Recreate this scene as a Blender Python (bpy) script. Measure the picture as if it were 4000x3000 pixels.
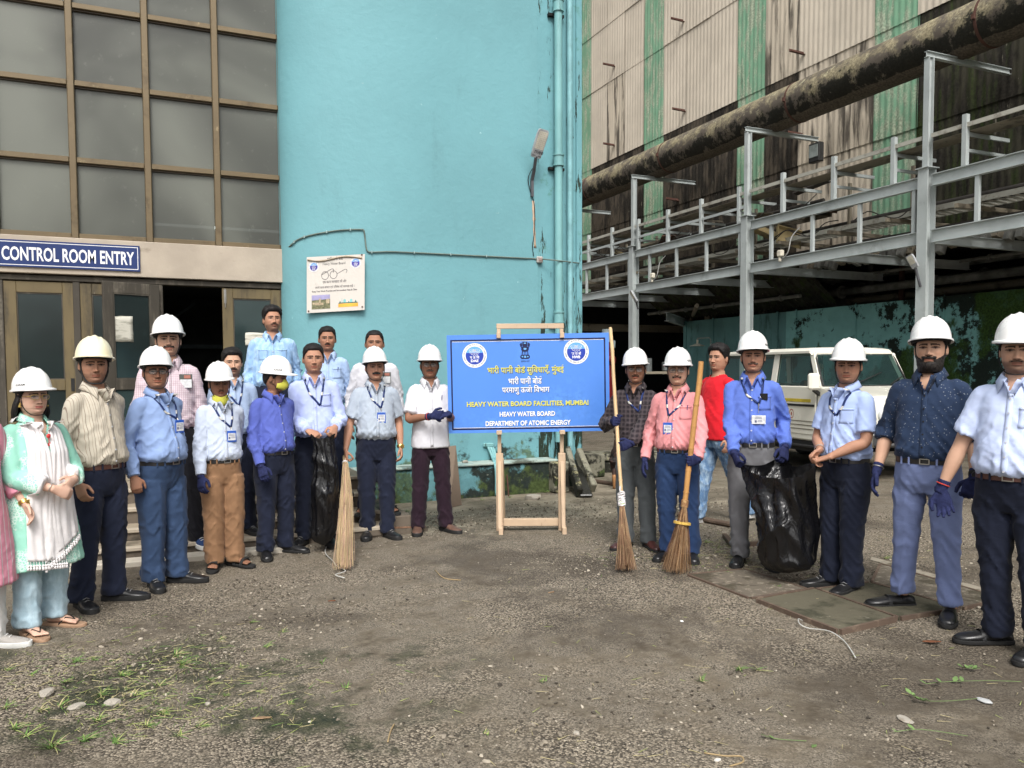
import bpy, math, random, numpy as np
from mathutils import Vector, Matrix
from mathutils.bvhtree import BVHTree
R = math.radians; PI = math.pi
random.seed(7); RNG = np.random.RandomState(7)
scene = bpy.context.scene
for o in list(bpy.data.objects): bpy.data.objects.remove(o)
COL = scene.collection

# ---------------------------------------------------------------- camera
FPX, CX, SHY = 3130.0, 2000.0, 0.027
YAW, PITCH, ROLL = 23.8, 2.9, 0.3
EYE = Vector((0, 0, 1.55))
def _cambasis():
    a = R(YAW)
    fw = Vector((math.sin(a), math.cos(a), 0)); rt = Vector((math.cos(a), -math.sin(a), 0)); up = Vector((0, 0, 1))
    p = R(PITCH)
    f2 = fw*math.cos(p) - up*math.sin(p); u2 = up*math.cos(p) + fw*math.sin(p)
    r = R(ROLL)                                   # camera rolled clockwise
    r3 = rt*math.cos(r) - u2*math.sin(r); u3 = u2*math.cos(r) + rt*math.sin(r)
    return r3, u3, f2
CR, CU, CF = _cambasis()
cam_d = bpy.data.cameras.new('camera'); cam = bpy.data.objects.new('camera', cam_d); COL.objects.link(cam)
cam.matrix_world = Matrix(((CR.x, CU.x, -CF.x, EYE.x), (CR.y, CU.y, -CF.y, EYE.y), (CR.z, CU.z, -CF.z, EYE.z), (0, 0, 0, 1)))
cam_d.sensor_width = 36; cam_d.lens = 36*FPX/4000; cam_d.shift_y = SHY; cam_d.clip_start = .05; cam_d.clip_end = 500
scene.camera = cam
# ---------------------------------------------------------------- daylight, overcast
SUN_EL, SUN_AZ = 50, 200       # azimuth: clockwise from +Y, the sun stands behind the camera
w = bpy.data.worlds.new('World'); scene.world = w; w.use_nodes = True
nt = w.node_tree; nt.nodes.clear()
sky = nt.nodes.new('ShaderNodeTexSky'); sky.sky_type = 'NISHITA'; sky.sun_disc = False
sky.sun_elevation = R(SUN_EL); sky.sun_rotation = R(SUN_AZ); sky.dust_density = 6; sky.air_density = 1.0; sky.ozone_density = .6
hs = nt.nodes.new('ShaderNodeHueSaturation'); hs.inputs['Saturation'].default_value = .22
bg = nt.nodes.new('ShaderNodeBackground'); bg.inputs[1].default_value = .14
wo = nt.nodes.new('ShaderNodeOutputWorld')
nt.links.new(sky.outputs[0], hs.inputs['Color']); nt.links.new(hs.outputs[0], bg.inputs[0]); nt.links.new(bg.outputs[0], wo.inputs[0])
sd = bpy.data.lights.new('sun', 'SUN'); sd.energy = 1.6; sd.angle = R(20); sd.color = (1, .97, .92)
so = bpy.data.objects.new('sun', sd); COL.objects.link(so)
az, el = R(SUN_AZ), R(SUN_EL)
sv = Vector((math.sin(az)*math.cos(el), math.cos(az)*math.cos(el), math.sin(el)))
so.rotation_euler = sv.to_track_quat('Z', 'Y').to_euler(); so.location = sv*30
vs = scene.view_settings; vs.view_transform = 'Standard'; vs.look = 'None'; vs.gamma = 1; vs.use_curve_mapping = False
vs.exposure = 0.5
scene.render.film_transparent = False
scene.cycles.max_bounces = 6; scene.cycles.diffuse_bounces = 3; scene.cycles.glossy_bounces = 3
scene.cycles.transmission_bounces = 4; scene.cycles.transparent_max_bounces = 12

# ---------------------------------------------------------------- picture measurements to places in the yard
def ray(px, py):
    cy = 1500 + SHY*4000
    return (CR*((px-CX)/FPX) + CU*(-(py-cy)/FPX) + CF)
def G(px, py, z=0.0):
    d = ray(px, py); t = (z-EYE.z)/d.z; return EYE + d*t
def PY(px, py, Y):
    d = ray(px, py); return EYE + d*(Y/d.y)
def PX(px, py, X):
    d = ray(px, py); return EYE + d*(X/d.x)
def PD(px, py, dist):                    # dist = horizontal distance along the view
    d = ray(px, py); fw = Vector((math.sin(R(YAW)), math.cos(R(YAW)), 0)); return EYE + d*(dist/d.dot(fw))
def z_at(px, py, X, Y):                  # height above (X,Y) that shows at picture row py
    d = ray(px, py); fw = Vector((math.sin(R(YAW)), math.cos(R(YAW)), 0))
    return EYE.z + d.z*((X*fw.x+Y*fw.y)/d.dot(fw))

# ---------------------------------------------------------------- objects
def tag(o, label=None, cat=None, group=None, kind=None):
    if label: o['label'] = label
    if cat: o['category'] = cat
    if group: o['group'] = group
    if kind: o['kind'] = kind
    return o
def thing(name, label, cat, loc=(0, 0, 0), rz=0, group=None, scale=1):
    o = bpy.data.objects.new(name, None); COL.objects.link(o); o.location = loc; o.rotation_euler = (0, 0, rz)
    if scale != 1: o.scale = (scale,)*3
    o.empty_display_size = .1
    return tag(o, label, cat, group)
def link(name, me, parent=None, loc=None, rot=None):
    o = bpy.data.objects.new(name, me); COL.objects.link(o)
    if parent: o.parent = parent
    if loc is not None: o.location = loc
    if rot is not None: o.rotation_euler = rot
    return o

def smooth_angle(me, ang=None):
    me.polygons.foreach_set('use_smooth', np.ones(len(me.polygons), dtype=bool))
    if ang is not None and len(me.edges):
        try: me.set_sharp_from_angle(angle=R(ang))
        except Exception: pass

class B:
    """collects shapes into one mesh"""
    def __init__(s): s.v = []; s.f = []; s.m = []; s.c = []; s.cur = 0; s.col = None
    def add(s, vs, fs, mi=None):
        n = len(s.v); s.v += [tuple(p) for p in vs]; s.f += [tuple(i+n for i in f) for f in fs]
        s.m += [s.cur if mi is None else mi]*len(fs); s.c += [s.col]*len(vs)
        return s
    def box(s, c, size, rot=None, bev=0.0):
        hx, hy, hz = size[0]/2, size[1]/2, size[2]/2
        if bev > 0:
            b = min(bev, hx*.9, hy*.9, hz*.9); vs = []
            # chamfered box: 24 verts
            for sx in (-1, 1):
                for sy in (-1, 1):
                    for sz in (-1, 1):
                        vs += [(sx*hx, sy*(hy-b), sz*(hz-b)), (sx*(hx-b), sy*hy, sz*(hz-b)), (sx*(hx-b), sy*(hy-b), sz*hz)]
            def idx(sx, sy, sz, k): return (((sx > 0)*2+(sy > 0))*2+(sz > 0))*3+k
            fs = []
            for a in (-1, 1):
                fs.append([idx(a, -1, -1, 0), idx(a, 1, -1, 0), idx(a, 1, 1, 0), idx(a, -1, 1, 0)][::a])
                fs.append([idx(-1, a, -1, 1), idx(1, a, -1, 1), idx(1, a, 1, 1), idx(-1, a, 1, 1)][::-a])
                fs.append([idx(-1, -1, a, 2), idx(1, -1, a, 2), idx(1, 1, a, 2), idx(-1, 1, a, 2)][::a])
            for a in (-1, 1):
                for b2 in (-1, 1):
                    fs.append([idx(a, b2, -1, 0), idx(a, b2, 1, 0), idx(a, b2, 1, 1), idx(a, b2, -1, 1)])
                    fs.append([idx(a, -1, b2, 0), idx(a, 1, b2, 0), idx(a, 1, b2, 2), idx(a, -1, b2, 2)])
                    fs.append([idx(-1, a, b2, 1), idx(1, a, b2, 1), idx(1, a, b2, 2), idx(-1, a, b2, 2)])
                    for c2 in (-1, 1): fs.append([idx(a, b2, c2, 0), idx(a, b2, c2, 1), idx(a, b2, c2, 2)])
        else:
            vs = [(sx*hx, sy*hy, sz*hz) for sx in (-1, 1) for sy in (-1, 1) for sz in (-1, 1)]
            fs = [(0, 1, 3, 2), (4, 6, 7, 5), (0, 4, 5, 1), (2, 3, 7, 6), (0, 2, 6, 4), (1, 5, 7, 3)]
        M = Matrix.Translation(Vector(c))
        if rot is not None: M = M @ (rot.to_4x4() if isinstance(rot, Matrix) else Matrix.Rotation(rot, 4, 'Z'))
        return s.add([M @ Vector(p) for p in vs], fs)
    def lo(s, a, b, bev=0.0):             # box from corner to corner
        a = Vector(a); b = Vector(b)
        return s.box((a+b)/2, [abs(q) for q in (b-a)], None, bev)
    def bar(s, a, b, w, h, up=(0, 0, 1), bev=0.0):
        a = Vector(a); b = Vector(b); d = b-a; L = d.length
        if L < 1e-6: return s
        d.normalize(); u = Vector(up)
        if abs(d.dot(u)) > .98: u = Vector((0, 1, 0))
        x = d; y = u.cross(x).normalized(); z = x.cross(y)
        rot = Matrix((x, y, z)).transposed()
        return s.box((a+b)/2, (L, w, h), rot, bev)
    def loft(s, rings, closed=True, caps=True):
        n = len(rings[0]); vs = [p for r in rings for p in r]; fs = []
        for i in range(len(rings)-1):
            for j in range(n if closed else n-1):
                k = (j+1) % n
                fs.append((i*n+j, i*n+k, (i+1)*n+k, (i+1)*n+j))
        if caps and closed:
            fs.append(tuple(range(n))[::-1]); fs.append(tuple((len(rings)-1)*n+j for j in range(n)))
        return s.add(vs, fs)
    def tube(s, pts, rad, n=8, flat=1.0, caps=True, side=None):
        pts = [Vector(p) for p in pts]; k = len(pts)
        if not hasattr(rad, '__len__'): rad = [rad]*k
        T = []
        for i in range(k):
            t = (pts[min(i+1, k-1)]-pts[max(i-1, 0)])
            T.append(t.normalized() if t.length > 1e-9 else Vector((0, 0, 1)))
        u = Vector(side) if side is not None else (Vector((0, 0, 1)) if abs(T[0].z) < .9 else Vector((1, 0, 0)))
        rings = []
        for i in range(k):
            u = (u - T[i]*u.dot(T[i]))
            u = u.normalized() if u.length > 1e-6 else T[i].orthogonal().normalized()
            v = T[i].cross(u)
            rings.append([pts[i]+u*(math.cos(a)*rad[i])+v*(math.sin(a)*rad[i]*flat) for a in [2*PI*j/n for j in range(n)]])
        return s.loft(rings, True, caps)
    def cyl(s, a, b, r, n=16, r2=None): return s.tube([a, b], [r, r if r2 is None else r2], n)
    def sphere(s, c, r, n=12, m=8, sc=(1, 1, 1), rot=None):
        c = Vector(c); rings = []
        for i in range(1, m):
            ph = -PI/2+PI*i/m
            rings.append([Vector((math.cos(ph)*math.cos(2*PI*j/n)*r*sc[0], math.cos(ph)*math.sin(2*PI*j/n)*r*sc[1], math.sin(ph)*r*sc[2])) for j in range(n)])
        vs = [p for q in rings for p in q] + [Vector((0, 0, -r*sc[2])), Vector((0, 0, r*sc[2]))]
        if rot is not None: vs = [rot @ p for p in vs]
        fs = []
        for i in range(m-2):
            for j in range(n): fs.append((i*n+j, i*n+(j+1) % n, (i+1)*n+(j+1) % n, (i+1)*n+j))
        b_, t_ = len(vs)-2, len(vs)-1
        for j in range(n): fs.append((b_, (j+1) % n, j)); fs.append((t_, (m-2)*n+j, (m-2)*n+(j+1) % n))
        return s.add([p+c for p in vs], fs)
    def grid(s, P):                      # P[i][j]
        n = len(P[0]); return s.add([p for r in P for p in r], [(i*n+j, i*n+j+1, (i+1)*n+j+1, (i+1)*n+j) for i in range(len(P)-1) for j in range(n-1)])
    def prism(s, outline, a, b):          # outline: list of 3D points at a, same shifted by vector b
        n = len(outline); b = Vector(b); o1 = [Vector(p)+Vector(a) for p in outline]; o2 = [p+b for p in o1]
        return s.add(o1+o2, [tuple(range(n))[::-1], tuple(range(n, 2*n))]+[(i, (i+1) % n, n+(i+1) % n, n+i) for i in range(n)])
    def mesh(s, name='mesh'):
        me = bpy.data.meshes.new(name); me.from_pydata(s.v, [], s.f)
        if any(s.m): me.polygons.foreach_set('material_index', s.m)
        return me
    def build(s, name, mats, parent=None, smooth=35, loc=None, rot=None, bevel=0, fixn=True):
        me = s.mesh(name)
        for m in (mats if isinstance(mats, (list, tuple)) else [mats]): me.materials.append(m)
        me.validate(); me.update()
        if fixn:
            import bmesh
            bm = bmesh.new(); bm.from_mesh(me); bmesh.ops.recalc_face_normals(bm, faces=bm.faces); bm.to_mesh(me); bm.free()
        if smooth is not None: smooth_angle(me, smooth)
        o = link(name, me, parent, loc, rot)
        if bevel:
            md = o.modifiers.new('bevel', 'BEVEL'); md.width = bevel; md.segments = 2; md.limit_method = 'ANGLE'
        return o

# ---------------------------------------------------------------- numpy noise
def _hash(i, j, k, seed):
    n = (i*374761393 + j*668265263 + k*2147483647 + seed*974711) & 0x7fffffff
    n = ((n ^ (n >> 13))*1274126177) & 0x7fffffff
    n = ((n ^ (n >> 16))*1103515245) & 0x7fffffff
    return (n & 0xffff)/65535.0
def vnoise(P, seed=0):
    P = np.asarray(P, float); I = np.floor(P).astype(np.int64); F = P-I; F = F*F*(3-2*F)
    out = 0
    for a in (0, 1):
        for b in (0, 1):
            for c in (0, 1):
                h = _hash(I[:, 0]+a, I[:, 1]+b, I[:, 2]+c, seed)
                out = out + h*(F[:, 0] if a else 1-F[:, 0])*(F[:, 1] if b else 1-F[:, 1])*(F[:, 2] if c else 1-F[:, 2])
    return out
def sstep(x, a, b):
    t = np.clip((x-a)/(b-a), 0, 1); return t*t*(3-2*t)

def curve(pts, n=4):
    """Catmull-Rom through tuples of any length"""
    out = []; P = [np.array(p, float) for p in pts]
    for i in range(len(P)-1):
        p0 = P[max(i-1, 0)]; p1 = P[i]; p2 = P[i+1]; p3 = P[min(i+2, len(P)-1)]
        for k in range(n):
            t = k/n; out.append(.5*((2*p1)+(-p0+p2)*t+(2*p0-5*p1+4*p2-p3)*t*t+(-p0+3*p1-3*p2+p3)*t**3))
    out.append(P[-1]); return out
# ---------------------------------------------------------------- materials
class NT:
    def __init__(s, name):
        s.m = bpy.data.materials.new(name); s.m.use_nodes = True; s.t = s.m.node_tree; s.t.nodes.clear()
        s.out = s.t.nodes.new('ShaderNodeOutputMaterial'); s.b = s.t.nodes.new('ShaderNodeBsdfPrincipled')
        s.t.links.new(s.b.outputs[0], s.out.inputs[0])
    def n(s, typ, **kw):
        nd = s.t.nodes.new(typ)
        for k, v in kw.items(): setattr(nd, k, v)
        return nd
    def l(s, a, b): s.t.links.new(a, b)
    def setin(s, sock, v):
        if hasattr(v, 'is_output') or isinstance(v, bpy.types.NodeSocket): s.l(v, sock)
        else:
            if sock.type == 'RGBA' and len(v) == 3: v = (*v, 1)
            sock.default_value = v
    def pos(s, local=False, scale=(1, 1, 1)):
        if local: o = s.n('ShaderNodeTexCoord').outputs['Object']
        else: o = s.n('ShaderNodeNewGeometry').outputs['Position']
        if scale != (1, 1, 1):
            v = s.n('ShaderNodeVectorMath', operation='MULTIPLY'); s.l(o, v.inputs[0]); v.inputs[1].default_value = scale; o = v.outputs[0]
        return o
    def noise(s, vec, scale, detail=4, rough=.55, dist=0):
        nd = s.n('ShaderNodeTexNoise'); s.l(vec, nd.inputs['Vector']); nd.inputs['Scale'].default_value = scale
        nd.inputs['Detail'].default_value = detail; nd.inputs['Roughness'].default_value = rough; nd.inputs['Distortion'].default_value = dist
        return nd.outputs['Fac']
    def vor(s, vec, scale, out='Distance', feature='F1', rnd=1):
        nd = s.n('ShaderNodeTexVoronoi', feature=feature); s.l(vec, nd.inputs['Vector']); nd.inputs['Scale'].default_value = scale
        if 'Randomness' in nd.inputs: nd.inputs['Randomness'].default_value = rnd
        return nd.outputs[out]
    def mr(s, v, a, b, c=0, d=1, smooth=True):
        nd = s.n('ShaderNodeMapRange'); nd.interpolation_type = 'SMOOTHSTEP' if smooth else 'LINEAR'
        s.setin(nd.inputs[0], v); nd.inputs[1].default_value = a; nd.inputs[2].default_value = b; nd.inputs[3].default_value = c; nd.inputs[4].default_value = d
        return nd.outputs[0]
    def mth(s, op, a, b=0.0, c=None):
        nd = s.n('ShaderNodeMath', operation=op); s.setin(nd.inputs[0], a); s.setin(nd.inputs[1], b)
        if c is not None: s.setin(nd.inputs[2], c)
        return nd.outputs[0]
    def mix(s, f, a, b, blend='MIX'):
        nd = s.n('ShaderNodeMix', data_type='RGBA', blend_type=blend); s.setin(nd.inputs[0], f); s.setin(nd.inputs[6], a); s.setin(nd.inputs[7], b)
        return nd.outputs[2]
    def xyz(s, vec):
        nd = s.n('ShaderNodeSeparateXYZ'); s.l(vec, nd.inputs[0]); return nd.outputs
    def bump(s, h, strength=.3, dist=.01):
        nd = s.n('ShaderNodeBump'); nd.inputs['Strength'].default_value = strength; nd.inputs['Distance'].default_value = dist
        s.l(h, nd.inputs['Height']); s.l(nd.outputs[0], s.b.inputs['Normal']); return nd
    def done(s, col=None, rough=None, spec=None, metal=None, **kw):
        if col is not None: s.setin(s.b.inputs['Base Color'], col)
        if rough is not None: s.setin(s.b.inputs['Roughness'], rough)
        if spec is not None: s.b.inputs['Specular IOR Level'].default_value = spec
        if metal is not None: s.b.inputs['Metallic'].default_value = metal
        for k, v in kw.items(): s.setin(s.b.inputs[k], v)
        return s.m
def sc_(c, k): return tuple(min(1, q*k) for q in c)

_plain = {}
def plain(name, col, rough=.6, spec=.4, metal=0, var=.18, vs=6, bump=.15, bs=60, local=True):
    key = (name, col)
    if key in _plain: return _plain[key]
    t = NT(name); p = t.pos(local)
    n1 = t.noise(p, vs, 5, .6); n2 = t.noise(p, bs, 3)
    c = t.mix(t.mr(n1, .3, .7), sc_(col, 1-var), sc_(col, 1+var))
    t.bump(n2, bump, .004)
    _plain[key] = t.done(c, t.mr(n1, .2, .8, rough*.85, min(1, rough*1.15)), spec, metal)
    return _plain[key]

def layered(name, base, layers=(), rough=.8, spec=.25, metal=0, var=.12, vscale=1.5, bump=(30, .3, .01), local=False, fine=None):
    """base colour plus stain / moss / chipped-paint layers laid over it by noise masks"""
    t = NT(name); p = t.pos(local); xyz = t.xyz(p)
    c = t.mix(t.mr(t.noise(p, vscale, 6, .6), .3, .7), sc_(base, 1-var), sc_(base, 1+var))
    if fine: c = t.mix(t.mr(t.noise(p, fine[0], 3, .7), .35, .65, 0, fine[1]), c, sc_(base, .45))
    hh = t.noise(p, bump[0], 6, .6)
    for L in layers:
        q = t.pos(local, L.get('st', (1, 1, 1)))
        if L.get('off'):
            v = t.n('ShaderNodeVectorMath', operation='ADD'); t.l(q, v.inputs[0]); v.inputs[1].default_value = (L['off'],)*3; q = v.outputs[0]
        m = t.noise(q, L.get('s', 2), L.get('d', 6), L.get('r', .65), L.get('dist', 0))
        bias = None
        for ax, key in ((0, 'x'), (1, 'y'), (2, 'z')):
            if key in L:                       # (a, b, from, to) adds a bias along that axis
                a, b_, c0, c1 = L[key]
                k = t.mr(xyz[ax], a, b_, c0, c1, False); bias = k if bias is None else t.mth('ADD', bias, k)
        if bias is not None: m = t.mth('ADD', m, bias)
        m = t.mr(m, L['lo'], L['hi'], 0, L.get('o', 1))
        lc = L['c']
        lc = t.mix(t.mr(t.noise(p, L.get('cs', 25), 4), .3, .7), sc_(lc, .6), sc_(lc, 1.35))
        c = t.mix(m, c, lc)
        if L.get('h'): hh = t.mth('ADD', hh, t.mth('MULTIPLY', m, L['h']))
    t.bump(hh, bump[1], bump[2])
    return t.done(c, rough, spec, metal)
# ================================================================ SETTING
TEAL = (.146, .335, .372)
# ---- ground
def ground_mat():
    t = NT('ground_soil'); p = t.pos(); x = t.xyz(p)
    big = t.noise(p, .45, 5, .6, .6); mid = t.noise(p, 1.7, 6, .65); fin = t.noise(p, 14, 6, .7)
    soil = t.mix(t.mr(mid, .3, .7), (.066, .052, .036), (.15, .122, .086))
    soil = t.mix(t.mr(fin, .35, .7), soil, (.17, .145, .108))
    # gravel: stones as voronoi cells with grey and tan tones
    vc = t.n('ShaderNodeTexVoronoi', feature='F1'); t.l(p, vc.inputs['Vector']); vc.inputs['Scale'].default_value = 92
    hsv = t.n('ShaderNodeSeparateColor'); t.l(vc.outputs['Color'], hsv.inputs[0])
    stone = t.mix(hsv.outputs[0], (.065, .053, .038), (.45, .385, .295))
    stone = t.mix(t.mr(vc.outputs['Distance'], .45, .75), stone, (.04, .034, .027))
    vc2 = t.n('ShaderNodeTexVoronoi', feature='F1'); t.l(p, vc2.inputs['Vector']); vc2.inputs['Scale'].default_value = 180
    h2 = t.n('ShaderNodeSeparateColor'); t.l(vc2.outputs['Color'], h2.inputs[0])
    grit = t.mix(h2.outputs[1], (.055, .046, .035), (.26, .225, .175))
    gm = t.mr(t.mth('ADD', t.mth('MULTIPLY', big, .6), t.mth('MULTIPLY', mid, .4)), .42, .56)
    # nearer than the sign it is gravel, by the plinth thin broken concrete
    near = t.mr(x[1], 7.6, 5.6, 0, 1)
    c = t.mix(t.mr(t.noise(p, 5, 4), .35, .6), soil, grit)
    c = t.mix(t.mth('MULTIPLY', gm, t.mth('ADD', t.mth('MULTIPLY', near, .75), .2)), c, stone)
    con = t.mix(t.mr(t.noise(p, 3.2, 6, .7), .3, .7), (.17, .146, .105), (.36, .315, .24))
    cm = t.mr(t.mth('ADD', t.noise(p, .9, 6, .7, .5), t.mr(x[1], 6.0, 8.2, -.25, .06)), .43, .5)
    xr = t.mr(x[0], 9.0, 5.5, 0, 1)
    c = t.mix(t.mth('MULTIPLY', t.mth('MULTIPLY', cm, .8), xr), c, con)
    moss = t.mr(t.noise(p, 1.6, 7, .72, .3), .46, .6)
    la = t.mth('SUBTRACT', t.mth('MULTIPLY', x[0], .915), t.mth('MULTIPLY', x[1], .404)); lb = t.mth('ADD', t.mth('MULTIPLY', x[0], .404), t.mth('MULTIPLY', x[1], .915))
    ml = t.mth('ADD', t.mth('MULTIPLY', t.mr(la, .1, -.7, 0, .95), t.mr(lb, 4.9, 4.2, 0, 1)), t.mr(x[1], 7.2, 8.6, 0, .4))
    c = t.mix(t.mth('MULTIPLY', moss, ml), c, t.mix(t.mr(fin, .35, .6), (.012, .020, .012), (.05, .053, .03)))
    wet = t.mr(t.mth('ADD', t.noise(p, .55, 7, .68, .4), t.mth('MULTIPLY', t.mr(la, .7, 1.8, 0, .10), t.mr(lb, 4.6, 3.9, 0, 1))), .49, .62, 0, .6)
    c = t.mix(wet, c, (.048, .038, .028))
    h = t.mth('ADD', t.mth('MULTIPLY', t.mth('MULTIPLY', vc.outputs['Distance'], -1.0), gm), t.mth('MULTIPLY', fin, 1.2))
    t.bump(h, .75, .012)
    return t.done(c, t.mr(t.noise(p, 1.3, 4), .3, .7, .72, .95), .25)
M_GROUND = ground_mat()
b = B()
xs = sorted(set([-60, -30, -12] + [x*.25-8 for x in range(0, 97)] + [20, 30, 60])); ys = sorted(set([-60, -20, -5] + [y*.25-2 for y in range(0, 72)] + [20, 30, 60, 100]))
P = np.array([[x, y, 0] for y in ys for x in xs], float)
P[:, 2] = (vnoise(P*.9, 3)-.5)*.018*(np.abs(P[:, 0]) < 16)*(np.abs(P[:, 1]) < 18)
nx = len(xs); b.add(P.tolist(), [(i*nx+j, i*nx+j+1, (i+1)*nx+j+1, (i+1)*nx+j) for i in range(len(ys)-1) for j in range(nx-1)])
tag(b.build('ground', M_GROUND, smooth=180, fixn=False), kind='structure')

# ---- office building: glazed front (plane Y = 10.1)
FY = 10.1
M_BAND = layered('beige_plaster', (.40, .345, .28), [dict(c=(.25, .21, .16), s=1.5, lo=.58, hi=.7, o=.5, st=(1, 1, 3)), dict(c=(.12, .1, .08), s=6, lo=.66, hi=.72, o=.6, st=(.4, 1, 2))], rough=.85, bump=(22, .35, .01))
M_BRONZE = layered('bronze_frame', (.145, .108, .06), [dict(c=(.07, .05, .028), s=3, lo=.5, hi=.7, o=.7), dict(c=(.33, .26, .15), s=9, lo=.62, hi=.72, o=.5)], rough=.42, spec=.5, metal=.35, bump=(60, .12, .004))
M_BRONZE_SHADE = layered('bronze_frame_shade', (.07, .052, .032), [dict(c=(.14, .1, .06), s=4, lo=.5, hi=.7, o=.6)], rough=.5, spec=.4, bump=(60, .1, .004))  # darker copy of the bronze, for the shade strips below the transoms
def glass_mat(name, col, alpha=.86, rough=.3, streak=.5):
    t = NT(name); p = t.pos()
    n = t.noise(p, .55, 3, .5, .6); f = t.noise(p, 9, 5, .7)
    c = t.mix(t.mr(n, .3, .7), sc_(col, .5), sc_(col, 1.55)); c = t.mix(t.mr(f, .58, .72, 0, streak), c, sc_(col, 2.3))  # broad tone drift paints uneven reflection; the fine specks are smudges
    t.bump(t.noise(p, 140, 2), .04, .002)
    tr = t.n('ShaderNodeBsdfTransparent'); mx = t.n('ShaderNodeMixShader'); mx.inputs[0].default_value = alpha
    t.l(tr.outputs[0], mx.inputs[1]); t.l(t.b.outputs[0], mx.inputs[2]); t.l(mx.outputs[0], t.out.inputs[0])
    return t.done(c, rough, .5)
M_FROST = glass_mat('dusty_frosted_glass', (.098, .104, .088), .93, .34, .22)
M_DGLASS = glass_mat('dark_door_glass', (.022, .036, .036), .9, .12, .25)
M_DARK = plain('dark_interior', (.012, .012, .013), .9, .1)
M_WOODD = layered('door_timber', (.125, .095, .045), [dict(c=(.05, .04, .025), s=2, lo=.48, hi=.65, o=.8, st=(3, 3, .5)), dict(c=(.42, .38, .3), s=7, lo=.68, hi=.74, o=.7, st=(3, 3, .5))], rough=.55, spec=.4, bump=(30, .2, .006))
M_WOODG = layered('door_timber_grey', (.055, .048, .038), [dict(c=(.16, .14, .11), s=3, lo=.52, hi=.7, o=.6, st=(3, 3, .4))], rough=.7, spec=.3, bump=(30, .3, .006))

office = thing('office_building', 'beige office building with bronze framed dusty glass front above brown doors', 'building', (0, 0, 0))
XJ = 1.41
dX0 = PY(2, 1250, FY).x-.04
ZB, ZT = 2.63, 3.03
b = B(); b.lo((-9, FY-.08, ZB), (XJ+.3, FY+.35, ZT-.0), .006); b.build('wall_band', M_BAND, office)
b = B(); b.lo((-9, FY+.9, 0), (-4.6, FY+1.2, ZB)); b.lo((-9, FY-.02, 0), (dX0, FY+.3, ZB-.002)); b.build('wall', M_BAND, office)
# mullions and transoms
mx_x = [PY(295, 907, FY).x, PY(585, 907, FY).x, PY(853, 907, FY).x, PY(1115, 907, FY).x]
dx = (mx_x[2]-mx_x[0])/2
cols = [mx_x[0]-3*dx, mx_x[0]-2*dx, mx_x[0]-dx, mx_x[0], mx_x[1], mx_x[2], mx_x[3]-.03]
rows = [3.055+.828*i for i in range(0, 6)]
for x in cols:
    bb = B(); bb.lo((x-.036, FY-.06, ZT), (x+.036, FY+.03, rows[-1]+.04), .008); bb.build('mullion', M_BRONZE, office)
for j, z in enumerate(rows):
    for i in range(len(cols)-1):
        bb = B(); bb.lo((cols[i]+.037, FY-.05, z-.03), (cols[i+1]-.037, FY+.02, z+.03), .006); bb.build('transom', M_BRONZE, office)
        bb = B(); bb.lo((cols[i]+.037, FY-.02, z-.046), (cols[i+1]-.037, FY+.02, z-.031)); bb.build('transom_shade_strip', M_BRONZE_SHADE, office)  # dark strip standing in for the shadow under the transom
for j in range(len(rows)-1):
    for i in range(len(cols)-1):
        x0, x1, z0, z1 = cols[i]+.038, cols[i+1]-.038, rows[j]+.031, rows[j+1]-.047
        a = (RNG.rand()-.5)*.014
        bb = B(); bb.add([(x0, FY+.004+a, z0), (x1, FY+.004-a, z0), (x1, FY+.006-a*.5, z1), (x0, FY+.006+a, z1), (x0, FY+.012+a, z0), (x1, FY+.012-a, z0), (x1, FY+.014-a*.5, z1), (x0, FY+.014+a, z1)],
                         [(0, 1, 2, 3), (7, 6, 5, 4), (0, 4, 5, 1), (1, 5, 6, 2), (2, 6, 7, 3), (3, 7, 4, 0)])
        bb.build('pane', M_FROST, office, smooth=None)
# interior
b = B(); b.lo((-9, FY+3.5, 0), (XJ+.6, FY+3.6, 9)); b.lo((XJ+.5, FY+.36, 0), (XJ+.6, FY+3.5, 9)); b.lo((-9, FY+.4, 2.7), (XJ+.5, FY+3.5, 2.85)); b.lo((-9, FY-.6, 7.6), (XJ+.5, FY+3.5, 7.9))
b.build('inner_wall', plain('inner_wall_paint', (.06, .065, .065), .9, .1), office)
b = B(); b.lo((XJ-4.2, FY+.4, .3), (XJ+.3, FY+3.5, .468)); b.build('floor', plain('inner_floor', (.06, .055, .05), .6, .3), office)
t_ = NT('lit_tube'); t_.b.inputs['Emission Color'].default_value = (.9, 1, .95, 1); t_.b.inputs['Emission Strength'].default_value = 6; M_TUBE = t_.done((.9, .9, .9), .4)
b = B(); pa = PY(605, 875, FY+.9); pb = PY(1180, 925, FY+.9); b.cyl(pa, (pb.x, pa.y, pa.z), .018, 8); b.build('tube_light', M_TUBE, office)
# inside the doorway: faint cabinet and brace lines
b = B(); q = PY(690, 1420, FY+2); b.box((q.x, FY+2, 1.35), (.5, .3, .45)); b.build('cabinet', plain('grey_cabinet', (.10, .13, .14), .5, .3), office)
b = B(); b.bar((q.x-.5, FY+3, 2.0), (q.x+.3, FY+3, 2.6), .05, .03); b.bar((q.x-.9, FY+3.1, 1.95), (q.x+1.2, FY+3.1, 1.95), .05, .06); b.build('inner_rail', plain('grey_cabinet', (.10, .13, .14), .5, .3), office)
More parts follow.
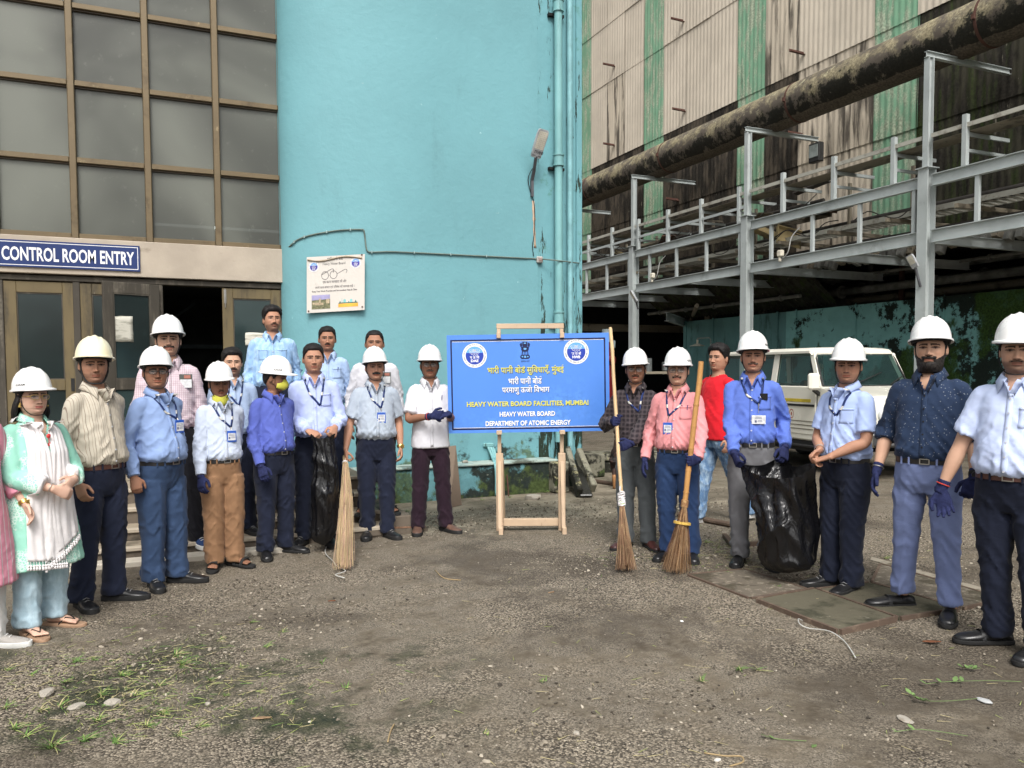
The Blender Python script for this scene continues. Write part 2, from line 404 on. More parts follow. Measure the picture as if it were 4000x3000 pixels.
# door head and jambs
ZF = .47; ZD = ZB-.012
M_PAPER = layered('torn_paper', (.55, .53, .46), [dict(c=(.25, .24, .18), s=14, lo=.5, hi=.6, o=.6, st=(.4, 1, 3))], rough=.9, bump=(60, .3, .004))
dX = lambda px, py=1250, Y=FY: PY(px, py, Y).x
b = B(); b.lo((dX(0)-1.2, FY-.03, ZD-.06), (dX(1118), FY+.12, ZD-.001), .006); b.build('door_head', M_WOODG, office)
def jamb(px):
    bb = B(); x = dX(px); bb.lo((x-.035, FY-.025, ZF), (x+.035, FY+.1, ZD-.062), .006); bb.build('door_jamb', M_WOODG, office)
for px in (2, 302, 626, 1108): jamb(px)
ZH = ZD-.065
def door_leaf(xa, xb, y, mid=.95, mat=M_WOODD, paper=None, pivot=None, ang=0, low=True, stile=.1):
    """door in its own frame: x 0..w, hinged at w"""
    wd = xb-xa; o = bpy.data.objects.new('door', None)
    bb = B(); H = ZH-ZF-.01
    zs = [0, .12, mid-.05, mid+.05, H-.12, H]
    bb.lo((0, -.02, 0), (stile, .02, H), .004); bb.lo((wd-stile, -.02, 0), (wd, .02, H), .004)
    for z0, z1 in ((0, .2), (mid-.06, mid+.06), (H-.12, H)): bb.lo((stile+.001, -.019, z0), (wd-stile-.001, .019, z1), .004)
    d = bb.build('door', mat, office)
    if pivot is None: d.location = (xa, y, ZF+.005)
    else:
        d.location = pivot; d.rotation_euler = (0, 0, ang)
    gl = B(); gl.lo((stile-.005, -.004, mid+.055), (wd-stile+.005, .004, H-.115)); gl.build('pane', M_DGLASS, d, smooth=None)
    gl = B(); gl.lo((stile-.005, -.004, .195), (wd-stile+.005, .004, mid-.055)); gl.build('pane', M_DGLASS, d, smooth=None)
    for s_ in (-1, 1):
        bb = B(); bd = .012
        x0, x1, z0, z1 = stile, wd-stile, mid+.06, H-.12
        for a0, a1 in (((x0, z0), (x1, z0+bd)), ((x0, z1-bd), (x1, z1)), ((x0, z0+bd), (x0+bd, z1-bd)), ((x1-bd, z0+bd), (x1, z1-bd))):
            bb.lo((a0[0], s_*.006-.003, a0[1]), (a1[0], s_*.006+.003+s_*.008, a1[1]))
        bb.build('bead', M_WOODG, d)
    if paper:
        for px0, px1, pz0, pz1, side in paper:
            pb_ = B(); k = 7; prs = []
            for i in range(k): prs.append([(px0+(px1-px0)*j/6+(RNG.rand()-.5)*.008*(i in (0, k-1) or j in (0, 6)), side*.0075+side*.002*RNG.rand(), pz0+(pz1-pz0)*i/(k-1)+(RNG.rand()-.5)*.012*(i in (0, k-1))) for j in range(7)])
            pb_.grid(prs); ob = pb_.build('notice_paper', M_PAPER, d)
            md = ob.modifiers.new('thick', 'SOLIDIFY'); md.thickness = .0006
    return d
d1 = door_leaf(dX(8)+.02, dX(298)-.005, FY+.01, stile=.12)
hb = B(); hb.lo((dX(298)-dX(8)-.09, -.028, .88), (dX(298)-dX(8)-.055, -.02, 1.02)); hb.build('handle', plain('dark_metal', (.03, .03, .03), .5, .5, .6), d1)
d2 = door_leaf(dX(306)+.02, dX(622)-.03, FY+.01, stile=.12)
wl = dX(868)-dX(626)-.06
hinge = (dX(626)-.01, FY-.07, ZF+.005)
door3 = door_leaf(0, wl, 0, mat=M_WOODG, pivot=hinge, ang=PI-R(-22), paper=[(.30, .55, 1.42, 1.70, 1)], stile=.105)
# leaf hangs from the jamb and is folded back over the fixed leaf
door3.rotation_euler = (0, 0, PI+R(24)); 
d4 = door_leaf(dX(868)+.005, dX(1100), FY+.01, stile=.12, paper=[(.25, .52, 1.40, 1.55, -1)])
hb = B(); hb.lo((.02, -.034, ZH-ZF-.19), (.045, -.021, ZH-ZF-.03)); hb.cyl((.033, -.038, ZH-ZF-.24), (.033, -.038, ZH-ZF-.02), .006, 8); hb.build('bolt', plain('steel_bolt', (.35, .34, .32), .4, .5, .8), d4)
for hz in (.35, 1.72):
    hb = B(); w4 = dX(1100)-dX(868); hb.lo((w4-.05, -.03, hz), (w4+.03, -.0205, hz+.13)); hb.build('hinge', plain('rusty_hinge', (.10, .035, .025), .7, .3), d4)

# ---- entrance steps and landing
steps = thing('entrance_steps', 'low concrete entrance steps with pale nosings before the brown doors', 'steps', (0, 0, 0))
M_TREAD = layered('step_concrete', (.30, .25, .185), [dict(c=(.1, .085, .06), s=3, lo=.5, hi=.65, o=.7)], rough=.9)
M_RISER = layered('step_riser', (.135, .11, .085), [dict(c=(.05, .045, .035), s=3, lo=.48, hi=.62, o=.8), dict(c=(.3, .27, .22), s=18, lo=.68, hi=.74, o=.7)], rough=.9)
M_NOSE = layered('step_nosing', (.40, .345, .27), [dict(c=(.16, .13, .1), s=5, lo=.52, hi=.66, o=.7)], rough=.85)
SX0, SX1 = -5.2, 1.95
lev = [(7.3, .10), (7.6, .20), (7.9, .335), (8.2, .47)]; z0 = 0
for i, (y, z) in enumerate(lev):
    y1 = lev[i+1][0]+.01 if i < 3 else FY-.03
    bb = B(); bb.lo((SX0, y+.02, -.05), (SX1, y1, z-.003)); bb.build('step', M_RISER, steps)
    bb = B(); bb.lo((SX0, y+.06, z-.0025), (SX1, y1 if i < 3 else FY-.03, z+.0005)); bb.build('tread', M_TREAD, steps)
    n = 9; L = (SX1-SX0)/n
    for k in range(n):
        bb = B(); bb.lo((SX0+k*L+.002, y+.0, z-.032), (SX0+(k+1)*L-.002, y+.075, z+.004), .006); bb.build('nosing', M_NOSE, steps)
M_KERB = layered('white_kerb', (.47, .43, .36), [dict(c=(.12, .1, .08), s=5, lo=.55, hi=.66, o=.8)], rough=.9)
for k in range(6):
    bb = B(); bb.lo((-4.6+k*.95+.004, 7.06+RNG.rand()*.01, -.03), (-4.6+(k+1)*.95, 7.22, .035+RNG.rand()*.005), .01); bb.build('kerb_stone', M_KERB, steps)
# a raised block at the right end of the steps
bb = B(); q = G(1545, 2045); bb.lo((1.955, 7.4, -.03), (2.2, 8.5, .17), .01); bb.build('step', M_RISER, steps)
# brown tiled slab leaning on the ground at the end of the steps
tile = thing('tiled_slab', 'broken brown tiled slab lying on the ground behind the man with the bundle broom', 'slab', G(1520, 2075)+Vector((0, 0, .03)), .2)
M_TILE = layered('brown_tile', (.21, .12, .075), [dict(c=(.08, .05, .035), s=8, lo=.5, hi=.65, o=.7)], rough=.8, local=True)
bb = B(); bb.box((0, 0, .0), (.62, .42, .05), Matrix.Rotation(R(4), 3, 'Y')); bb.build('slab', M_RISER, tile)
for i in range(6):
    for j in range(4):
        bb = B(); bb.box((-.25+i*.1, -.15+j*.1, .034-.007*(i-2.5)), (.096, .096, .012), Matrix.Rotation(R(4), 3, 'Y')); bb.build('tile', M_TILE, tile)

# ---- blue-green stair tower
TY = 9.42; XE = 5.12+.06
M_TEAL = layered('turquoise_render', TEAL, [
    dict(c=(.012, .018, .012), s=2.2, lo=.62, hi=.70, o=.97, d=8, r=.7, z=(1.05, .1, -.12, .17), x=(3.2, 3.9, -.06, .05)),
    dict(c=(.07, .10, .03), s=3.5, lo=.6, hi=.70, o=.8, z=(1.15, .35, -.1, .13), off=3.1),
    dict(c=(.10, .22, .235), s=1.2, lo=.55, hi=.75, o=.35, st=(1.6, 1.6, .35), off=9),
    dict(c=(.36, .56, .58), s=11, lo=.70, hi=.74, o=.7, off=5)], rough=.62, spec=.35, var=.06, vscale=.8, bump=(13, .45, .012))
def mould_teal():
    """paint behind the drain pipes: black mould creeping off the pipe line"""
    t = NT('turquoise_render_mouldy'); p = t.pos(); x = t.xyz(p)
    c = t.mix(t.mr(t.noise(p, .8, 6), .3, .7), sc_(TEAL, .95), sc_(TEAL, 1.05))
    q = t.pos(False, (3.5, 1, .55)); m = t.noise(q, 2.4, 8, .7)
    m = t.mth('ADD', m, t.mr(x[2], 3.6, .6, 0, .12))
    c = t.mix(t.mr(m, .59, .63), c, t.mix(t.noise(p, 30, 3), (.006, .01, .008), (.03, .05, .03)))
    c = t.mix(t.mr(t.noise(p, 4, 7, .7), .58, .68, 0, .5), c, (.07, .2, .13))
    t.bump(t.noise(p, 13, 5), .5, .012)
    return t.done(c, .65, .3)
M_TEALM = mould_teal()
tower = thing('stair_tower', 'tall turquoise painted rounded stair tower with drain pipes down its right side', 'building', (0, 0, 0))
prof = []
a_, b_ = 1.7, FY+.02-TY
for i in range(0, 25):
    th = PI/2*i/24; prof.append((XJ-.02+a_*(1-math.cos(th)), FY+.02-b_*math.sin(th)**.9))
XP = PX(0, 0, 1)  # unused
xa = PY(2100, 600, TY).x
n = 8
for i in range(1, n+1): prof.append((prof[24][0]+(xa-prof[24][0])*i/n, TY))
zz = [-.1+i*.3 for i in range(0, 37)]
rings = []
for z in zz:
    row = []
    for (x, y) in prof:
        k = (vnoise(np.array([[x*1.1, y*1.1, z*.9]]), 5)[0]-.5)*.022+(vnoise(np.array([[x*4, y*4, z*4]]), 8)[0]-.5)*.006
        row.append((x, y+k, z))
    rings.append(row)
b = B(); b.grid(rings); b.build('wall', M_TEAL, tower, smooth=180, fixn=False)
xb = PY(2250, 600, TY).x
b = B(); b.lo((xa+.002, TY+.012, -.1), (xb, TY+.2, 10.7)); b.build('pipe_recess', M_TEALM, tower)
b = B(); b.lo((xb+.002, TY-.012, -.1), (XE, TY+5, 10.7), .008); b.build('corner_pier', M_TEALM, tower)
# drain pipes with collars
M_PIPE = layered('turquoise_pipe', (.18, .38, .39), [dict(c=(.02, .05, .035), s=3, lo=.60, hi=.68, o=.85, st=(4, 4, .5)), dict(c=(.03, .03, .02), s=9, lo=.66, hi=.72, o=.7)], rough=.5, spec=.4, bump=(25, .25, .006))
x1 = PY(2181, 600, TY-.08).x; x2 = PY(2226, 600, TY-.06).x
b = B(); b.cyl((x1, TY-.085, .62), (x1, TY-.085, 10.7), .052, 20)
dp = b.build('drain_pipe', M_PIPE, tower)
for py in (22, 625, 1238):
    z = z_at(2181, py, x1, TY-.08)
    bb = B(); bb.cyl((x1, TY-.085, z-.06), (x1, TY-.085, z+.05), .064, 20); bb.cyl((x1, TY-.085, z+.05), (x1, TY-.085, z+.07), .074, 20); bb.cyl((x1, TY-.085, z-.08), (x1, TY-.085, z-.06), .072, 20)
    bb.build('collar', M_PIPE, dp)
    bb = B(); bb.lo((x1-.11, TY-.04, z-.12), (x1+.11, TY+.01, z-.085)); bb.build('bracket', plain('black_iron', (.015, .015, .014), .8, .2), dp)
b = B(); b.cyl((x2, TY-.06, .5), (x2, TY-.06, 10.7), .037, 18); b.build('drain_pipe', plain('turquoise_pipe_clean', (.19, .39, .42), .45, .4), tower)
# plinth, moss covered
M_PLINTH = layered('mossy_plinth', sc_(TEAL, .82), [
    dict(c=(.015, .017, .012), s=2.0, lo=.50, hi=.58, o=.96, d=8, r=.72, x=(3.1, 3.8, -.12, .16), z=(.42, 0, -.03, .08)),
    dict(c=(.06, .085, .025), s=3, lo=.52, hi=.62, o=.85, z=(.45, 0, -.06, .12), off=4),
    dict(c=(.35, .36, .3), s=9, lo=.66, hi=.72, o=.7, off=7)], rough=.9, bump=(10, .8, .02))
b = B(); xp = PY(2165, 1800, 9.2).x
b.lo((1.7, 9.14, -.05), (xp, TY+.06, .385), .015); b.build('plinth', M_PLINTH, tower)
b = B(); b.lo((1.7, 9.11, .387), (xp+.02, TY+.0, .42), .01)
b.build('plinth_cap', layered('plinth_cap', (.33, .40, .36), [dict(c=(.05, .05, .035), s=3, lo=.5, hi=.6, o=.85), dict(c=(.2, .32, .33), s=2, lo=.5, hi=.6, o=.7)], rough=.9, bump=(15, .6, .012)), tower)

# broken mossy concrete drain chute beside the plinth
M_MOSSC = layered('mossy_concrete', (.22, .21, .16), [dict(c=(.010, .010, .008), s=3, lo=.46, hi=.56, o=.95), dict(c=(.35, .32, .18), s=6, lo=.58, hi=.66, o=.8, off=3), dict(c=(.05, .075, .02), s=4, lo=.56, hi=.64, o=.8, off=6)], rough=.95, bump=(9, 1, .03))
chute = thing('drain_chute', 'broken mossy concrete drain chute sloping off the plinth beside the sign', 'drain', (0, 0, 0))
pA = PY(2190, 1775, 9.0); pB = G(2290, 1935)
def slab(name, a, b2, wd, th, mat, par, side=None):
    bb = B(); bb.bar(a, b2, wd, th, bev=.012)
    o = bb.build(name, mat, par); return o
q0 = PY(2215, 1760, 9.25); q1 = G(2265, 1945); slab('side_slab', q0, q1+Vector((0, 0, .05)), .07, .16, M_MOSSC, chute)
q0 = PY(2258, 1765, 9.35); q1 = G(2318, 1925); slab('side_slab', q0, q1+Vector((0, 0, .05)), .08, .16, M_MOSSC, chute)
q0 = PY(2238, 1800, 9.45); q1 = G(2290, 1945); slab('channel_bed', q0, q1+Vector((0, 0, .02)), .16, .04, plain('wet_black', (.012, .012, .01), .3, .5), chute)
blk = thing('concrete_block', 'dark mossy concrete block at the right corner of the turquoise tower', 'block', (0, 0, 0))
b = B(); q = G(2225, 1930); b.box((q.x-.05, 9.25, .2), (.22, .55, .4), 0.0, .02); b.build('block', M_MOSSC, blk)
b = B(); q = G(2300, 1860); b.box((q.x, q.y, .17), (.3, .4, .34), .2, .02); b.build('end_block', M_MOSSC, blk)
# low mossy kerbs beyond the tower corner
kerbs = thing('mossy_kerb', 'low mossy brick kerb on the ground behind the plaid-shirted man', 'kerb', (0, 0, 0))
for k in range(7):
    q = G(2300+k*26, 1842-k*.5); bb = B(); bb.box((q.x, q.y, .07), (.36, .3, .16), -R(YAW), .02); bb.build('brick', M_MOSSC, kerbs)
kerb2 = thing('mossy_slab', 'flat mossy concrete ledge beyond the tower corner at the yard edge', 'slab', (0, 0, 0))
b = B(); q = G(2400, 1790); b.box((q.x, q.y, .05), (2.2, .55, .12), -R(YAW)+.03, .02); b.build('ledge', M_MOSSC, kerb2)

# ---- pipe rack
RX = 12.2; CY_ = [9.9, 14.5, 19.2, 23.9]
M_STEEL = layered('grey_steel_paint', (.40, .435, .43), [dict(c=(.16, .17, .16), s=2, lo=.55, hi=.75, o=.5), dict(c=(.14, .07, .04), s=8, lo=.70, hi=.76, o=.6)], rough=.5, spec=.4, bump=(40, .1, .004))
M_STEELD = layered('weathered_steel', (.23, .20, .15), [dict(c=(.06, .05, .04), s=3, lo=.5, hi=.65, o=.7)], rough=.7)
M_RUST0 = plain('rusty_scrap', (.09, .05, .035), .85, .2)
M_RAILP = layered('dusty_pale_rail', (.40, .39, .34), [dict(c=(.16, .13, .1), s=4, lo=.52, hi=.66, o=.6)], rough=.7)
rack = thing('pipe_rack', 'grey painted steel pipe rack with beams and rails in front of the stained cladding', 'steel rack', (0, 0, 0))
def ibeam(name, a, b2, h, w_, t_, mat, par, up=(0, 0, 1)):
    """I section between two points"""
    a = Vector(a); b2 = Vector(b2); d = (b2-a).normalized(); u = Vector(up); s_ = d.cross(u).normalized(); u = s_.cross(d)
    bb = B(); bb.bar(a, b2, t_, h-2*t_-.002, up=u)
    for k in (-1, 1): bb.bar(a+u*k*(h-t_)/2, b2+u*k*(h-t_)/2, w_, t_, up=u)
    return bb.build(name, mat, par)
PT = 6.85
for i, y in enumerate(CY_):
    ibeam('column', (RX, y, 0), (RX, y, 4.985), .21, .2, .014, M_STEEL, rack, up=(1, 0, 0))
    bb = B(); bb.lo((RX-.14, y-.13, 4.986), (RX+.14, y+.13, 5.0)); bb.build('cap_plate', M_STEEL, rack)
    ibeam('post', (RX, y, 5.001), (RX, y, PT), .12, .11, .01, M_STEEL, rack, up=(1, 0, 0))
    ibeam('pipe_arm', (RX-.08, y, PT+.06), (14.25, y, PT+.06), .10, .08, .008, M_STEEL, rack)
    bb = B(); bb.lo((RX-.26, y-.26, -.05), (RX+.26, y+.26, .11), .015); bb.build('footing', M_MOSSC, rack)
    bb = B(); bb.lo((RX-.18, y-.18, .111), (RX+.18, y+.18, .128)); bb.build('base_plate', M_STEEL, rack)
ys_ = [4.0]+CY_
for i in range(len(ys_)-1):
    y0, y1 = ys_[i]+.12, ys_[i+1]-.12
    ibeam('beam', (RX, y0, 4.77), (RX, y1, 4.77), .2, .1, .012, M_STEEL, rack)
    ibeam('beam', (RX, y0, 3.82), (RX, y1, 3.82), .22, .1, .012, M_STEEL, rack)
    nb = 4
    for k in range(nb):
        yy = y0+.12+(y1-y0-.24)*k/(nb-.55)
        if yy < y1-.05:
            bb = B(); bb.lo((RX-.03, yy-.035, 3.932), (RX+.03, yy+.035, 4.668)); bb.build('strut', M_STEEL, rack)
yy = 5.0
while yy < 24.5:
    if min(abs(yy-c) for c in CY_) > .12:
        bb = B(); bb.lo((RX-.05, yy-.04, 4.872), (RX-.04, yy+.04, 5.7)); bb.lo((RX-.04, yy-.04, 4.872), (RX+.03, yy-.03, 5.7)); bb.build('rail_post', M_STEEL, rack)
    bb = B(); bb.lo((RX+.05, yy-.02, 5.36), (RX+1.05, yy+.02, 5.42)); bb.build('bracket_arm', M_STEEL, rack)
    bb = B(); bb.lo((RX+.05, yy-.02, 5.10), (RX+1.0, yy+.02, 5.15)); bb.build('bracket_arm', M_STEEL, rack)
    yy += 1.395
for i in range(len(ys_)-1):
    y0, y1 = ys_[i]+.09, ys_[i+1]-.09
    bb = B(); bb.lo((RX-.035, y0, 5.49), (RX-.01, y1, 5.56)); bb.lo((RX-.01, y0, 5.54), (RX+.05, y1, 5.555)); bb.build('rail', M_RAILP, rack)
    if i > 1:
        bb = B(); bb.lo((RX-.035, y0, 5.18), (RX-.01, y1, 5.24)); bb.build('rail', M_STEEL, rack)
# cable trays: two side rails with rungs
def tray(xa, xb, y0, y1, z, mat, nm='cable_tray'):
    o = thing(nm, None, None); 
    bb = B(); bb.lo((xa, y0, z), (xa+.02, y1, z+.09)); bb.lo((xb-.02, y0, z), (xb, y1, z+.09)); ob = bb.build('cable_tray', mat, rack)
    bpy.data.objects.remove(o)
    bb = B(); y = y0+.1
    while y < y1: bb.lo((xa+.021, y, z+.01), (xb-.021, y+.05, z+.03)); y += .16
    bb.build('rungs', mat, ob)
    bb = B(); 
    for k in range(5): bb.tube([(xa+.06+k*.07+random.uniform(-.02, .02), y0+(y1-y0)*q/8, z+.05+random.uniform(0, .02)) for q in range(9)], .017, 6)
    bb.build('cable', plain('black_cable', (.02, .02, .02), .6, .3), ob)
bb = B(); bb.lo((RX+.06, 5, 5.43), (RX+.52, 24, 5.445)); bb.lo((RX+.50, 5, 5.446), (RX+.52, 24, 5.52)); bb.build('cable_tray', M_STEELD, rack)
tray(RX+.35, RX+.95, 5, 24, 4.32, M_RAILP)
tray(RX+.9, RX+1.5, 13.5, 24, 4.92, M_STEELD)
for y in [5.2+1.395*k for k in range(14)]:
    bb = B(); bb.lo((RX+.06, y-.03, 4.24), (RX+1.9, y+.03, 4.31)); bb.build('cross_beam', M_STEELD, rack)
for y in CY_+[5.0, 7.5, 12.2, 16.8, 21.5]:
    ibeam('cross_beam', (RX+.12, y, 3.81), (16.4, y, 3.81), .18, .09, .01, M_STEEL, rack)
M_DPIPE = plain('dark_process_pipe', (.05, .045, .04), .7, .3, 0, .4, 4)
for k, (x, z, r, ya, yb) in enumerate(((1.25, 4.55, .07, 5, 24), (1.55, 4.2, .10, 12, 24), (1.75, 4.75, .05, 8, 24), (.75, 5.12, .045, 13, 24), (1.45, 5.2, .06, 14, 24), (1.0, 4.12, .05, 6, 24), (1.7, 5.35, .08, 16, 24))):
    bb = B(); bb.cyl((RX+x, ya, z), (RX+x, yb, z), r, 10); bb.build('process_pipe', M_DPIPE, rack, smooth=60)
rr_ = random.Random(8)
for k in range(26):
    y = rr_.uniform(12.5, 23.5); z = rr_.choice((4.36, 5.0, 5.0, 5.47)); L = rr_.uniform(.3, 1.1); a = rr_.uniform(-.6, .6)
    bb = B(); bb.box((RX+rr_.uniform(.3, 1.6), y, z+.03), (L*.35, L, .02+.05*rr_.random()), Matrix.Rotation(a, 3, 'Z') @ Matrix.Rotation(rr_.uniform(-.25, .3), 3, 'X')); bb.build('loose_scrap', (M_STEELD, M_DPIPE, M_RUST0)[k % 3], rack)
for k in range(9):
    y0 = rr_.uniform(7, 21); bb = B(); bb.tube(curve([(RX+.12, y0+i*.35, 4.1+.12*math.sin(i*1.7+k)+(.3 if k % 2 else .9)) for i in range(6)], 4), .011, 5); bb.build('loose_cable', M_DPIPE, rack, smooth=180)
for y in (6.5, 8.4, 11.6, 13.2, 16.2, 17.9, 20.6, 22.3):
    bb = B(); bb.bar((RX+1.7, y, 3.95), (RX+1.7, y, 5.6), .06, .06); bb.build('back_post', M_STEELD, rack)
# fallen sheets caught in the rack
M_SHEET = layered('broken_sheet', (.42, .33, .17), [dict(c=(.15, .13, .1), s=3, lo=.5, hi=.65, o=.8)], rough=.85)
for (px, py, dst, sx, sy, a, tl) in ((2985, 915, 13.6+3, .9, .5, .5, .5), (2440, 1005, 21, .8, .5, .3, .4), (3080, 930, 16.5, .5, .5, -.4, .9)):
    q = PX(px, py, RX+.45); bb = B(); bb.box((0, 0, 0), (.55, sx, .02)); bb.lo((-.28, -sx/2, .01), (-.25, sx/2, .09)); bb.lo((-.28, sx/2-.03, .01), (.28, sx/2, .09))
    bb.build('fallen_sheet', [M_SHEET], rack, loc=q, rot=(tl, .25, a))

# ---- stained cladding wall of the process building
WX = 14.35
plant = thing('process_building', 'tall process building clad in stained beige and green corrugated sheets', 'building', (0, 0, 0))
def clad(name, base, heavy, streak, moss=None, green=False):
    L = []
    if green: L.append(dict(c=(.42, .45, .34), s=3, lo=.42, hi=.62, o=.8, st=(1.5, 1.5, .5)))
    if streak: L.append(dict(c=(.035, .03, .026), s=1.1, lo=.64-streak, hi=.72-streak*.8, o=.85, st=(2.6, 2.6, .28), d=8))
    if heavy: L.append(dict(c=(.025, .022, .018), s=2.2, lo=.5-heavy, hi=.62-heavy*.6, o=.95, st=(1.5, 1.5, .5), d=8)); L.append(dict(c=(.30, .28, .22), s=8, lo=.64, hi=.70, o=.7, st=(1.5, 1.5, .25), off=4))
    if moss: L.append(dict(c=(.035, .055, .012), s=2.5, lo=.48, hi=.66, o=.8, st=(2, 2, .3), off=8))
    return layered(name, base, L, rough=.85, spec=.2, var=.1, vscale=.7, bump=(18, .5, .01))
M_CB = clad('beige_sheet', (.62, .55, .45), 0, .0)
M_CBS = clad('beige_sheet_streaked', (.56, .49, .39), 0, .15)
M_CG = clad('green_sheet', (.20, .38, .25), 0, .02, green=True)
M_CD = clad('dark_sheet', (.085, .07, .053), .10, .05)
M_CM = clad('mossy_dark_sheet', (.05, .047, .032), .10, .05, moss=True)
CW = 1.125; PITCH_C = .155
def sheet_mesh(h, wd=CW+.05):
    n = int(round(wd/PITCH_C*6)); b2 = B(); rows_ = []
    for k, z in enumerate((0, h)):
        rows_.append([(-.0052*math.cos(2*PI*(j*wd/n)/PITCH_C)-(.02 if k == 0 else 0), j*wd/n, z) for j in range(n+1)])
    b2.grid(rows_); b2.grid([[(p[0]+.007, p[1], p[2]) for p in r] for r in rows_]); b2.grid([rows_[0], [(p[0]+.007, p[1], p[2]) for p in rows_[0]]])
    me = b2.mesh('cladding_sheet'); smooth_angle(me, 60); me.materials.append(M_CB); return me
seams = [4.25, 6.55, 8.8, 11.45, 13.4, 15.7, 17.9]
smesh = [sheet_mesh(seams[i+1]-seams[i]+.12) for i in range(len(seams)-1)]
for j in range(len(seams)-1):
    for i in range(-10, 15):
        y = 11.9+i*CW
        if y < 1: continue
        if j >= 4 and y < 12: continue
        green = (i % 4) == 0
        if green: m = M_CG
        elif j <= 1:
            if y < 11.8: m = M_CM
            elif y < 14.8 and i in (1, 2): m = M_CBS
            else: m = M_CD
            if j == 1 and y < 11.8: m = M_CM
        else: m = M_CBS if ((i*5+j*3) % 7 == 0) else M_CB
        o = link('cladding_sheet', smesh[j], plant, (WX+RNG.rand()*.012+(.012 if green else 0), y-.02, seams[j]-.06), (R((RNG.rand()-.5)*.5), 0, 0))
        o.material_slots[0].link = 'OBJECT'; o.material_slots[0].material = m
# brackets sticking out of the cladding
M_RUST = plain('rusty_steel', (.085, .04, .03), .8, .3)
for px, py in ((2670, 85), (2400, 260), (2675, 436), (2400, 570), (3140, 213), (3135, 530), (2650, 785)):
    q = PX(px, py, WX-.03); bb = B(); bb.bar(q+Vector((.05, 0, 0)), q+Vector((-.42, 0, .02)), .07, .012); bb.bar(q+Vector((.05, .035, .04)), q+Vector((-.42, .035, .05)), .012, .07)
    bb.build('bracket', M_RUST, plant)
# structure behind: roof slab, dark walls, columns, inner pipes
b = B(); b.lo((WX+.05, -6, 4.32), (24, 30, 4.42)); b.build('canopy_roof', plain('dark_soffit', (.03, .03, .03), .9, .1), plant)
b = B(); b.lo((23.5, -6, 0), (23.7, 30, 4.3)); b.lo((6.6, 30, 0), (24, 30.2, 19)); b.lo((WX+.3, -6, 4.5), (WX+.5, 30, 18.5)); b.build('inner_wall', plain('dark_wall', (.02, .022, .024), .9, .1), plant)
M_WALLT = layered('peeling_turquoise_wall', (.22, .48, .47), [
    dict(c=(.008, .011, .006), s=1.1, lo=.49, hi=.535, o=.97, d=9, r=.74, y=(17, 10, -.06, .07)),
    dict(c=(.035, .075, .014), s=.7, lo=.50, hi=.56, o=.95, d=8, off=5, y=(15, 9, -.08, .10), st=(1, 1, .8))], rough=.8, bump=(9, .6, .02))
TX = 15.65
wall = thing('compound_wall', 'peeling turquoise wall overgrown with black mould and moss behind the white jeep', 'wall', (0, 0, 0))
b = B(); b.lo((TX, -4, -.05), (TX+.2, 17.0, 3.12)); b.build('wall_panel', M_WALLT, wall)
for y in (16.6, 14.6, 12.2, 10, 7.5):
    bb = B(); bb.cyl((TX-.02, y, 0), (TX-.02, y, 3.15), .018, 8); bb.build('conduit_pipe', M_WALLT, wall)
M_PANT = layered('teal_sheet_metal', (.12, .27, .275), [dict(c=(.02, .04, .04), s=2, lo=.52, hi=.7, o=.7, st=(2, 2, .6))], rough=.6)
b = B(); yA = 21.7; yB = 17.02; b.lo((TX+.03, yB, -.02), (TX+.1, yA, 3.12)); b.build('sheet_partition', M_PANT, wall)
b = B()
for k in range(4): b.lo((TX+.0, yB+.3+k*1.4, 0), (TX+.029, yB+.36+k*1.4, 3.15))
b.build('rib', M_PANT, wall)
# mossy lean-to sheets above the partition
def leanto(y0, y1, x0, z0, x1, z1, mat):
    n = int((y1-y0)/.155*4); bb = B()
    bb.grid([[(x+.0, y0+(y1-y0)*j/n, z+.03*math.cos(2*PI*j/4)) for j in range(n+1)] for x, z in ((x0, z0), (x1, z1))])
    o = bb.build('lean_to_sheet', mat, plant, smooth=60, fixn=False); md = o.modifiers.new('t', 'SOLIDIFY'); md.thickness = .008
leanto(15.2, 22.5, TX-.02, 3.22, WX-.05, 4.25, clad('lean_to_sheet', (.05, .05, .038), .08, .05, moss=True))
# things under the canopy
b = B(); b.lo((18.5, 11.0, 0), (18.9, 11.4, 3.6)); b.build('inner_column', layered('rust_column', (.09, .05, .03), rough=.8), plant)
for y in (17.5, 24): bb = B(); bb.lo((18.5, y, 0), (18.8, y+.3, 3.6)); bb.build('inner_column', M_STEELD, plant)
b = B(); b.cyl((TX+1.2, 6, 3.4), (TX+1.2, 16, 3.35), .09, 12); b.cyl((TX-2.2, 18, 3.3), (TX+2, 24, 3.3), .06, 10); b.build('inner_pipe', M_STEELD, plant)
ibeam('inner_beam', (10.0, 24.5, 3.05), (18, 24.5, 3.05), .25, .12, .012, M_STEELD, plant)
ibeam('inner_beam', (13.5, 19.5, 3.1), (19.5, 25.5, 3.1), .25, .12, .012, M_STEEL, plant)

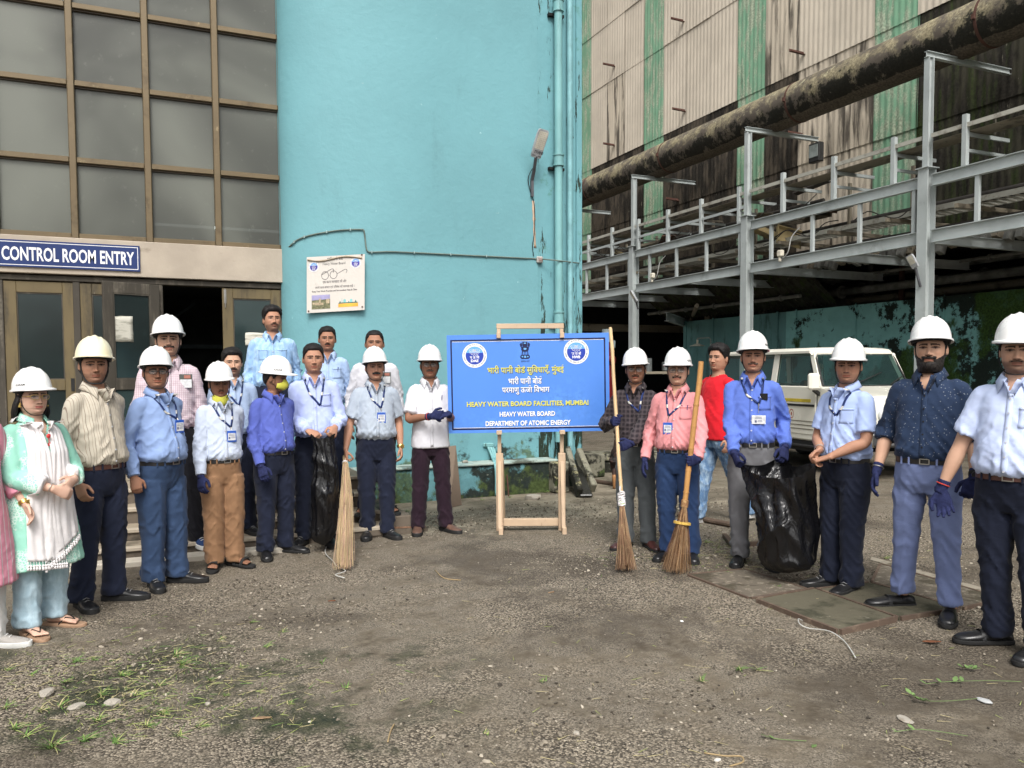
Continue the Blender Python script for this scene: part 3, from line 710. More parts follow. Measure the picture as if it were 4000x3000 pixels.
M_DIM = plain('dim_plant_grey', (.17, .17, .155), .7, .3, 0, .4, 3)
for k, (x, z, r, ya, yb) in enumerate(((16.3, 3.55, .10, 4, 17), (16.9, 3.95, .06, 4, 22), (17.4, 3.4, .13, 6, 20), (16.1, 3.9, .04, 5, 18), (18.0, 3.8, .09, 4, 22), (15.2, 3.45, .05, 16, 23))):
    bb = B(); bb.cyl((x, ya, z), (x, yb, z), r, 12)
    for q in range(5): y = ya+(yb-ya)*(q+.5)/5; bb.cyl((x, y-.03, z), (x, y+.03, z), r*1.7, 12)
    bb.build('inner_pipe', M_DIM, plant, smooth=40)
for k, y in enumerate((7.2, 8.8, 10.4, 13.0, 14.2, 15.6, 18.5, 20.1)):
    bb = B(); bb.cyl((16.2+.5*(k % 3), y, 3.0), (16.2+.5*(k % 3), y, 4.3), .07, 10); bb.cyl((16.2+.5*(k % 3), y, 3.5), (16.2+.5*(k % 3), y, 3.68), .15, 12); bb.build('valve_pipe', (M_DIM, M_RUST)[k % 3 == 1], plant, smooth=40)
for k in range(46):
    y = 4.5+k*.23; bb = B(); bb.box((14.22, y, 4.05-.03*(k % 3)), (.16, .12, .20+.05*((k*7) % 4)), Matrix.Rotation(.35, 3, 'Y')); bb.build('eaves_sheet_end', M_DIM if k % 4 else M_STEELD, plant)
# ---- big insulated pipe on the arms
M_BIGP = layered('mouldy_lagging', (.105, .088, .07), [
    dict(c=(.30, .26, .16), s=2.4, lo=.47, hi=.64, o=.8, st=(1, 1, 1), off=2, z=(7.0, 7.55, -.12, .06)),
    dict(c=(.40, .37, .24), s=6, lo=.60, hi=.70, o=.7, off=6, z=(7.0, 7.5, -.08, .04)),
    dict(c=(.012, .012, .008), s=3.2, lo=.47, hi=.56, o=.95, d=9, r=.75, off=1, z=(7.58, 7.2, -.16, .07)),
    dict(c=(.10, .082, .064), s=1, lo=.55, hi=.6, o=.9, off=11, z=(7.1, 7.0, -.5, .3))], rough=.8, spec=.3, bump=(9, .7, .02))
bigp = thing('overhead_pipe', 'large mouldy brown lagged pipe running overhead on the rack arms', 'pipe', (0, 0, 0))
r_ = .43; PXC, PZC = 12.95, 7.37
b = B(); rings = []
yy = 1.0
while yy < 29:
    rings.append([(PXC+r_*math.cos(2*PI*k/36), yy, PZC+r_*math.sin(2*PI*k/36)) for k in range(36)]); yy += .5
b.loft(rings); b.build('lagging', M_BIGP, bigp, smooth=60)
for y in (5.5, 9.3, 13.7, 18.5, 22.7):
    bb = B(); bb.cyl((PXC, y, PZC), (PXC, y+.05, PZC), r_+.008, 36); bb.lo((PXC-r_-.05, y, PZC-.04), (PXC-r_-.0, y+.05, PZC+.04)); bb.build('strap', M_RUST, bigp)
# ================================================================ PEOPLE
def skin_mat():
    t = NT('skin'); a = t.n('ShaderNodeVertexColor'); a.layer_name = 'col'
    p = t.pos(True); n = t.noise(p, 55, 3)
    c = t.mix(t.mr(t.noise(p, 18, 4), .35, .65, 0, .22), a.outputs[0], t.mix(.5, a.outputs[0], (.30, .11, .06), 'MIX'))
    t.bump(n, .12, .002)
    m = t.done(c, .6, .25)
    t.b.inputs['Subsurface Weight'].default_value = 0.0
    return m
M_SKIN = skin_mat()
def hair_mat(name, col):
    t = NT(name); p = t.pos(True, (1, 1, .35)); n = t.noise(p, 160, 3)
    c = t.mix(t.mr(n, .4, .62), col, sc_(col, 2.6)); t.bump(n, .8, .004); return t.done(c, .6, .25)
M_HAIR = hair_mat('black_hair', (.006, .005, .005)); M_HAIRG = hair_mat('greying_hair', (.03, .028, .026)); M_BEARD = hair_mat('beard_hair', (.012, .010, .009))
M_HELM = plain('white_helmet_plastic', (.80, .80, .79), .28, .5, 0, .02, 3, .02, 40)
M_HELMC = plain('cream_helmet_plastic', (.78, .72, .52), .3, .5, 0, .03, 3, .02, 40)
M_STRAP = plain('black_strap', (.012, .012, .012), .7, .3)
M_BELT = plain('black_leather', (.014, .013, .013), .35, .5)
M_BELTB = plain('brown_leather', (.07, .028, .02), .4, .5)
M_BUCK = plain('buckle_metal', (.5, .48, .44), .3, .5, .9)
M_SHOE = plain('black_shoe_leather', (.012, .012, .013), .3, .5, 0, .3, 9, .2, 40)
M_SOLE = plain('dark_rubber_sole', (.02, .02, .02), .8, .3)
M_SHOEBR = plain('brown_shoe_leather', (.10, .055, .04), .5, .4, 0, .3, 9, .2)
M_SHOEMR = plain('maroon_shoe_leather', (.06, .02, .018), .35, .5, 0, .3, 9, .2)
M_SHOENV = plain('navy_trainer_mesh', (.022, .045, .12), .8, .2)
M_SHOELB = plain('blue_trainer_mesh', (.16, .26, .48), .8, .2)
M_SOLEW = plain('white_sole', (.62, .62, .6), .6, .3)
M_GREYSHOE = plain('grey_trainer', (.32, .30, .28), .8, .2)
M_GLOVE = plain('navy_knit_glove', (.022, .027, .075), .95, .1, 0, .25, 40, .6, 260)
M_MASK = plain('yellow_mask_cloth', (.60, .58, .09), .85, .2, 0, .06, 8, .2, 120)
M_LACE = plain('grey_lace', (.22, .22, .22), .8)
M_GOLD = plain('gold_metal', (.6, .42, .12), .3, .5, .9)
M_BUTTON = plain('button', (.55, .56, .6), .4, .5)
M_CARDB = plain('blue_card_holder', (.02, .09, .42), .35, .5)
M_CARDW = plain('white_card', (.62, .63, .64), .45, .4, 0, .15, 40)
def lany_mat():
    t = NT('lanyard_ribbon'); p = t.pos(True); x = t.xyz(p)
    w_ = t.n('ShaderNodeTexWave', wave_type='BANDS', bands_direction='Z'); t.l(p, w_.inputs[0]); w_.inputs['Scale'].default_value = 2.3
    c = t.mix(t.mr(w_.outputs['Fac'], .88, .93), (.012, .028, .12), (.55, .54, .50))
    return t.done(c, .6, .3)
M_LANY = lany_mat()

def fabric(name, col, pattern=None, c2=None, freq=55, duty=.25, rough=.85, sheen=.0, var=.07):
    t = NT(name); p = t.pos(True); x = t.xyz(p)
    c = t.mix(t.mr(t.noise(p, 5, 4), .3, .7), sc_(col, 1-var), sc_(col, 1+var))
    def lines(o, f, d_, off=0.0):
        fr = t.mth('FRACT', t.mth('ADD', t.mth('MULTIPLY', o, f), off)); return t.mth('LESS_THAN', fr, d_)
    if pattern == 'stripe': c = t.mix(lines(x[0], freq, duty), c, c2)
    if pattern == 'stripe2':
        c = t.mix(lines(x[0], freq, duty), c, c2); c = t.mix(lines(x[0], freq, duty*.8, .42), c, sc_(c2, 1.5))
    if pattern == 'check':
        c = t.mix(lines(x[0], freq, duty), c, c2); c = t.mix(t.mth('MULTIPLY', lines(x[2], freq, duty), .8), c, c2)
    if pattern == 'plaid':
        a = lines(x[0], freq, .42); b_ = lines(x[2], freq, .42)
        c = t.mix(t.mth('MULTIPLY', a, .55), c, c2); c = t.mix(t.mth('MULTIPLY', b_, .55), c, c2)
        c = t.mix(t.mth('MULTIPLY', lines(x[0], freq, .05, .75), .5), c, sc_(c2, .2)); c = t.mix(t.mth('MULTIPLY', lines(x[2], freq, .05, .75), .5), c, sc_(c2, .2))
    if pattern == 'dots':
        v = t.vor(p, freq); c = t.mix(t.mth('LESS_THAN', v, duty), c, c2)
    if pattern == 'denim':
        n = t.noise(t.pos(True, (1, 1, .4)), 24, 5, .7); c = t.mix(t.mr(n, .4, .7), c, c2)
    if pattern == 'lace':
        n = t.vor(p, freq, 'Distance', 'DISTANCE_TO_EDGE'); m = t.mr(t.noise(p, 7, 3), .48, .55); c = t.mix(t.mth('MULTIPLY', t.mth('LESS_THAN', n, .12), m), c, c2)
    n = t.noise(p, 320, 2); fo = t.noise(t.pos(True, (1, 1, 1.9)), 13, 3, .5, 1.2); t.bump(t.mth('ADD', t.mth('MULTIPLY', n, .12), fo), .22, .010)
    t.b.inputs['Sheen Weight'].default_value = .06 if sheen == 0 else sheen
    return t.done(c, rough, .2)

def to_arrays(ob):
    dg = bpy.context.evaluated_depsgraph_get(); ev = ob.evaluated_get(dg); m = ev.to_mesh()
    n = len(m.vertices); co = np.empty(n*3, np.float32); m.vertices.foreach_get('co', co)
    nl = len(m.loops); lv = np.empty(nl, np.int32); m.loops.foreach_get('vertex_index', lv)
    np_ = len(m.polygons); ls = np.empty(np_, np.int32); lt = np.empty(np_, np.int32)
    m.polygons.foreach_get('loop_start', ls); m.polygons.foreach_get('loop_total', lt)
    ev.to_mesh_clear(); return co.reshape(-1, 3).astype(float), lv, ls, lt
def voxel(b, size, smooth=2):
    me = b.mesh('t'); ob = bpy.data.objects.new('t', me); COL.objects.link(ob)
    m = ob.modifiers.new('r', 'REMESH'); m.mode = 'VOXEL'; m.voxel_size = size
    if smooth: m2 = ob.modifiers.new('s', 'SMOOTH'); m2.factor = .5; m2.iterations = smooth
    co, lv, ls, lt = to_arrays(ob)
    bpy.data.objects.remove(ob); bpy.data.meshes.remove(me)
    assert (lt == 4).all()
    return co, lv.reshape(-1, 4)
def vnorm(co, F):
    n = np.cross(co[F[:, 2]]-co[F[:, 0]], co[F[:, 3]]-co[F[:, 1]])
    out = np.zeros_like(co)
    for k in range(4): np.add.at(out, F[:, k], n)
    l = np.linalg.norm(out, axis=1, keepdims=True); l[l == 0] = 1; return out/l
def mk(name, co, F, mats, parent, cols=None, extra=None, mi=None):
    """quad mesh from arrays; extra = B appended"""
    me = bpy.data.meshes.new(name); n = len(co); fl = F.tolist() if len(F) else []
    v = co.tolist()
    if extra is not None:
        v = v+[tuple(p) for p in extra.v]; fl = fl+[tuple(i+n for i in f) for f in extra.f]
    me.from_pydata(v, [], fl)
    for m in (mats if isinstance(mats, (list, tuple)) else [mats]): me.materials.append(m)
    if cols is not None:
        a = me.color_attributes.new('col', 'FLOAT_COLOR', 'POINT'); c = np.ones((len(v), 4), np.float32); c[:n, :3] = cols
        if extra is not None and len(extra.v): c[n:, :3] = np.array([q if q is not None else cols[0] for q in extra.c])
        a.data.foreach_set('color', c.ravel())
    me.polygons.foreach_set('use_smooth', np.ones(len(me.polygons), dtype=bool))
    me.update()
    return link(name, me, parent)
def compact(co, F, keep):
    F = F[keep]; used = np.unique(F); mp = -np.ones(len(co), int); mp[used] = np.arange(len(used)); return co[used], mp[F], used

def ringz(cx, cy, z, w_, f, k, n=28, e=2.3):
    """horizontal ring: half width w_, front depth f (towards -y), back depth k"""
    out = []
    for j in range(n):
        a = 2*PI*j/n; s_, c_ = math.sin(a), math.cos(a)
        x = w_*math.copysign(abs(s_)**(2/e), s_); y = -math.copysign(abs(c_)**(2/e), c_)*(f if c_ > 0 else k)
        out.append((cx+x, cy+y, z))
    return out
def interp(tbl, z):
    for i in range(len(tbl)-1):
        if (tbl[i][0]-z)*(tbl[i+1][0]-z) <= 0 and tbl[i][0] != tbl[i+1][0]:
            t = (z-tbl[i][0])/(tbl[i+1][0]-tbl[i][0]); t = t*t*(3-2*t)*.5+t*.5
            return [tbl[i][k]+(tbl[i+1][k]-tbl[i][k])*t for k in range(1, len(tbl[i]))]
    return list((tbl[0] if abs(z-tbl[0][0]) < abs(z-tbl[-1][0]) else tbl[-1])[1:])
def limb(b, pts, n=14, flat=1, sub=4, side=None):
    c = curve(pts, sub); b.tube([Vector(q[:3]) for q in c], [max(q[3], .002) for q in c], n, flat, True, side)

# ---------------------------------------------------------------- head
HEADT = [  # z, halfwidth, front, back
 (.113, .004, .004, .004), (.110, .026, .028, .034), (.100, .045, .050, .062), (.080, .0625, .072, .083), (.055, .0715, .084, .094),
 (.03, .075, .089, .098), (.0, .0755, .089, .098), (-.02, .074, .087, .094), (-.045, .0695, .085, .083), (-.065, .0645, .083, .069),
 (-.083, .0575, .080, .058), (-.098, .050, .074, .053), (-.108, .0475, .062, .052), (-.118, .0485, .048, .052), (-.135, .051, .046, .055), (-.165, .056, .050, .060), (-.2, .066, .055, .066)]
_HN = 72
_zs = np.concatenate([np.linspace(.113, .085, 7)[:-1], np.linspace(.085, .035, 10)[:-1], np.linspace(.035, -.115, 50)[:-1], np.linspace(-.115, -.2, 9)])
_u = np.linspace(-PI, PI, _HN, endpoint=False); _th = _u-.55*np.sin(_u)
def g2(x, z, cx, cz, sx, sz): return np.exp(-((x-cx)/sx)**2-((z-cz)/sz)**2)
def head_base(P):
    nz = len(_zs); co = np.zeros((nz, _HN, 3))
    rj = random.Random(P['seed']+1); wj = P.get('jaw', 1.0)*(1+rj.uniform(-.05, .05)); fat = P.get('facefat', 0)
    for i, z in enumerate(_zs):
        w_, f, k = interp(HEADT, z)
        lowf = sstep(np.array([-z]), .02, .09)[0]; w_ = w_*(1+lowf*(wj-1)+fat*.12*lowf)
        e = 2.15+.35*math.exp(-((z+.02)/.05)**2)
        if z < -.07: e = 2.15
        s_, c_ = np.sin(_th), np.cos(_th)
        x = w_*np.sign(s_)*np.abs(s_)**(2/e); y = -np.sign(c_)*np.abs(c_)**(2/e)*np.where(c_ > 0, f, k)
        co[i, :, 0] = x; co[i, :, 1] = y+.008; co[i, :, 2] = z
    X, Z = co[..., 0], co[..., 2]; front = (np.cos(_th)[None, :] > .15)*1.0
    d = np.zeros_like(X)
    d += .0035*g2(X, Z, .03, .024, .022, .008)+.0035*g2(X, Z, -.03, .024, .022, .008)+.003*g2(X, Z, 0, .02, .012, .01)
    d -= .0085*(g2(X, Z, .031, .004, .016, .011)+g2(X, Z, -.031, .004, .016, .011))
    d += .0022*(g2(X, Z, .031, .003, .012, .0075)+g2(X, Z, -.031, .003, .012, .0075))
    nz_amp = np.interp(-Z, [-.02, -.01, .0, .02, .033, .038, .044], [0, .004, .008, .018, .0235, .018, 0])*P.get('nose', 1.1+.3*rj.random())
    nz_w = np.interp(-Z, [-.01, .02, .035], [.0062, .0075, .0105]); d += nz_amp*np.exp(-(X/nz_w)**2)
    d += .009*(g2(X, Z, .0135, -.035, .0055, .0065)+g2(X, Z, -.0135, -.035, .0055, .0065))
    d += .005*(g2(X, Z, .045, -.022, .018, .018)+g2(X, Z, -.045, -.022, .018, .018))*(1+fat)
    d += fat*.006*(g2(X, Z, .04, -.055, .022, .03)+g2(X, Z, -.04, -.055, .022, .03))
    d += .0055*g2(X, Z, 0, -.0565, .022, .0055)+.0055*g2(X, Z, 0, -.068, .018, .0055)-.004*g2(X, Z, 0, -.0615, .024, .0022)
    d -= .003*g2(X, Z, 0, -.077, .02, .005); d += .006*g2(X, Z, 0, -.092, .018, .011)
    d += .003*(g2(X, Z, .028, -.05, .006, .012)+g2(X, Z, -.028, -.05, .006, .012))
    co[..., 1] -= d*front
    return co
def head_colors(co, P):
    X, Z = co[..., 0], co[..., 2]; front = (np.cos(_th)[None, :] > .15)
    s = np.array(P['skin']); C = np.tile(s, X.shape+(1,))
    def lay(m, c):
        nonlocal C
        m = (np.clip(m, 0, 1)*front)[..., None]; C = C*(1-m)+np.array(c)*m
    lay(.18*g2(X, Z, .045, -.03, .02, .018)+.18*g2(X, Z, -.045, -.03, .02, .018), s*np.array([1.25, .9, .85]))
    lay(.55*(g2(X, Z, .032-0*X, -.050, .0045, .014)+g2(X, Z, -.032, -.050, .0045, .014)), s*.55)  # shade in the smile folds, painted into the skin colour
    lay(.5*g2(X, Z, 0, -.078, .018, .004)+.35*(g2(X, Z, .013, -.02, .004, .02)+g2(X, Z, -.013, -.02, .004, .02)), s*.6)  # painted shade under the lip and down the sides of the nose
    lay(.7*(g2(X, Z, .030, .005, .019, .012)+g2(X, Z, -.030, .005, .019, .012)), s*.5)  # eye sockets darkened in colour to deepen their shade
    lay(.35*g2(X, Z, 0, -.03, .012, .012), s*np.array([1.2, 1, .95]))
    lay(.8*((np.abs(X) < .024-.35*np.abs(Z+.0615)) & (np.abs(Z+.0625) < .0085)), np.array(P.get('lip', s*np.array([.80, .45, .45]))))
    lay(.75*((np.abs(X) < .022) & (np.abs(Z+.0615) < .0013)), s*.25)
    lay(.8*((np.abs(np.abs(X)-.010) < .006) & (np.abs(Z+.041) < .0026)), s*.22)  # dark of the nostrils painted on, no openings modelled
    st = P.get('stubble', 0)
    if st: lay(st*sstep(-Z, .045, .06)*(Z > -.125)+st*.8*((np.abs(X) < .032) & (Z < -.042) & (Z > -.055)), (.03, .022, .018))
    for sx in (-1, 1):
        ex = (X-sx*.031); ez = Z-.0035
        op = P.get('eye', 1.0)
        r = (ex/.0145)**2+(ez/(.0050*op))**2
        lay(.95*(r < 2.3)*(ez > -.001), s*.12)
        lay(.9*(r < 1.0), (.11, .08, .07)); lay(1.0*((r < 1.1) & (np.abs(ex-P.get('look', 0)*.006) < .0062)), (.012, .008, .006))
        bz = .0225-.0035*((ex*sx)/.02)**2*(ex*sx > 0)
        lay(.95*((np.abs(ex) < .023) & (np.abs(Z-bz) < .0046*(1-.3*(ex*sx)/.02))), P.get('browc', (.015, .012, .010)))
    if P.get('bindi'): lay(1.0*(((X/.004)**2+((Z-.035)/.005)**2) < 1), P['bindi'])
    return C
def hairline(th):
    a = np.abs(th)
    return np.interp(a, [0, .55, .85, 1.15, 1.45, 1.6, 2.0, 2.6, 3.15], [.066, .066, .045, .02, -.012, .01, -.045, -.066, -.07])
def strip_from(co, mask, offs, F_only=False):
    """closed-ish patch lifted off the head grid where mask (faces) is true"""
    nz, nh = mask.shape; idx = np.arange(nz*nh).reshape(nz, nh); F = []
    for i in range(nz-1):
        for j in range(nh):
            k = (j+1) % nh
            if mask[i, j] and mask[i+1, j] and mask[i, k] and mask[i+1, k]: F.append((idx[i, j], idx[i+1, j], idx[i+1, k], idx[i, k]))
    if not F: return None
    F = np.array(F); flat = co.reshape(-1, 3); return flat+offs.reshape(-1, 3), F
def grid_normals(co):
    du = np.roll(co, -1, 1)-np.roll(co, 1, 1); dv = np.gradient(co, axis=0)
    n = np.cross(dv, du); l = np.linalg.norm(n, axis=2, keepdims=True); l[l == 0] = 1; n = n/l
    s = np.sign((n*(co-np.array([0, .01, 0]))).sum(2, keepdims=True)); s[s == 0] = 1
    return n*s
HAIR_MODES = dict(short=(.005, .015), full=(.009, .026), crop=(.004, .007), under=(.006, .010), none=(.003, .003), spiky=(.005, .028))

def helmet_mesh(name='shell'):
    b = B(); nh = 56; rings = []
    ths = [2*PI*j/nh-PI for j in range(nh)]
    Z0, H = .044, .134
    for i in range(0, 17):
        ph = PI/2*i/16; rr = max(math.cos(ph), .0)**.82; z = Z0+H*math.sin(ph)
        row = []
        for th in ths:
            c_ = math.cos(th); s_ = math.sin(th)
            x = .106*rr*s_; y = (-.135 if c_ > 0 else -.138)*rr*c_
            k = 0
            if ph > .35:
                for cx_, wd, am in ((0, .014, .0085), (.036, .006, .005), (-.036, .006, .005)):
                    k += am*math.exp(-((x-cx_)/wd)**2)*min(1, (ph-.35)*3)*(abs(y) < .115)
            row.append((x, y+.004, z+k))
        rings.append(row)
    # brim
    def brim(ext, dz):
        row = []
        for th in ths:
            c_ = math.cos(th); s_ = math.sin(th); pk = max(0, c_)**2.2
            e = ext*(.010+.040*pk); L = math.hypot(.106*s_, .135*c_)
            x = .106*s_*(1+e/L); y = -(.135 if c_ > 0 else .138)*c_*(1+e/L)
            row.append((x, y+.004, Z0+dz-ext*.010*pk-.004*ext*abs(s_)))
        return row
    out = [brim(1, -.009), brim(1.04, -.004), brim(1.0, .001), brim(.4, .002)]+rings
    out = [[(p[0]*.93, p[1]*.93, Z0+.03) for p in rings[0]], [(p[0]*.97, p[1]*.97, Z0-.004) for p in rings[0]]]+out
    b.loft(out, True, False); n = len(out)*nh
    b.add([(0, .004, Z0+H+.004)], []); 
    top = (len(out)-1)*nh; cidx = len(b.v)-1
    b.f += [(top+j, top+(j+1) % nh, cidx) for j in range(nh)]; b.m += [0]*nh
    me = b.mesh(name); smooth_angle(me, 50); return me
ME_HELM = helmet_mesh(); ME_HELM.materials.append(M_HELM)
def helmet_brow():
    b = B(); nh = 40
    b.loft([[( .103*k*math.sin(t_), -.125*k*math.cos(t_)+.004, z) for t_ in [2*PI*j/nh for j in range(nh)]] for k, z in ((1, .05), (.97, .024), (.90, .024), (.93, .05))], True, False)
    me = b.mesh('head_band'); smooth_angle(me, 40); me.materials.append(M_STRAP); return me
ME_BAND = helmet_brow()
def text_data(s_, size, bold=0.0, shear=0):
    cu = bpy.data.curves.new('t', 'FONT'); cu.body = s_; cu.size = size; cu.offset = bold*size; cu.shear = shear; cu.resolution_u = 3
    cu.align_x = 'CENTER'; cu.align_y = 'CENTER'
    ob = bpy.data.objects.new('t', cu); COL.objects.link(ob); dg = bpy.context.evaluated_depsgraph_get(); m = ob.evaluated_get(dg).to_mesh()
    v = [tuple(q.co) for q in m.vertices]; f = [tuple(p.vertices) for p in m.polygons]
    ob.evaluated_get(dg).to_mesh_clear(); bpy.data.objects.remove(ob); bpy.data.curves.remove(cu); return v, f

# ---------------------------------------------------------------- hands
def hand(b, W, d, n, sx, curl=.35, s=1.0, spread=.0, pad=0, point=None, thumb=.5):
    """W wrist, d finger direction, n palm normal, sx=+1 left hand (viewer's right)"""
    W = Vector(W); d = Vector(d).normalized(); n = Vector(n); n = (n-d*n.dot(d)).normalized(); t = n.cross(d)*sx
    p = lambda a, c, e: W+d*a*s+t*c*s+n*e*s
    rings = []
    for a, hw, hd, off in ((-.022, .026, .019, 0), (.005, .028, .017, 0), (.03, .036, .016, .002), (.06, .041, .0155, .002), (.085, .041, .0135, .001), (.094, .036, .010, .001)):
        rings.append([p(a, math.cos(q)*(hw+pad)+off, math.sin(q)*(hd+pad)) for q in [2*PI*j/14 for j in range(14)]])
    b.loft(rings)
    for k, (c, L, r) in enumerate(((.030, .070, .0088), (.0105, .080, .0092), (-.0095, .075, .0088), (-.029, .058, .0078))):
        base = p(.082, c, 0); ang = 0; pt = base; pts = [p(.06, c*.9, 0), base]
        cc = curl if (point is None or k != 0) else point
        for seg, ln in enumerate((.42, .32, .26)):
            ang += cc*(.9, 1.25, .8)[seg]
            dd = (d*math.cos(ang)+n*math.sin(ang)+t*spread*(1.5-k)*.12)
            pt = pt+dd*L*ln*s; pts.append(pt)
        b.tube(pts, [(r+pad)*s*.95, (r+pad)*s, (r+pad)*s*.97, (r+pad)*s*.9, (r+pad)*s*.72], 8)
    tb = p(.022, .024, .004); m1 = tb+(d*.55+t*.62+n*.35*thumb*2).normalized()*.040*s; m2 = m1+(d*.82+t*.22*(1-thumb)+n*.6*thumb).normalized()*.032*s; m3 = m2+(d*.8-t*.12*thumb+n*.6*thumb).normalized()*.024*s
    b.tube([p(.01, .012, 0), tb, m1, m2, m3], [.012*s, (.014+pad)*s, (.0115+pad)*s, (.0105+pad)*s, (.0075+pad)*s], 8)
def ik(S, W, pole, L1=.285, L2=.262):
    S = Vector(S); W = Vector(W); v = W-S; D = min(v.length, (L1+L2)*.998); u = v.normalized()
    a = (L1*L1-L2*L2+D*D)/(2*D); h = math.sqrt(max(L1*L1-a*a, 0)); pl = Vector(pole); pl = (pl-u*pl.dot(u)).normalized()
    return S+u*a+pl*h, S+u*D

def person(P):
    H = P['H']; s = H/1.70; P['wd'] = P.get('wd', 1.0)*.98
    root = thing('person', P['label'], 'person', P['loc'], P['rot'], P.get('group'), s)
    wd = P.get('wd', 1.0); belly = P.get('belly', .3); skin = P['skin']
    kur = P.get('kurta')
    # ---- posture
    SH = [None, None]; EL = [None, None]; WR = [None, None]; arms = P.get('arms', {})
    rv = random.Random(P['seed']); 
    for q, sx in ((0, -1), (1, 1)):
        a = arms.get('R' if sx < 0 else 'L', {})
        Sx = Vector((sx*.150*(.5+.5*wd), .004, 1.348))
        Wp = Vector(a.get('w', (sx*(.218+.06*(wd-1)+rv.uniform(-.012, .012)), -.045+rv.uniform(-.07, .04), .828+rv.uniform(0, .012))))
        E, Wp = ik(Sx, Wp, a.get('pole', (sx*.35, 1, -.1)))
        SH[q], EL[q], WR[q] = Sx, E, Wp
    feet = P.get('feet', {}); FT = []
    for q, sx in ((0, -1), (1, 1)):
        f = feet.get('R' if sx < 0 else 'L', {})
        FT.append((Vector((f.get('x', sx*(.10+rv.uniform(-.02, .03))), f.get('y', .01+rv.uniform(-.055, .04)), f.get('z', 0))), f.get('yaw', sx*(14+rv.uniform(-8, 16)))))
    # ---- body
    b = B()
    T = [(.86, .14, .10, .11), (.95, .135, .10, .09), (1.05, .125, .10, .08), (1.2, .138, .095, .09), (1.3, .142, .098, .092), (1.355, .128, .085, .085), (1.395, .088, .07, .075), (1.43, .064, .052, .062), (1.475, .055, .046, .057)]
    rg = []
    for z in np.linspace(.86, 1.475, 18):
        w_, f, k = interp(T, z); up = sstep(np.array([z]), 1.25, 1.36)[0]
        sc = 1+(wd-1)*.9; rg.append(ringz(0, .008, z, w_*sc*(1 if z < 1.4 else 1/sc*1.0), f*(1+(wd-1)*.6), k*(1+(wd-1)*.5), 20))
    b.loft(rg)
    for q, sx in ((0, -1), (1, 1)):
        S_, E_, W_ = SH[q], EL[q], WR[q]
        aw = 1+(wd-1)*.6
        limb(b, [(sx*.10, .004, 1.35, .042), (*S_, .048*aw), (*(S_*.5+E_*.5), .046*aw), (*E_, .038*aw), (*(E_*.62+W_*.38), .040*aw), (*(E_*.1+W_*.9), .026), (*W_, .0255)], 12)
        a = arms.get('R' if sx < 0 else 'L', {})
        if not a.get('glove') and not a.get('hidden'):
            fd = (W_-E_).normalized(); d = a.get('d', tuple(fd)); n = a.get('n', (-sx, .15, 0))
            hand(b, W_, d, n, sx, a.get('curl', .32), 1.02, a.get('spread', 0), 0, a.get('point'), a.get('thumb', .4))
        elif a.get('glove'): b.sphere(W_+(W_-E_).normalized()*.015, .020, 8, 6)
        Fp, yaw = FT[q]; hip = Vector((sx*.088, .01, .87)); an = Vector((Fp.x, Fp.y+.02, Fp.z+.09)); kn = hip*.48+an*.52+Vector((0, feet.get('knee', -.02), 0))
        limb(b, [(*hip, .07), (*(hip*.6+kn*.4), .062), (*kn, .045), (*(kn*.6+an*.4), .045), (*an, .034), (an.x, an.y, an.z-.03, .036)], 10)
        if P.get('shoes') in ('sandal', 'flipflop'):
            c_, s2 = math.cos(R(yaw)), math.sin(R(yaw)); tr = lambda x, y, z: (Fp.x+x*c_-y*s2, Fp.y+x*s2+y*c_, Fp.z+z)
            b.loft([[tr(w_*math.cos(t_), y, zc+hh*math.sin(t_)) for t_ in [2*PI*j/10 for j in range(10)]] for y, w_, zc, hh in ((.05, .022, .045, .02), (.03, .031, .055, .032), (-.02, .033, .06, .036), (-.08, .038, .05, .024), (-.13, .042, .042, .016), (-.155, .038, .038, .011))])
            for k in range(5): b.tube([tr((k-2)*.0165*(-sx)*-1, -.13, .040), tr((k-2)*.0175*-sx*-1, -.175+.006*abs(k*(1 if sx > 0 else 1)-0)*(1), .038), tr((k-2)*.018*-sx*-1, -.19+.007*k, .034)], [.010, .0095-.0008*k, .008-.0008*k], 7)
    co, F = voxel(b, .0075, 1)
    nb = len(co); cols = np.tile(np.array(skin), (nb, 1))
    # head
    hc = head_base(P); hn = hc.reshape(-1, 3); hcol = head_colors(hc, P)
    yaw, pit, rol = P.get('head', (0, 0, 0)); hp = Vector((0, .018, 1.475))
    Mh = Matrix.Translation(hp) @ Matrix.Rotation(R(yaw), 4, 'Z') @ Matrix.Rotation(R(-pit), 4, 'X') @ Matrix.Rotation(R(rol), 4, 'Y') @ Matrix.Translation(Vector((0, -.026, 1.590-1.475)))
    hsc = P.get('hs', 1.05); Mh = Mh @ Matrix.Scale(hsc, 4)
    MhA = np.array(Mh)
    xf = lambda A: A @ MhA[:3, :3].T+MhA[:3, 3]
    nz = len(_zs); idx = np.arange(nz*_HN).reshape(nz, _HN)
    HF = np.array([(idx[i, j], idx[i+1, j], idx[i+1, (j+1) % _HN], idx[i, (j+1) % _HN]) for i in range(nz-1) for j in range(_HN)])
    hw = xf(hn)
    # lower neck rings stay with the body
    k = sstep(hn[:, 2], -.19, -.11)[:, None]; rest = hn*hsc+np.array([0, -.008, 1.590]); hw = hw*k+rest*(1-k)
    co2 = np.vstack([co, hw]); F2 = np.vstack([F, HF+nb]); cols = np.vstack([cols, hcol.reshape(-1, 3)])
    ex = B()
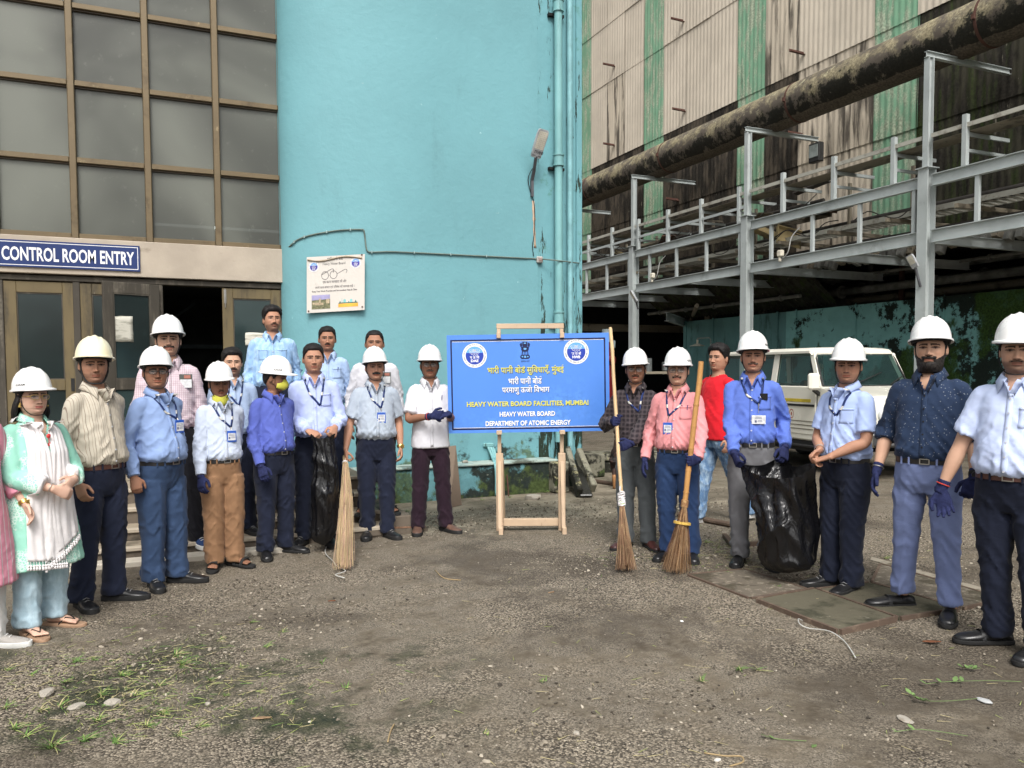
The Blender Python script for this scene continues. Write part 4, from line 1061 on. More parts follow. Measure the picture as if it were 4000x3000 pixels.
    for sx in (-1, 1):
        ex.col = tuple(np.array(skin)*.92); e0 = B(); e0.col = ex.col
        e0.sphere((0, 0, 0), 1, 10, 8, (.008, .018, .031)); 
        Me = Matrix.Translation(Vector((sx*.0785, .012, -.006))) @ Matrix.Rotation(R(-sx*24), 4, 'Z') @ Matrix.Rotation(R(10), 4, 'X')
        ex.add([Mh @ (Me @ Vector(p)) for p in e0.v], e0.f)
    body = mk('body', co2, F2, M_SKIN, root, cols, ex)
    # ---- hair
    nrm = grid_normals(hc); thg = np.tile(_th, (nz, 1)); Zg = hc[..., 2]
    mode = P.get('hair', 'short'); t0, t1 = HAIR_MODES[mode]; helm = P.get('helmet')
    if mode != 'none':
        hl = hairline(thg)+P.get('recede', 0)*(np.abs(thg) < .7)
        mask = Zg > hl; dep = sstep(Zg-hl, 0, .02)
        nn = vnoise(hn*np.array([55, 55, 40]), 4).reshape(nz, _HN); n3 = vnoise(hn*150, 9).reshape(nz, _HN)
        thick = (.003+dep*(t0+(t1-t0)*sstep(Zg, .02, .1))*(.8+.35*nn)+.002*n3)
        if mode == 'spiky': thick += dep*.006*n3
        if helm: thick = np.minimum(thick, .009); mask &= Zg < .055
        r = strip_from(hc, mask, nrm*thick[..., None])
        if r:
            hco, HFx = r; hco, HFx, _ = compact(xf(hco), HFx, np.ones(len(HFx), bool)); ho = mk('hair', hco, HFx, P.get('hairmat', M_HAIR), root)
            md = ho.modifiers.new('t', 'SOLIDIFY'); md.thickness = .006; md.offset = -1
    if P.get('moustache'):
        X = hc[..., 0]; mz = -.049-.10*np.abs(X)**1.2*3*P.get('mdroop', 1)*.35; ms = P.get('mthick', .0065)
        m = (np.abs(X) < P.get('mw', .030)) & (np.abs(Zg-mz) < ms) & (np.cos(thg) > 0); r = strip_from(hc, m, nrm*(.0045+.002*vnoise(hn*200, 3).reshape(nz, _HN))[..., None])
        if r: a_, f_ = r; a_, f_, _ = compact(xf(a_), f_, np.ones(len(f_), bool)); o = mk('moustache', a_, f_, P.get('beardmat', M_BEARD), root); md = o.modifiers.new('t', 'SOLIDIFY'); md.thickness = .004; md.offset = -1
    if P.get('beard'):
        X = hc[..., 0]; lv = P['beard']
        line = np.interp(np.abs(thg), [0, .35, .6, .9, 1.3, 1.45, 1.6], [-.074, -.070, -.052, -.045, -.030, .0, .05])
        m = (Zg < line) & (Zg > -.128) & (np.abs(thg) < 1.5)
        m |= (np.abs(np.abs(X)-.028) < .006) & (Zg < -.05) & (Zg > -.08) & (np.cos(thg) > 0)
        tk = (.003+lv*.011*sstep(-Zg, .05, .1)+.003*vnoise(hn*170, 3).reshape(nz, _HN)); r = strip_from(hc, m, nrm*tk[..., None]+np.array([0, 0, -1])*(lv*.010*sstep(-Zg, .085, .11))[..., None])
        if r: a_, f_ = r; a_, f_, _ = compact(xf(a_), f_, np.ones(len(f_), bool)); o = mk('beard', a_, f_, P.get('beardmat', M_BEARD), root); md = o.modifiers.new('t', 'SOLIDIFY'); md.thickness = .004; md.offset = -1
    if P.get('longhair'):
        b = B()
        for k in range(26):
            th = R(95+k*170/25) ; x = .075*math.sin(th); y = -.085*math.cos(th)
            b.tube([Mh @ Vector(p) for p in ((x, y, .01), (x*1.22, y*1.15+.01, -.05), (x*1.35+.006*math.sin(k*3), y*1.2+.012, -.10), (x*1.3+.01*math.sin(k*5), y*1.15+.02, -.15-.01*math.sin(k*7)))], [.014, .017, .017, .008], 7)
        b.build('hair', M_HAIR, root, smooth=180)
    # ---- helmet
    if helm:
        me = ME_HELM
        o = link('helmet', me, root); tilt = P.get('htilt', -3-(P['seed']*7 % 50)/10); o.matrix_local = Mh @ Matrix.Rotation(R(tilt), 4, 'X') @ Matrix.Rotation(R((P['seed']*3 % 70)/10-3.5), 4, 'Y') @ Matrix.Translation(Vector((0, 0, .006)))
        if helm == 'cream': o.material_slots[0].link = 'OBJECT'; o.material_slots[0].material = M_HELMC
        link('head_band', ME_BAND, o)
        b = B(); kk = P.get('strapw', .0032)
        wj = P.get('jaw', 1)*(1+P.get('facefat', 0)*.1)
        for sx in (-1, 1):
            b.tube(curve([(sx*.078, -.028, .030), (sx*.0755*wj, -.020, -.02), (sx*.066*wj, -.022, -.075), (sx*.040*wj, -.045, -.118), (0, -.056, -.126)], 4), kk, 6, .5)
            b.tube(curve([(sx*.080, .05, .03), (sx*.082, .02, -.03), (sx*.071*wj, -.012, -.062)], 3), kk*.9, 6, .5)
        so_ = b.build('chin_strap', M_STRAP, o, smooth=180)
        if P.get('karam'):
            v, f = text_data('KARAM', .020, .02); bb = B(); sx = P['karam']
            pts = []
            for (x, y, z) in v:
                th = sx*1.15+x/.125; zz = .068+y; c_ = math.cos(math.asin(min(.99, (zz-.036)/.128)))**.82
                pts.append((.1085*c_*math.sin(th), -.1385*c_*math.cos(th)+.004, zz))
            bb.add(pts, f); bb.build('lettering', plain('black_print', (.02, .02, .02), .6), o, smooth=None, fixn=False)
    # ---- glasses
    if P.get('glasses'):
        gm = dict(black=plain('black_frame', (.012, .012, .012), .3, .5), gold=M_GOLD, wire=plain('wire_frame', (.12, .11, .1), .3, .5, .8))[P['glasses']]
        rr = dict(black=.0021, gold=.0018, wire=.0016)[P['glasses']]
        b = B()
        for sx in (-1, 1):
            loop = [Vector((sx*.032+.0245*math.copysign(abs(math.cos(a))**.75, math.cos(a)), -.101+.012*abs(math.cos(a)*(1 if math.cos(a)*sx > 0 else 0)), .001+.0155*math.copysign(abs(math.sin(a))**.8, math.sin(a)))) for a in [2*PI*j/20 for j in range(21)]]
            b.tube([Mh @ p for p in loop], rr, 6, caps=False)
            b.tube([Mh @ Vector(p) for p in ((sx*.056, -.088, .006), (sx*.074, -.055, .006), (sx*.078, .0, .004), (sx*.078, .02, -.012))], rr, 6)
        b.tube([Mh @ Vector(p) for p in ((-.008, -.103, .004), (0, -.106, .006), (.008, -.103, .004))], rr, 6)
        go = b.build('glasses', gm, root, smooth=180)
        b = B()
        for sx in (-1, 1):
            vs = [Mh @ Vector((sx*.032+.0235*math.cos(a), -.1005+.010*max(0, math.cos(a)*sx), .001+.0148*math.sin(a))) for a in [2*PI*j/16 for j in range(16)]]; b.add(vs, [tuple(range(16))])
        t = 'lens'
        if 'lens_glass' not in bpy.data.materials:
            L_ = NT('lens_glass'); L_.done((.6, .65, .65), .05, .6); tr = L_.n('ShaderNodeBsdfTransparent'); mx = L_.n('ShaderNodeMixShader'); mx.inputs[0].default_value = .16
            L_.l(tr.outputs[0], mx.inputs[1]); L_.l(L_.b.outputs[0], mx.inputs[2]); L_.l(mx.outputs[0], L_.out.inputs[0])
        b.build('lens', bpy.data.materials['lens_glass'], go, smooth=None)
    if P.get('mask'):
        b = B(); worn = P['mask'] == 'worn'
        zc = -.045 if worn else -.118; yc = -.098 if worn else -.062; tl = 0 if worn else .5
        rows_ = []
        for i in range(9):
            u = -1+2*i/8; row = []
            for j in range(13):
                a = -1.15+2.3*j/12; hh = .052*(1-.35*abs(math.sin(a))**2); fw = .034 if worn else .018
                y = -math.cos(a)*(.078 if worn else .060)-fw*(1-u*u)*math.cos(a)**2; x = .071*math.sin(a)*(1-.12*u*u)
                z = zc+u*hh*.95
                row.append(Mh @ Vector((x, y+(.0 if worn else .004), z-(tl*.02*math.cos(a)))))
            rows_.append(row)
        b.grid(rows_); o = b.build('face_mask', M_MASK, root, smooth=180, fixn=False); md = o.modifiers.new('t', 'SOLIDIFY'); md.thickness = .003
        if worn:
            b = B()
            for sx in (-1, 1):
                for dz in (-.025, .02): b.tube([Mh @ Vector(p) for p in ((sx*.066, -.035, zc+dz), (sx*.078, .005, -.02+dz*.4), (sx*.083, .02, -.01))], .0012, 5)
            b.build('ear_loop', M_STRAP, o, smooth=180)
    if P.get('earring'):
        b = B()
        for sx in (-1, 1): b.cyl(Mh @ Vector((sx*.079, -.004, -.035)), Mh @ Vector((sx*.084, -.006, -.064)), .004, 8, .010)
        b.build('earring', M_GOLD, root)
    # ---- shirt
    kind = P.get('sleeve', 'long'); tucked = P.get('tucked', True); b = B()
    bl = belly
    if kur: TT = [(P.get('hem', .43), .255, .18, .18), (.6, .235, .17, .17), (.85, .20, .155, .155), (1.0, .172, .14+.05*bl, .12), (1.10, .165, .13+.05*bl, .11), (1.22, .17, .130+.03*bl, .11), (1.30, .158, .118, .11), (1.35, .148, .102, .10), (1.385, .120, .086, .09), (1.415, .088, .070, .08), (1.44, .070, .060, .07), (1.47, .064, .056, .066)]
    elif tucked: TT = [(.87, .148, .112+.03*bl, .100), (.928, .150, .118+.04*bl, .102), (.947, .166, .134+.065*bl, .112), (.98, .172, .139+.08*bl, .115), (1.06, .166, .132+.08*bl, .109), (1.18, .163, .124+.035*bl, .11), (1.28, .163, .120, .112), (1.345, .150, .104, .104), (1.38, .127, .088, .092), (1.41, .092, .073, .083), (1.44, .071, .060, .072), (1.47, .065, .056, .067)]
    else: TT = [(.81, .186, .140+.05*bl, .130), (.90, .182, .138+.06*bl, .125), (1.02, .172, .135+.06*bl, .115), (1.18, .165, .124+.03*bl, .11), (1.28, .164, .120, .112), (1.345, .150, .104, .104), (1.38, .127, .088, .092), (1.41, .092, .073, .083), (1.44, .071, .060, .072), (1.47, .065, .056, .067)]
    rg = []
    for z in np.linspace(TT[0][0], TT[-1][0], 30):
        w_, f, k = interp(TT, z); kf = 1 if z > 1.42 else (1+(wd-1)*min(1, (1.44-z)/.08)); rg.append(ringz(0, .006, z, w_*kf, f*(1+(kf-1)*.8), k*(1+(kf-1)*.6), 32))
    b.loft(rg)
    for q, sx in ((0, -1), (1, 1)):
        S_, E_, W_ = SH[q], EL[q], WR[q]; aw = 1+(wd-1)*.6; fd = (W_-E_)
        base = [(sx*.09, .006, 1.338, .060), (*S_, .057*aw)]
        m_ = S_*.5+E_*.5
        if kind == 'long': pts = base+[(*m_, .057*aw), (*E_, .052*aw), (*(E_+fd*.4), .049*aw), (*(E_+fd*.78), .045), (*(E_+fd*.86), .042), (*(E_+fd*.985), .0385)]
        elif kind == 'rolled': pts = base+[(*m_, .057*aw), (*E_, .054*aw), (*(E_+fd*.10), .058*aw), (*(E_+fd*.20), .058*aw)]
        elif kind == 'three': pts = base+[(*m_, .062*aw), (*E_, .060*aw), (*(E_+fd*.4), .060*aw), (*(E_+fd*.72), .064*aw)]
        else: e2 = S_+(E_-S_)*.80; pts = base+[(*m_, .064*aw), (*e2, .069*aw)]
        limb(b, pts, 16)
    co, F = voxel(b, .0105, 2); n_ = vnorm(co, F)
    # creases
    x, y, z = co[:, 0], co[:, 1], co[:, 2]; sd_ = P['seed']
    A = .0022+np.zeros(len(co))
    if tucked and not kur: A += .0070*np.exp(-((z-.985)/.05)**2)
    A += .0035*np.exp(-((z-1.1)/.12)**2)
    for q in (0, 1):
        E_ = np.array(EL[q]); W_ = np.array(WR[q]); S_ = np.array(SH[q])
        A += .0065*np.exp(-(np.linalg.norm(co-E_, axis=1)/.09)**2)+.0035*np.exp(-(np.linalg.norm(co-(E_*.4+W_*.6), axis=1)/.08)**2)+.003*np.exp(-(np.linalg.norm(co-(S_+np.array([0, 0, -.11])), axis=1)/.08)**2)
    r1 = 1-np.abs(2*vnoise(np.stack([x*10+z*6, y*9, z*17+np.abs(x)*22], 1), sd_)-1); r2 = 1-np.abs(2*vnoise(np.stack([x*22+z*9, y*16, z*30-np.abs(x)*18], 1), sd_+1)-1)
    if kur: r1 = 1-np.abs(2*vnoise(np.stack([x*24, y*20, z*3], 1), sd_)-1); A = A*.5+.0035*sstep(1.1-z, 0, .4)
    r1 = r1**3; r2 = r2**2; r3 = vnoise(np.stack([x*17, y*9, z*2.6], 1), sd_+3); dsp = .85*A*((r1-.25)*2.2+(r2-.3)*.8)+.004*(r3-.5)*(z < 1.3)
    co = co+n_*dsp[:, None]
    cen = co[F].mean(1); neck = (cen[:, 2] > 1.437)
    if P.get('collar', True) and not P.get('closed'):
        vo = P.get('vopen', 1.36); wv = np.clip((cen[:, 2]-vo)*.50, 0, .040); neck |= (cen[:, 1] < 0) & (cen[:, 2] > vo) & (np.abs(cen[:, 0]) < wv)
    if P.get('round'): neck |= ((cen[:, 0]/.085)**2+((cen[:, 2]-1.475)/.065)**2 < 1)
    if kur: neck |= (cen[:, 1] < 0) & (cen[:, 2] > 1.33) & (np.abs(cen[:, 0]) < np.clip((cen[:, 2]-1.33)*.6, 0, .05))
    co, F, _ = compact(co, F, ~neck)
    shirt = mk('kurta' if kur else 'shirt', co, F, P['shirt'], root)
    bvh = BVHTree.FromPolygons([Vector(p) for p in co.tolist()], F.tolist())
    def hit(x, z, off=.003):
        h = bvh.ray_cast(Vector((x*.25, 0.0, z)), Vector((x*.75, -.35 if abs(x) < .12 else -.3, 0)).normalized())
        o = Vector((x, 0, z)); h = bvh.ray_cast(o, Vector((0, -1, 0)))
        if h[0] is None: return Vector((x, -.13-off, z))
        return h[0]+Vector((0, -off, 0))
    def patch(name, x0, x1, z0, z1, nx_, nz_, off, mat, par, shear=0, th=.0015):
        g = B(); g.grid([[hit(x0+(x1-x0)*i/nx_+shear*(z0+(z1-z0)*j/nz_-z1), z0+(z1-z0)*j/nz_, off) for i in range(nx_+1)] for j in range(nz_+1)])
        o = g.build(name, mat, par, smooth=180, fixn=False); md = o.modifiers.new('t', 'SOLIDIFY'); md.thickness = th; return o
    def ribbon(name, pts, wdt, off, mat, par):
        g = B(); pts = [Vector((p[0], 0, p[1])) for p in pts]; pp = []
        for i in range(len(pts)-1):
            k = max(1, int((pts[i+1]-pts[i]).length/.02))
            for q in range(k): pp.append(pts[i].lerp(pts[i+1], q/k))
        pp.append(pts[-1]); rows_ = []
        for i, p in enumerate(pp):
            t_ = (pp[min(i+1, len(pp)-1)]-pp[max(i-1, 0)]).normalized(); s_ = Vector((-t_.z, 0, t_.x))*wdt/2
            rows_.append([hit(p.x+s_.x, p.z+s_.z, off), hit(p.x-s_.x, p.z-s_.z, off)])
        g.grid(rows_); o = g.build(name, mat, par, smooth=180, fixn=False); md = o.modifiers.new('t', 'SOLIDIFY'); md.thickness = .0015; return o
    if P.get('collar', True):
        g = B(); top = []; low = []; inn = []
        NN = 32
        for i in range(NN+1):
            u = -1+2*i/NN; au = abs(u); sg = 1 if u > 0 else -1; op = P.get('open', .42)
            al = PI-au*(PI-op); tp = au**6
            top.append(Vector((sg*(.0700*math.sin(al)+.003*tp), .010-.0640*math.cos(al)-.010*tp, 1.496-.050*au**2)))
            inn.append(Vector((sg*(.0655*math.sin(al)), .010-.059*math.cos(al), 1.442-.02*au**2)))
            low.append(Vector((sg*(.098*math.sin(al)+.024*tp), .010-.092*math.cos(al)-.026*tp, 1.446-.022*au**2-.052*tp-.006*au)))
        mid = [top[i].lerp(low[i], .25)+Vector((0, 0, .003)) for i in range(NN+1)]
        g.grid([inn, top, mid, low]); o = g.build('collar', P.get('collarmat', P['shirt']), shirt, smooth=180, fixn=False)
        md = o.modifiers.new('t', 'SOLIDIFY'); md.thickness = .003
        vo = P.get('vopen', 1.36)
        if not kur: 
            pl = patch('placket', -.016, .014, .955 if tucked else .83, vo+.005, 2, 24, .004, P['shirt'], shirt, 0, .003)
            for sx in (-1, 1): ribbon('front_edge', [(sx*.044, 1.436), (sx*.030, vo+.055), (sx*.004, vo-.01)], .020, .004, P['shirt'], shirt)
            g = B()
            for z_ in np.arange(vo-.02, .96, -.075): c_ = hit(0, z_, .0075); g.cyl(c_, c_+Vector((0, -.002, 0)), .0055, 8)
            tag(g.build('buttons', P.get('btn', M_BUTTON), shirt), kind='stuff')
    if P.get('pocket'):
        for sx in ((1,) if P['pocket'] == 1 else (-1, 1)):
            x0, x1 = (.045, .135) if sx > 0 else (-.135, -.045)
            patch('pocket', x0, x1, 1.19, 1.295, 5, 6, .003, P['shirt'], shirt, 0, .002)
            patch('pocket_edge', x0, x1, 1.283, 1.297, 5, 1, .0055, P['shirt'], shirt, 0, .002)
    if P.get('pen'):
        g = B(); c_ = hit(.10, 1.29, .007); g.tube([c_+Vector((.004, 0, .018)), c_+Vector((0, 0, -.03))], .0035, 6); g.build('pen', plain('pen_plastic', (.05, .06, .2), .3, .5), root)
    if P.get('phone'):
        g = B(); c_ = hit(.085, 1.29, .008); g.box(c_+Vector((0, 0, .0)), (.055, .009, .05), None, .003); g.build('phone', plain('black_phone', (.01, .01, .012), .15, .6), root)
    ly = P.get('lanyard')
    if ly:
        cx_, cz_ = ly.get('at', (.03, 1.13)); yk = ly.get('knot', cz_+.09); sk = ly.get('skew', 0)
        lo = ribbon('lanyard', [(-.072, 1.432), (-.075, 1.40), (-.045+sk*.5, 1.30), (cx_-.002, yk)], .016, .006, M_LANY, root)
        g = ribbon('ribbon', [(.072, 1.432), (.078, 1.40), (.06+sk*.5, 1.30), (cx_+.002, yk)], .016, .0065, M_LANY, lo)
        if ly.get('card', 'blue') != 'none':
            c_ = hit(cx_, cz_, .012); c2 = hit(cx_, yk, .009)
            g = B(); g.tube([c2, (c2+c_)/2+Vector((0, -.003, .012)), c_+Vector((0, 0, .05))], .002, 5); g.box(c2+Vector((0, -.002, -.012)), (.008, .004, .02)); g.build('clip', M_BUCK, lo)
            blue = ly.get('card', 'blue') == 'blue'
            g = B(); g.box(c_, (.078, .006, .098) if blue else (.10, .004, .065), None, .003); cd = g.build('id_card', M_CARDB if blue else M_CARDW, lo)
            g = B(); g.box(c_+Vector((0, -.004, -.002)), (.062, .003, .062) if blue else (.092, .003, .056)); g.build('card_paper', M_CARDW, cd)
            g = B()
            for k_, (wl_, zz_) in enumerate(((.045, .02), (.05, .01), (.03, -.004), (.035, -.013))): g.box(c_+Vector((.004*(k_ > 1)+(.006 if k_ > 1 else 0), -.0058, zz_)), (wl_, .0006, .0035))
            g.box(c_+Vector((-.02, -.0058, -.012)), (.014, .0006, .018)); g.build('card_print', plain('card_ink', (.10, .11, .2), .6), cd)
    if P.get('badge'):
        c_ = hit(P['badge'][0], P['badge'][1], .012)
        g = B(); g.box(c_, (.09, .005, .105), None, .003); o = g.build('id_card', plain('clear_holder', (.09, .10, .09), .3, .5), root)
        g = B(); g.box(c_+Vector((0, -.0035, -.018)), (.08, .002, .062)); g.build('card_paper', M_CARDW, o)
        g = B(); g.box(c_+Vector((.01, -.0045, .033)), (.045, .002, .025)); g.build('card_strip', plain('card_pink', (.4, .16, .12), .6), o)
    if P.get('emblem'):
        g = B(); c_ = hit(.06, 1.30, .005); g.cyl(c_, c_+Vector((0, -.0015, 0)), .006, 8); g.build('emblem', plain('dark_thread', (.05, .03, .12), .8), shirt)
    if P.get('printtext'):
        v, f = text_data(P['printtext'], .045, .01); g = B(); g.add([hit(p[0], 1.27+p[1], .002) for p in v], f); g.build('print', plain('dark_red_print', (.35, .01, .02), .7), shirt, smooth=None, fixn=False)
    # ---- cuffs
    for q, sx in ((0, -1), (1, 1)):
        E_, W_ = EL[q], WR[q]; fd = W_-E_
        if kind == 'long':
            g = B(); g.tube([E_+fd*.80, E_+fd*.81, E_+fd*.99, E_+fd*1.0], [.040, .0445, .0425, .034], 18); g.build('cuff', P['shirt'], shirt, smooth=50)
        if kind == 'rolled':
            g = B(); aw = 1+(wd-1)*.6; g.tube([E_-fd*.02, E_-fd*.01, E_+fd*.14, E_+fd*.2, E_+fd*.21], [.056*aw, .064*aw, .063*aw, .062*aw, .05*aw], 18); g.build('cuff', P['shirt'], shirt, smooth=50)
        a = arms.get('R' if sx < 0 else 'L', {})
        if a.get('glove'):
            g = B(); n = a.get('n', (-sx, .15, 0)); d = a.get('d', tuple(fd.normalized()))
            hand(g, W_+fd.normalized()*.012, d, n, sx, a.get('curl', .32), 1.06, a.get('spread', .1), .0015, a.get('point'), a.get('thumb', .4))
            g.tube([W_-fd.normalized()*.045, W_+fd.normalized()*.01, W_+fd.normalized()*.03], [.034 if kind != 'long' else .032, .031, .030], 14, .85)
            gc, gF = voxel(g, .0042, 1); mk('glove', gc, gF, M_GLOVE, root)
        if a.get('watch'):
            g = B(); c_ = W_-fd.normalized()*.015; g.tube([c_-fd.normalized()*.010, c_+fd.normalized()*.010], .0345, 18, .9, caps=True); o = g.build('watch', {'gold': M_GOLD, 'black': M_STRAP}[a['watch']], root)
            g = B(); dr = Vector((sx*.3, -1, 0)).normalized(); g.cyl(c_+dr*.030, c_+dr*.042, .019, 16); g.build('watch_face', M_GOLD if a['watch'] == 'gold' else plain('watch_case', (.03, .03, .03), .3, .5), o)
        if a.get('bangle'):
            g = B(); c_ = W_-fd.normalized()*.02; ax = fd.normalized(); u = ax.orthogonal().normalized(); v_ = ax.cross(u)
            g.tube([c_+u*.034*math.cos(t_)+v_*.034*math.sin(t_) for t_ in [2*PI*j/20 for j in range(21)]], .003, 6, caps=False); g.build('bracelet', M_BUCK if a['bangle'] == 'steel' else plain('red_thread', (.5, .05, .03), .8), root)
    # ---- trousers
    b = B(); pm = P['pants']; lw = P.get('legw', 1.0); hem = P.get('hemz', .045)
    TP = [(.945, .158, .125+.045*bl, .108), (.895, .166, .130+.035*bl, .118), (.84, .172, .128+.01*bl, .132), (.79, .174, .122, .135), (.735, .158, .10, .115)]
    rg = []
    for z in np.linspace(.948, .735, 12):
        w_, f, k = interp(TP, z); kf = 1+(wd-1)*.9; rg.append(ringz(0, .006, z, w_*kf, f*kf, k*kf, 28))
    b.loft(rg)
    for q, sx in ((0, -1), (1, 1)):
        Fp, yaw = FT[q]; kn_off = feet.get('knee', -.02)
        hip = Vector((sx*.088*(.4+.6*wd), .006, .80)); an = Vector((Fp.x, Fp.y+.012, Fp.z+hem)); rings = []
        kb = feet.get('R' if sx < 0 else 'L', {}).get('bend', 0)
        for i in range(16):
            u = i/15; c_ = hip.lerp(an, u); c_.y += kn_off*math.sin(PI*min(1, u*1.02))+kb*math.sin(PI*u)
            wr = np.interp(u, [0, .2, .48, .8, 1], [.092*wd, .088*wd, .075, .068, .066])*lw; fr = np.interp(u, [0, .2, .48, .8, 1], [.112, .104, .082, .074, .088])*lw
            rings.append(ringz(c_.x, c_.y, c_.z, wr, fr, fr*(1.0), 20, 2.1))
        b.loft(rings)
    co, F = voxel(b, .0105, 2); n_ = vnorm(co, F); x, y, z = co[:, 0], co[:, 1], co[:, 2]
    A = .0030+.0110*np.exp(-((z-.13)/.10)**2)+.0065*np.exp(-((z-.45)/.10)**2)+.0065*np.exp(-((z-.72)/.07)**2)
    r1 = 1-np.abs(2*vnoise(np.stack([x*9+z*7, y*9, z*14+np.abs(np.abs(x)-.1)*26], 1), sd_+5)-1); r2 = 1-np.abs(2*vnoise(np.stack([x*20+z*8, y*14, z*16], 1), sd_+6)-1)
    r1 = r1**3; r2 = r2**2; r3 = vnoise(np.stack([x*19, y*14, z*2.2], 1), sd_+8); dsp = .62*A*((r1-.25)*2.2+(r2-.3)*.7)+.007*(r3-.5)
    for q in (0, 1):
        Fp, _ = FT[q]; lx = (.09 if q else -.09)*(z/.86)+Fp.x*(1-z/.86); dsp += .0035*np.exp(-((x-lx)/.010)**2)*(y < -.01)*(z < .8)
    dsp += -.004*np.exp(-(x/.006)**2)*(y < 0)*(z > .745)*(z < .91)
    co = co+n_*dsp[:, None]; tr_o = mk('trousers', co, F, pm, root)
    # ---- belt
    if P.get('belt'):
        g = B(); kf = 1+(wd-1)*.9; w_, f, k = interp(TP, .93); bw, bf, bk = (w_+.006)*kf, (f+.006)*kf, (k+.006)*kf
        g.loft([ringz(0, .006, z_, bw*m_, bf*m_, bk*m_, 40) for z_, m_ in ((.945, .96), (.946, 1.0), (.913, 1.0), (.912, .96))], True, False)
        bo = g.build('belt', P['belt'], root, smooth=50)
        g = B()
        for z_ in (.915, .944): g.box((.012, .006-bf-.004, z_), (.052, .005, .005), None)
        for xx in (-.014, .036): g.box((xx, .006-bf-.004, .9295), (.005, .005, .034))
        g.build('buckle', M_BUCK, bo)
        for xx in (-.12, -.075, .075, .12):
            g = B(); yy = .006-bf*(1-abs(xx/bw)**2.3)**(1/2.3)-.003; g.box((xx, yy, .929), (.010, .006, .046)); g.build('belt_loop', pm, bo)
    # ---- shoes
    sk = P.get('shoes', 'lace')
    smat, smat2 = dict(lace=(M_SHOE, M_SOLE), loafer=(M_SHOE, M_SOLE), brown=(M_SHOEBR, M_SOLE), maroon=(M_SHOEMR, M_SOLE), navytrainer=(M_SHOENV, M_SOLEW), bluetrainer=(M_SHOELB, M_SOLEW), sandal=(M_SOLE, M_SOLE), flipflop=(M_STRAP, plain('tan_sole', (.35, .22, .14), .8)), greytrainer=(M_GREYSHOE, M_SOLEW))[sk]
    for q, sx in ((0, -1), (1, 1)):
        Fp, yaw = FT[q]; c_, s2 = math.cos(R(yaw)), math.sin(R(yaw)); zo = Fp.z
        x12 = 1.13; tr = lambda x, y, z: (Fp.x+(x*c_-y*s2)*x12, Fp.y+(x*s2+y*c_)*x12, zo+z*1.08)
        th = .03 if sk in ('lace', 'navytrainer', 'bluetrainer', 'greytrainer', 'brown') else .018
        out = [(.075, .012), (.07, .026), (.045, .034), (.0, .034), (-.05, .036), (-.10, .045), (-.145, .045), (-.18, .036), (-.2, .022), (-.207, .008)]
        loop = [(w_+(.004 if y < -.05 else 0)*sx*-1*0, y) for y, w_ in out]
        g = B(); ring = [(w_, y) for y, w_ in out]+[(-w_, y) for y, w_ in out[::-1]]
        g.loft([[tr(x*k, y*1.0, z_) for x, y in ring] for k, z_ in ((.97, .0), (1.03, .004), (1.03, th), (.95, th+.002))]); sole = g
        if sk in ('sandal', 'flipflop'):
            so2 = sole.build('sandal', smat2, root, smooth=40)
            g = B()
            if sk == 'flipflop': g.tube([tr(.038, -.05, th), tr(.022, -.09, .062), tr(0, -.135, th+.03)], .004, 6); g.tube([tr(-.038, -.05, th), tr(-.022, -.09, .062), tr(0, -.135, th+.03)], .004, 6)
            else:
                for y_, hz, w_ in ((-.11, .060, .030), (-.035, .088, .028), (.055, .06, .02)):
                    g.loft([[tr(.046*math.cos(a), y_+dy, th*.6+hz*math.sin(a)*rr) for a in [PI*j/10 for j in range(11)]] for dy, rr in ((-w_/2, .96), (-w_/2, 1.03), (w_/2, 1.03), (w_/2, .96))], False, False)
                g.box(tr(.02, -.11, .068), (.03, .03, .01), R(yaw))
            g.build('strap', smat, so2, smooth=60); continue
        u = B(); low = 1.0 if sk != 'loafer' else .72
        prof_ = [(.072, .015, .05*low), (.062, .028, .085*low), (.035, .0335, .095*low), (.0, .034, .097*low), (-.03, .035, .088*low), (-.065, .037, .068), (-.105, .0425, .056), (-.15, .0415, .048), (-.18, .033, .042), (-.197, .019, .034)]
        rr_ = []
        for y, w_, tz in prof_:
            row = []
            for j in range(16):
                a = 2*PI*j/16; xx = w_*math.copysign(abs(math.cos(a))**.75, math.cos(a)); zz = th*.5+(tz-th*.5)*(.5+.5*math.sin(a)) if True else 0
                row.append(tr(xx*(1 if math.sin(a) < .3 else 1-.18*math.sin(a)), y, zz))
            rr_.append(row)
        u.loft(rr_); so2 = u.build('shoe', smat, root, smooth=70)
        sole.build('sole', smat2, so2, smooth=40)
        if sk in ('lace', 'navytrainer', 'bluetrainer', 'greytrainer'):
            g = B()
            for k in range(4):
                y_ = -.035-k*.02; z_ = .092-k*.010; g.tube([tr(-.018, y_, z_-.006), tr(0, y_-.004, z_+.003), tr(.018, y_+.004, z_-.006)], .0026, 5)
            g.build('lace', M_LACE if sk == 'lace' else M_SOLEW, so2, smooth=180)
        elif sk == 'loafer':
            g = B(); g.loft([[tr(.041*math.cos(a), -.078+dy, .018+.052*math.sin(a)) for a in [PI*j/8 for j in range(9)]] for dy in (-.009, .009)], False, False); g.build('strap', smat, so2, smooth=60)
    P['root'] = root; P['WR'] = WR; P['EL'] = EL; P['hit'] = hit; P['s'] = s; P['Mh'] = Mh; P['shirt_ob'] = shirt
    return root
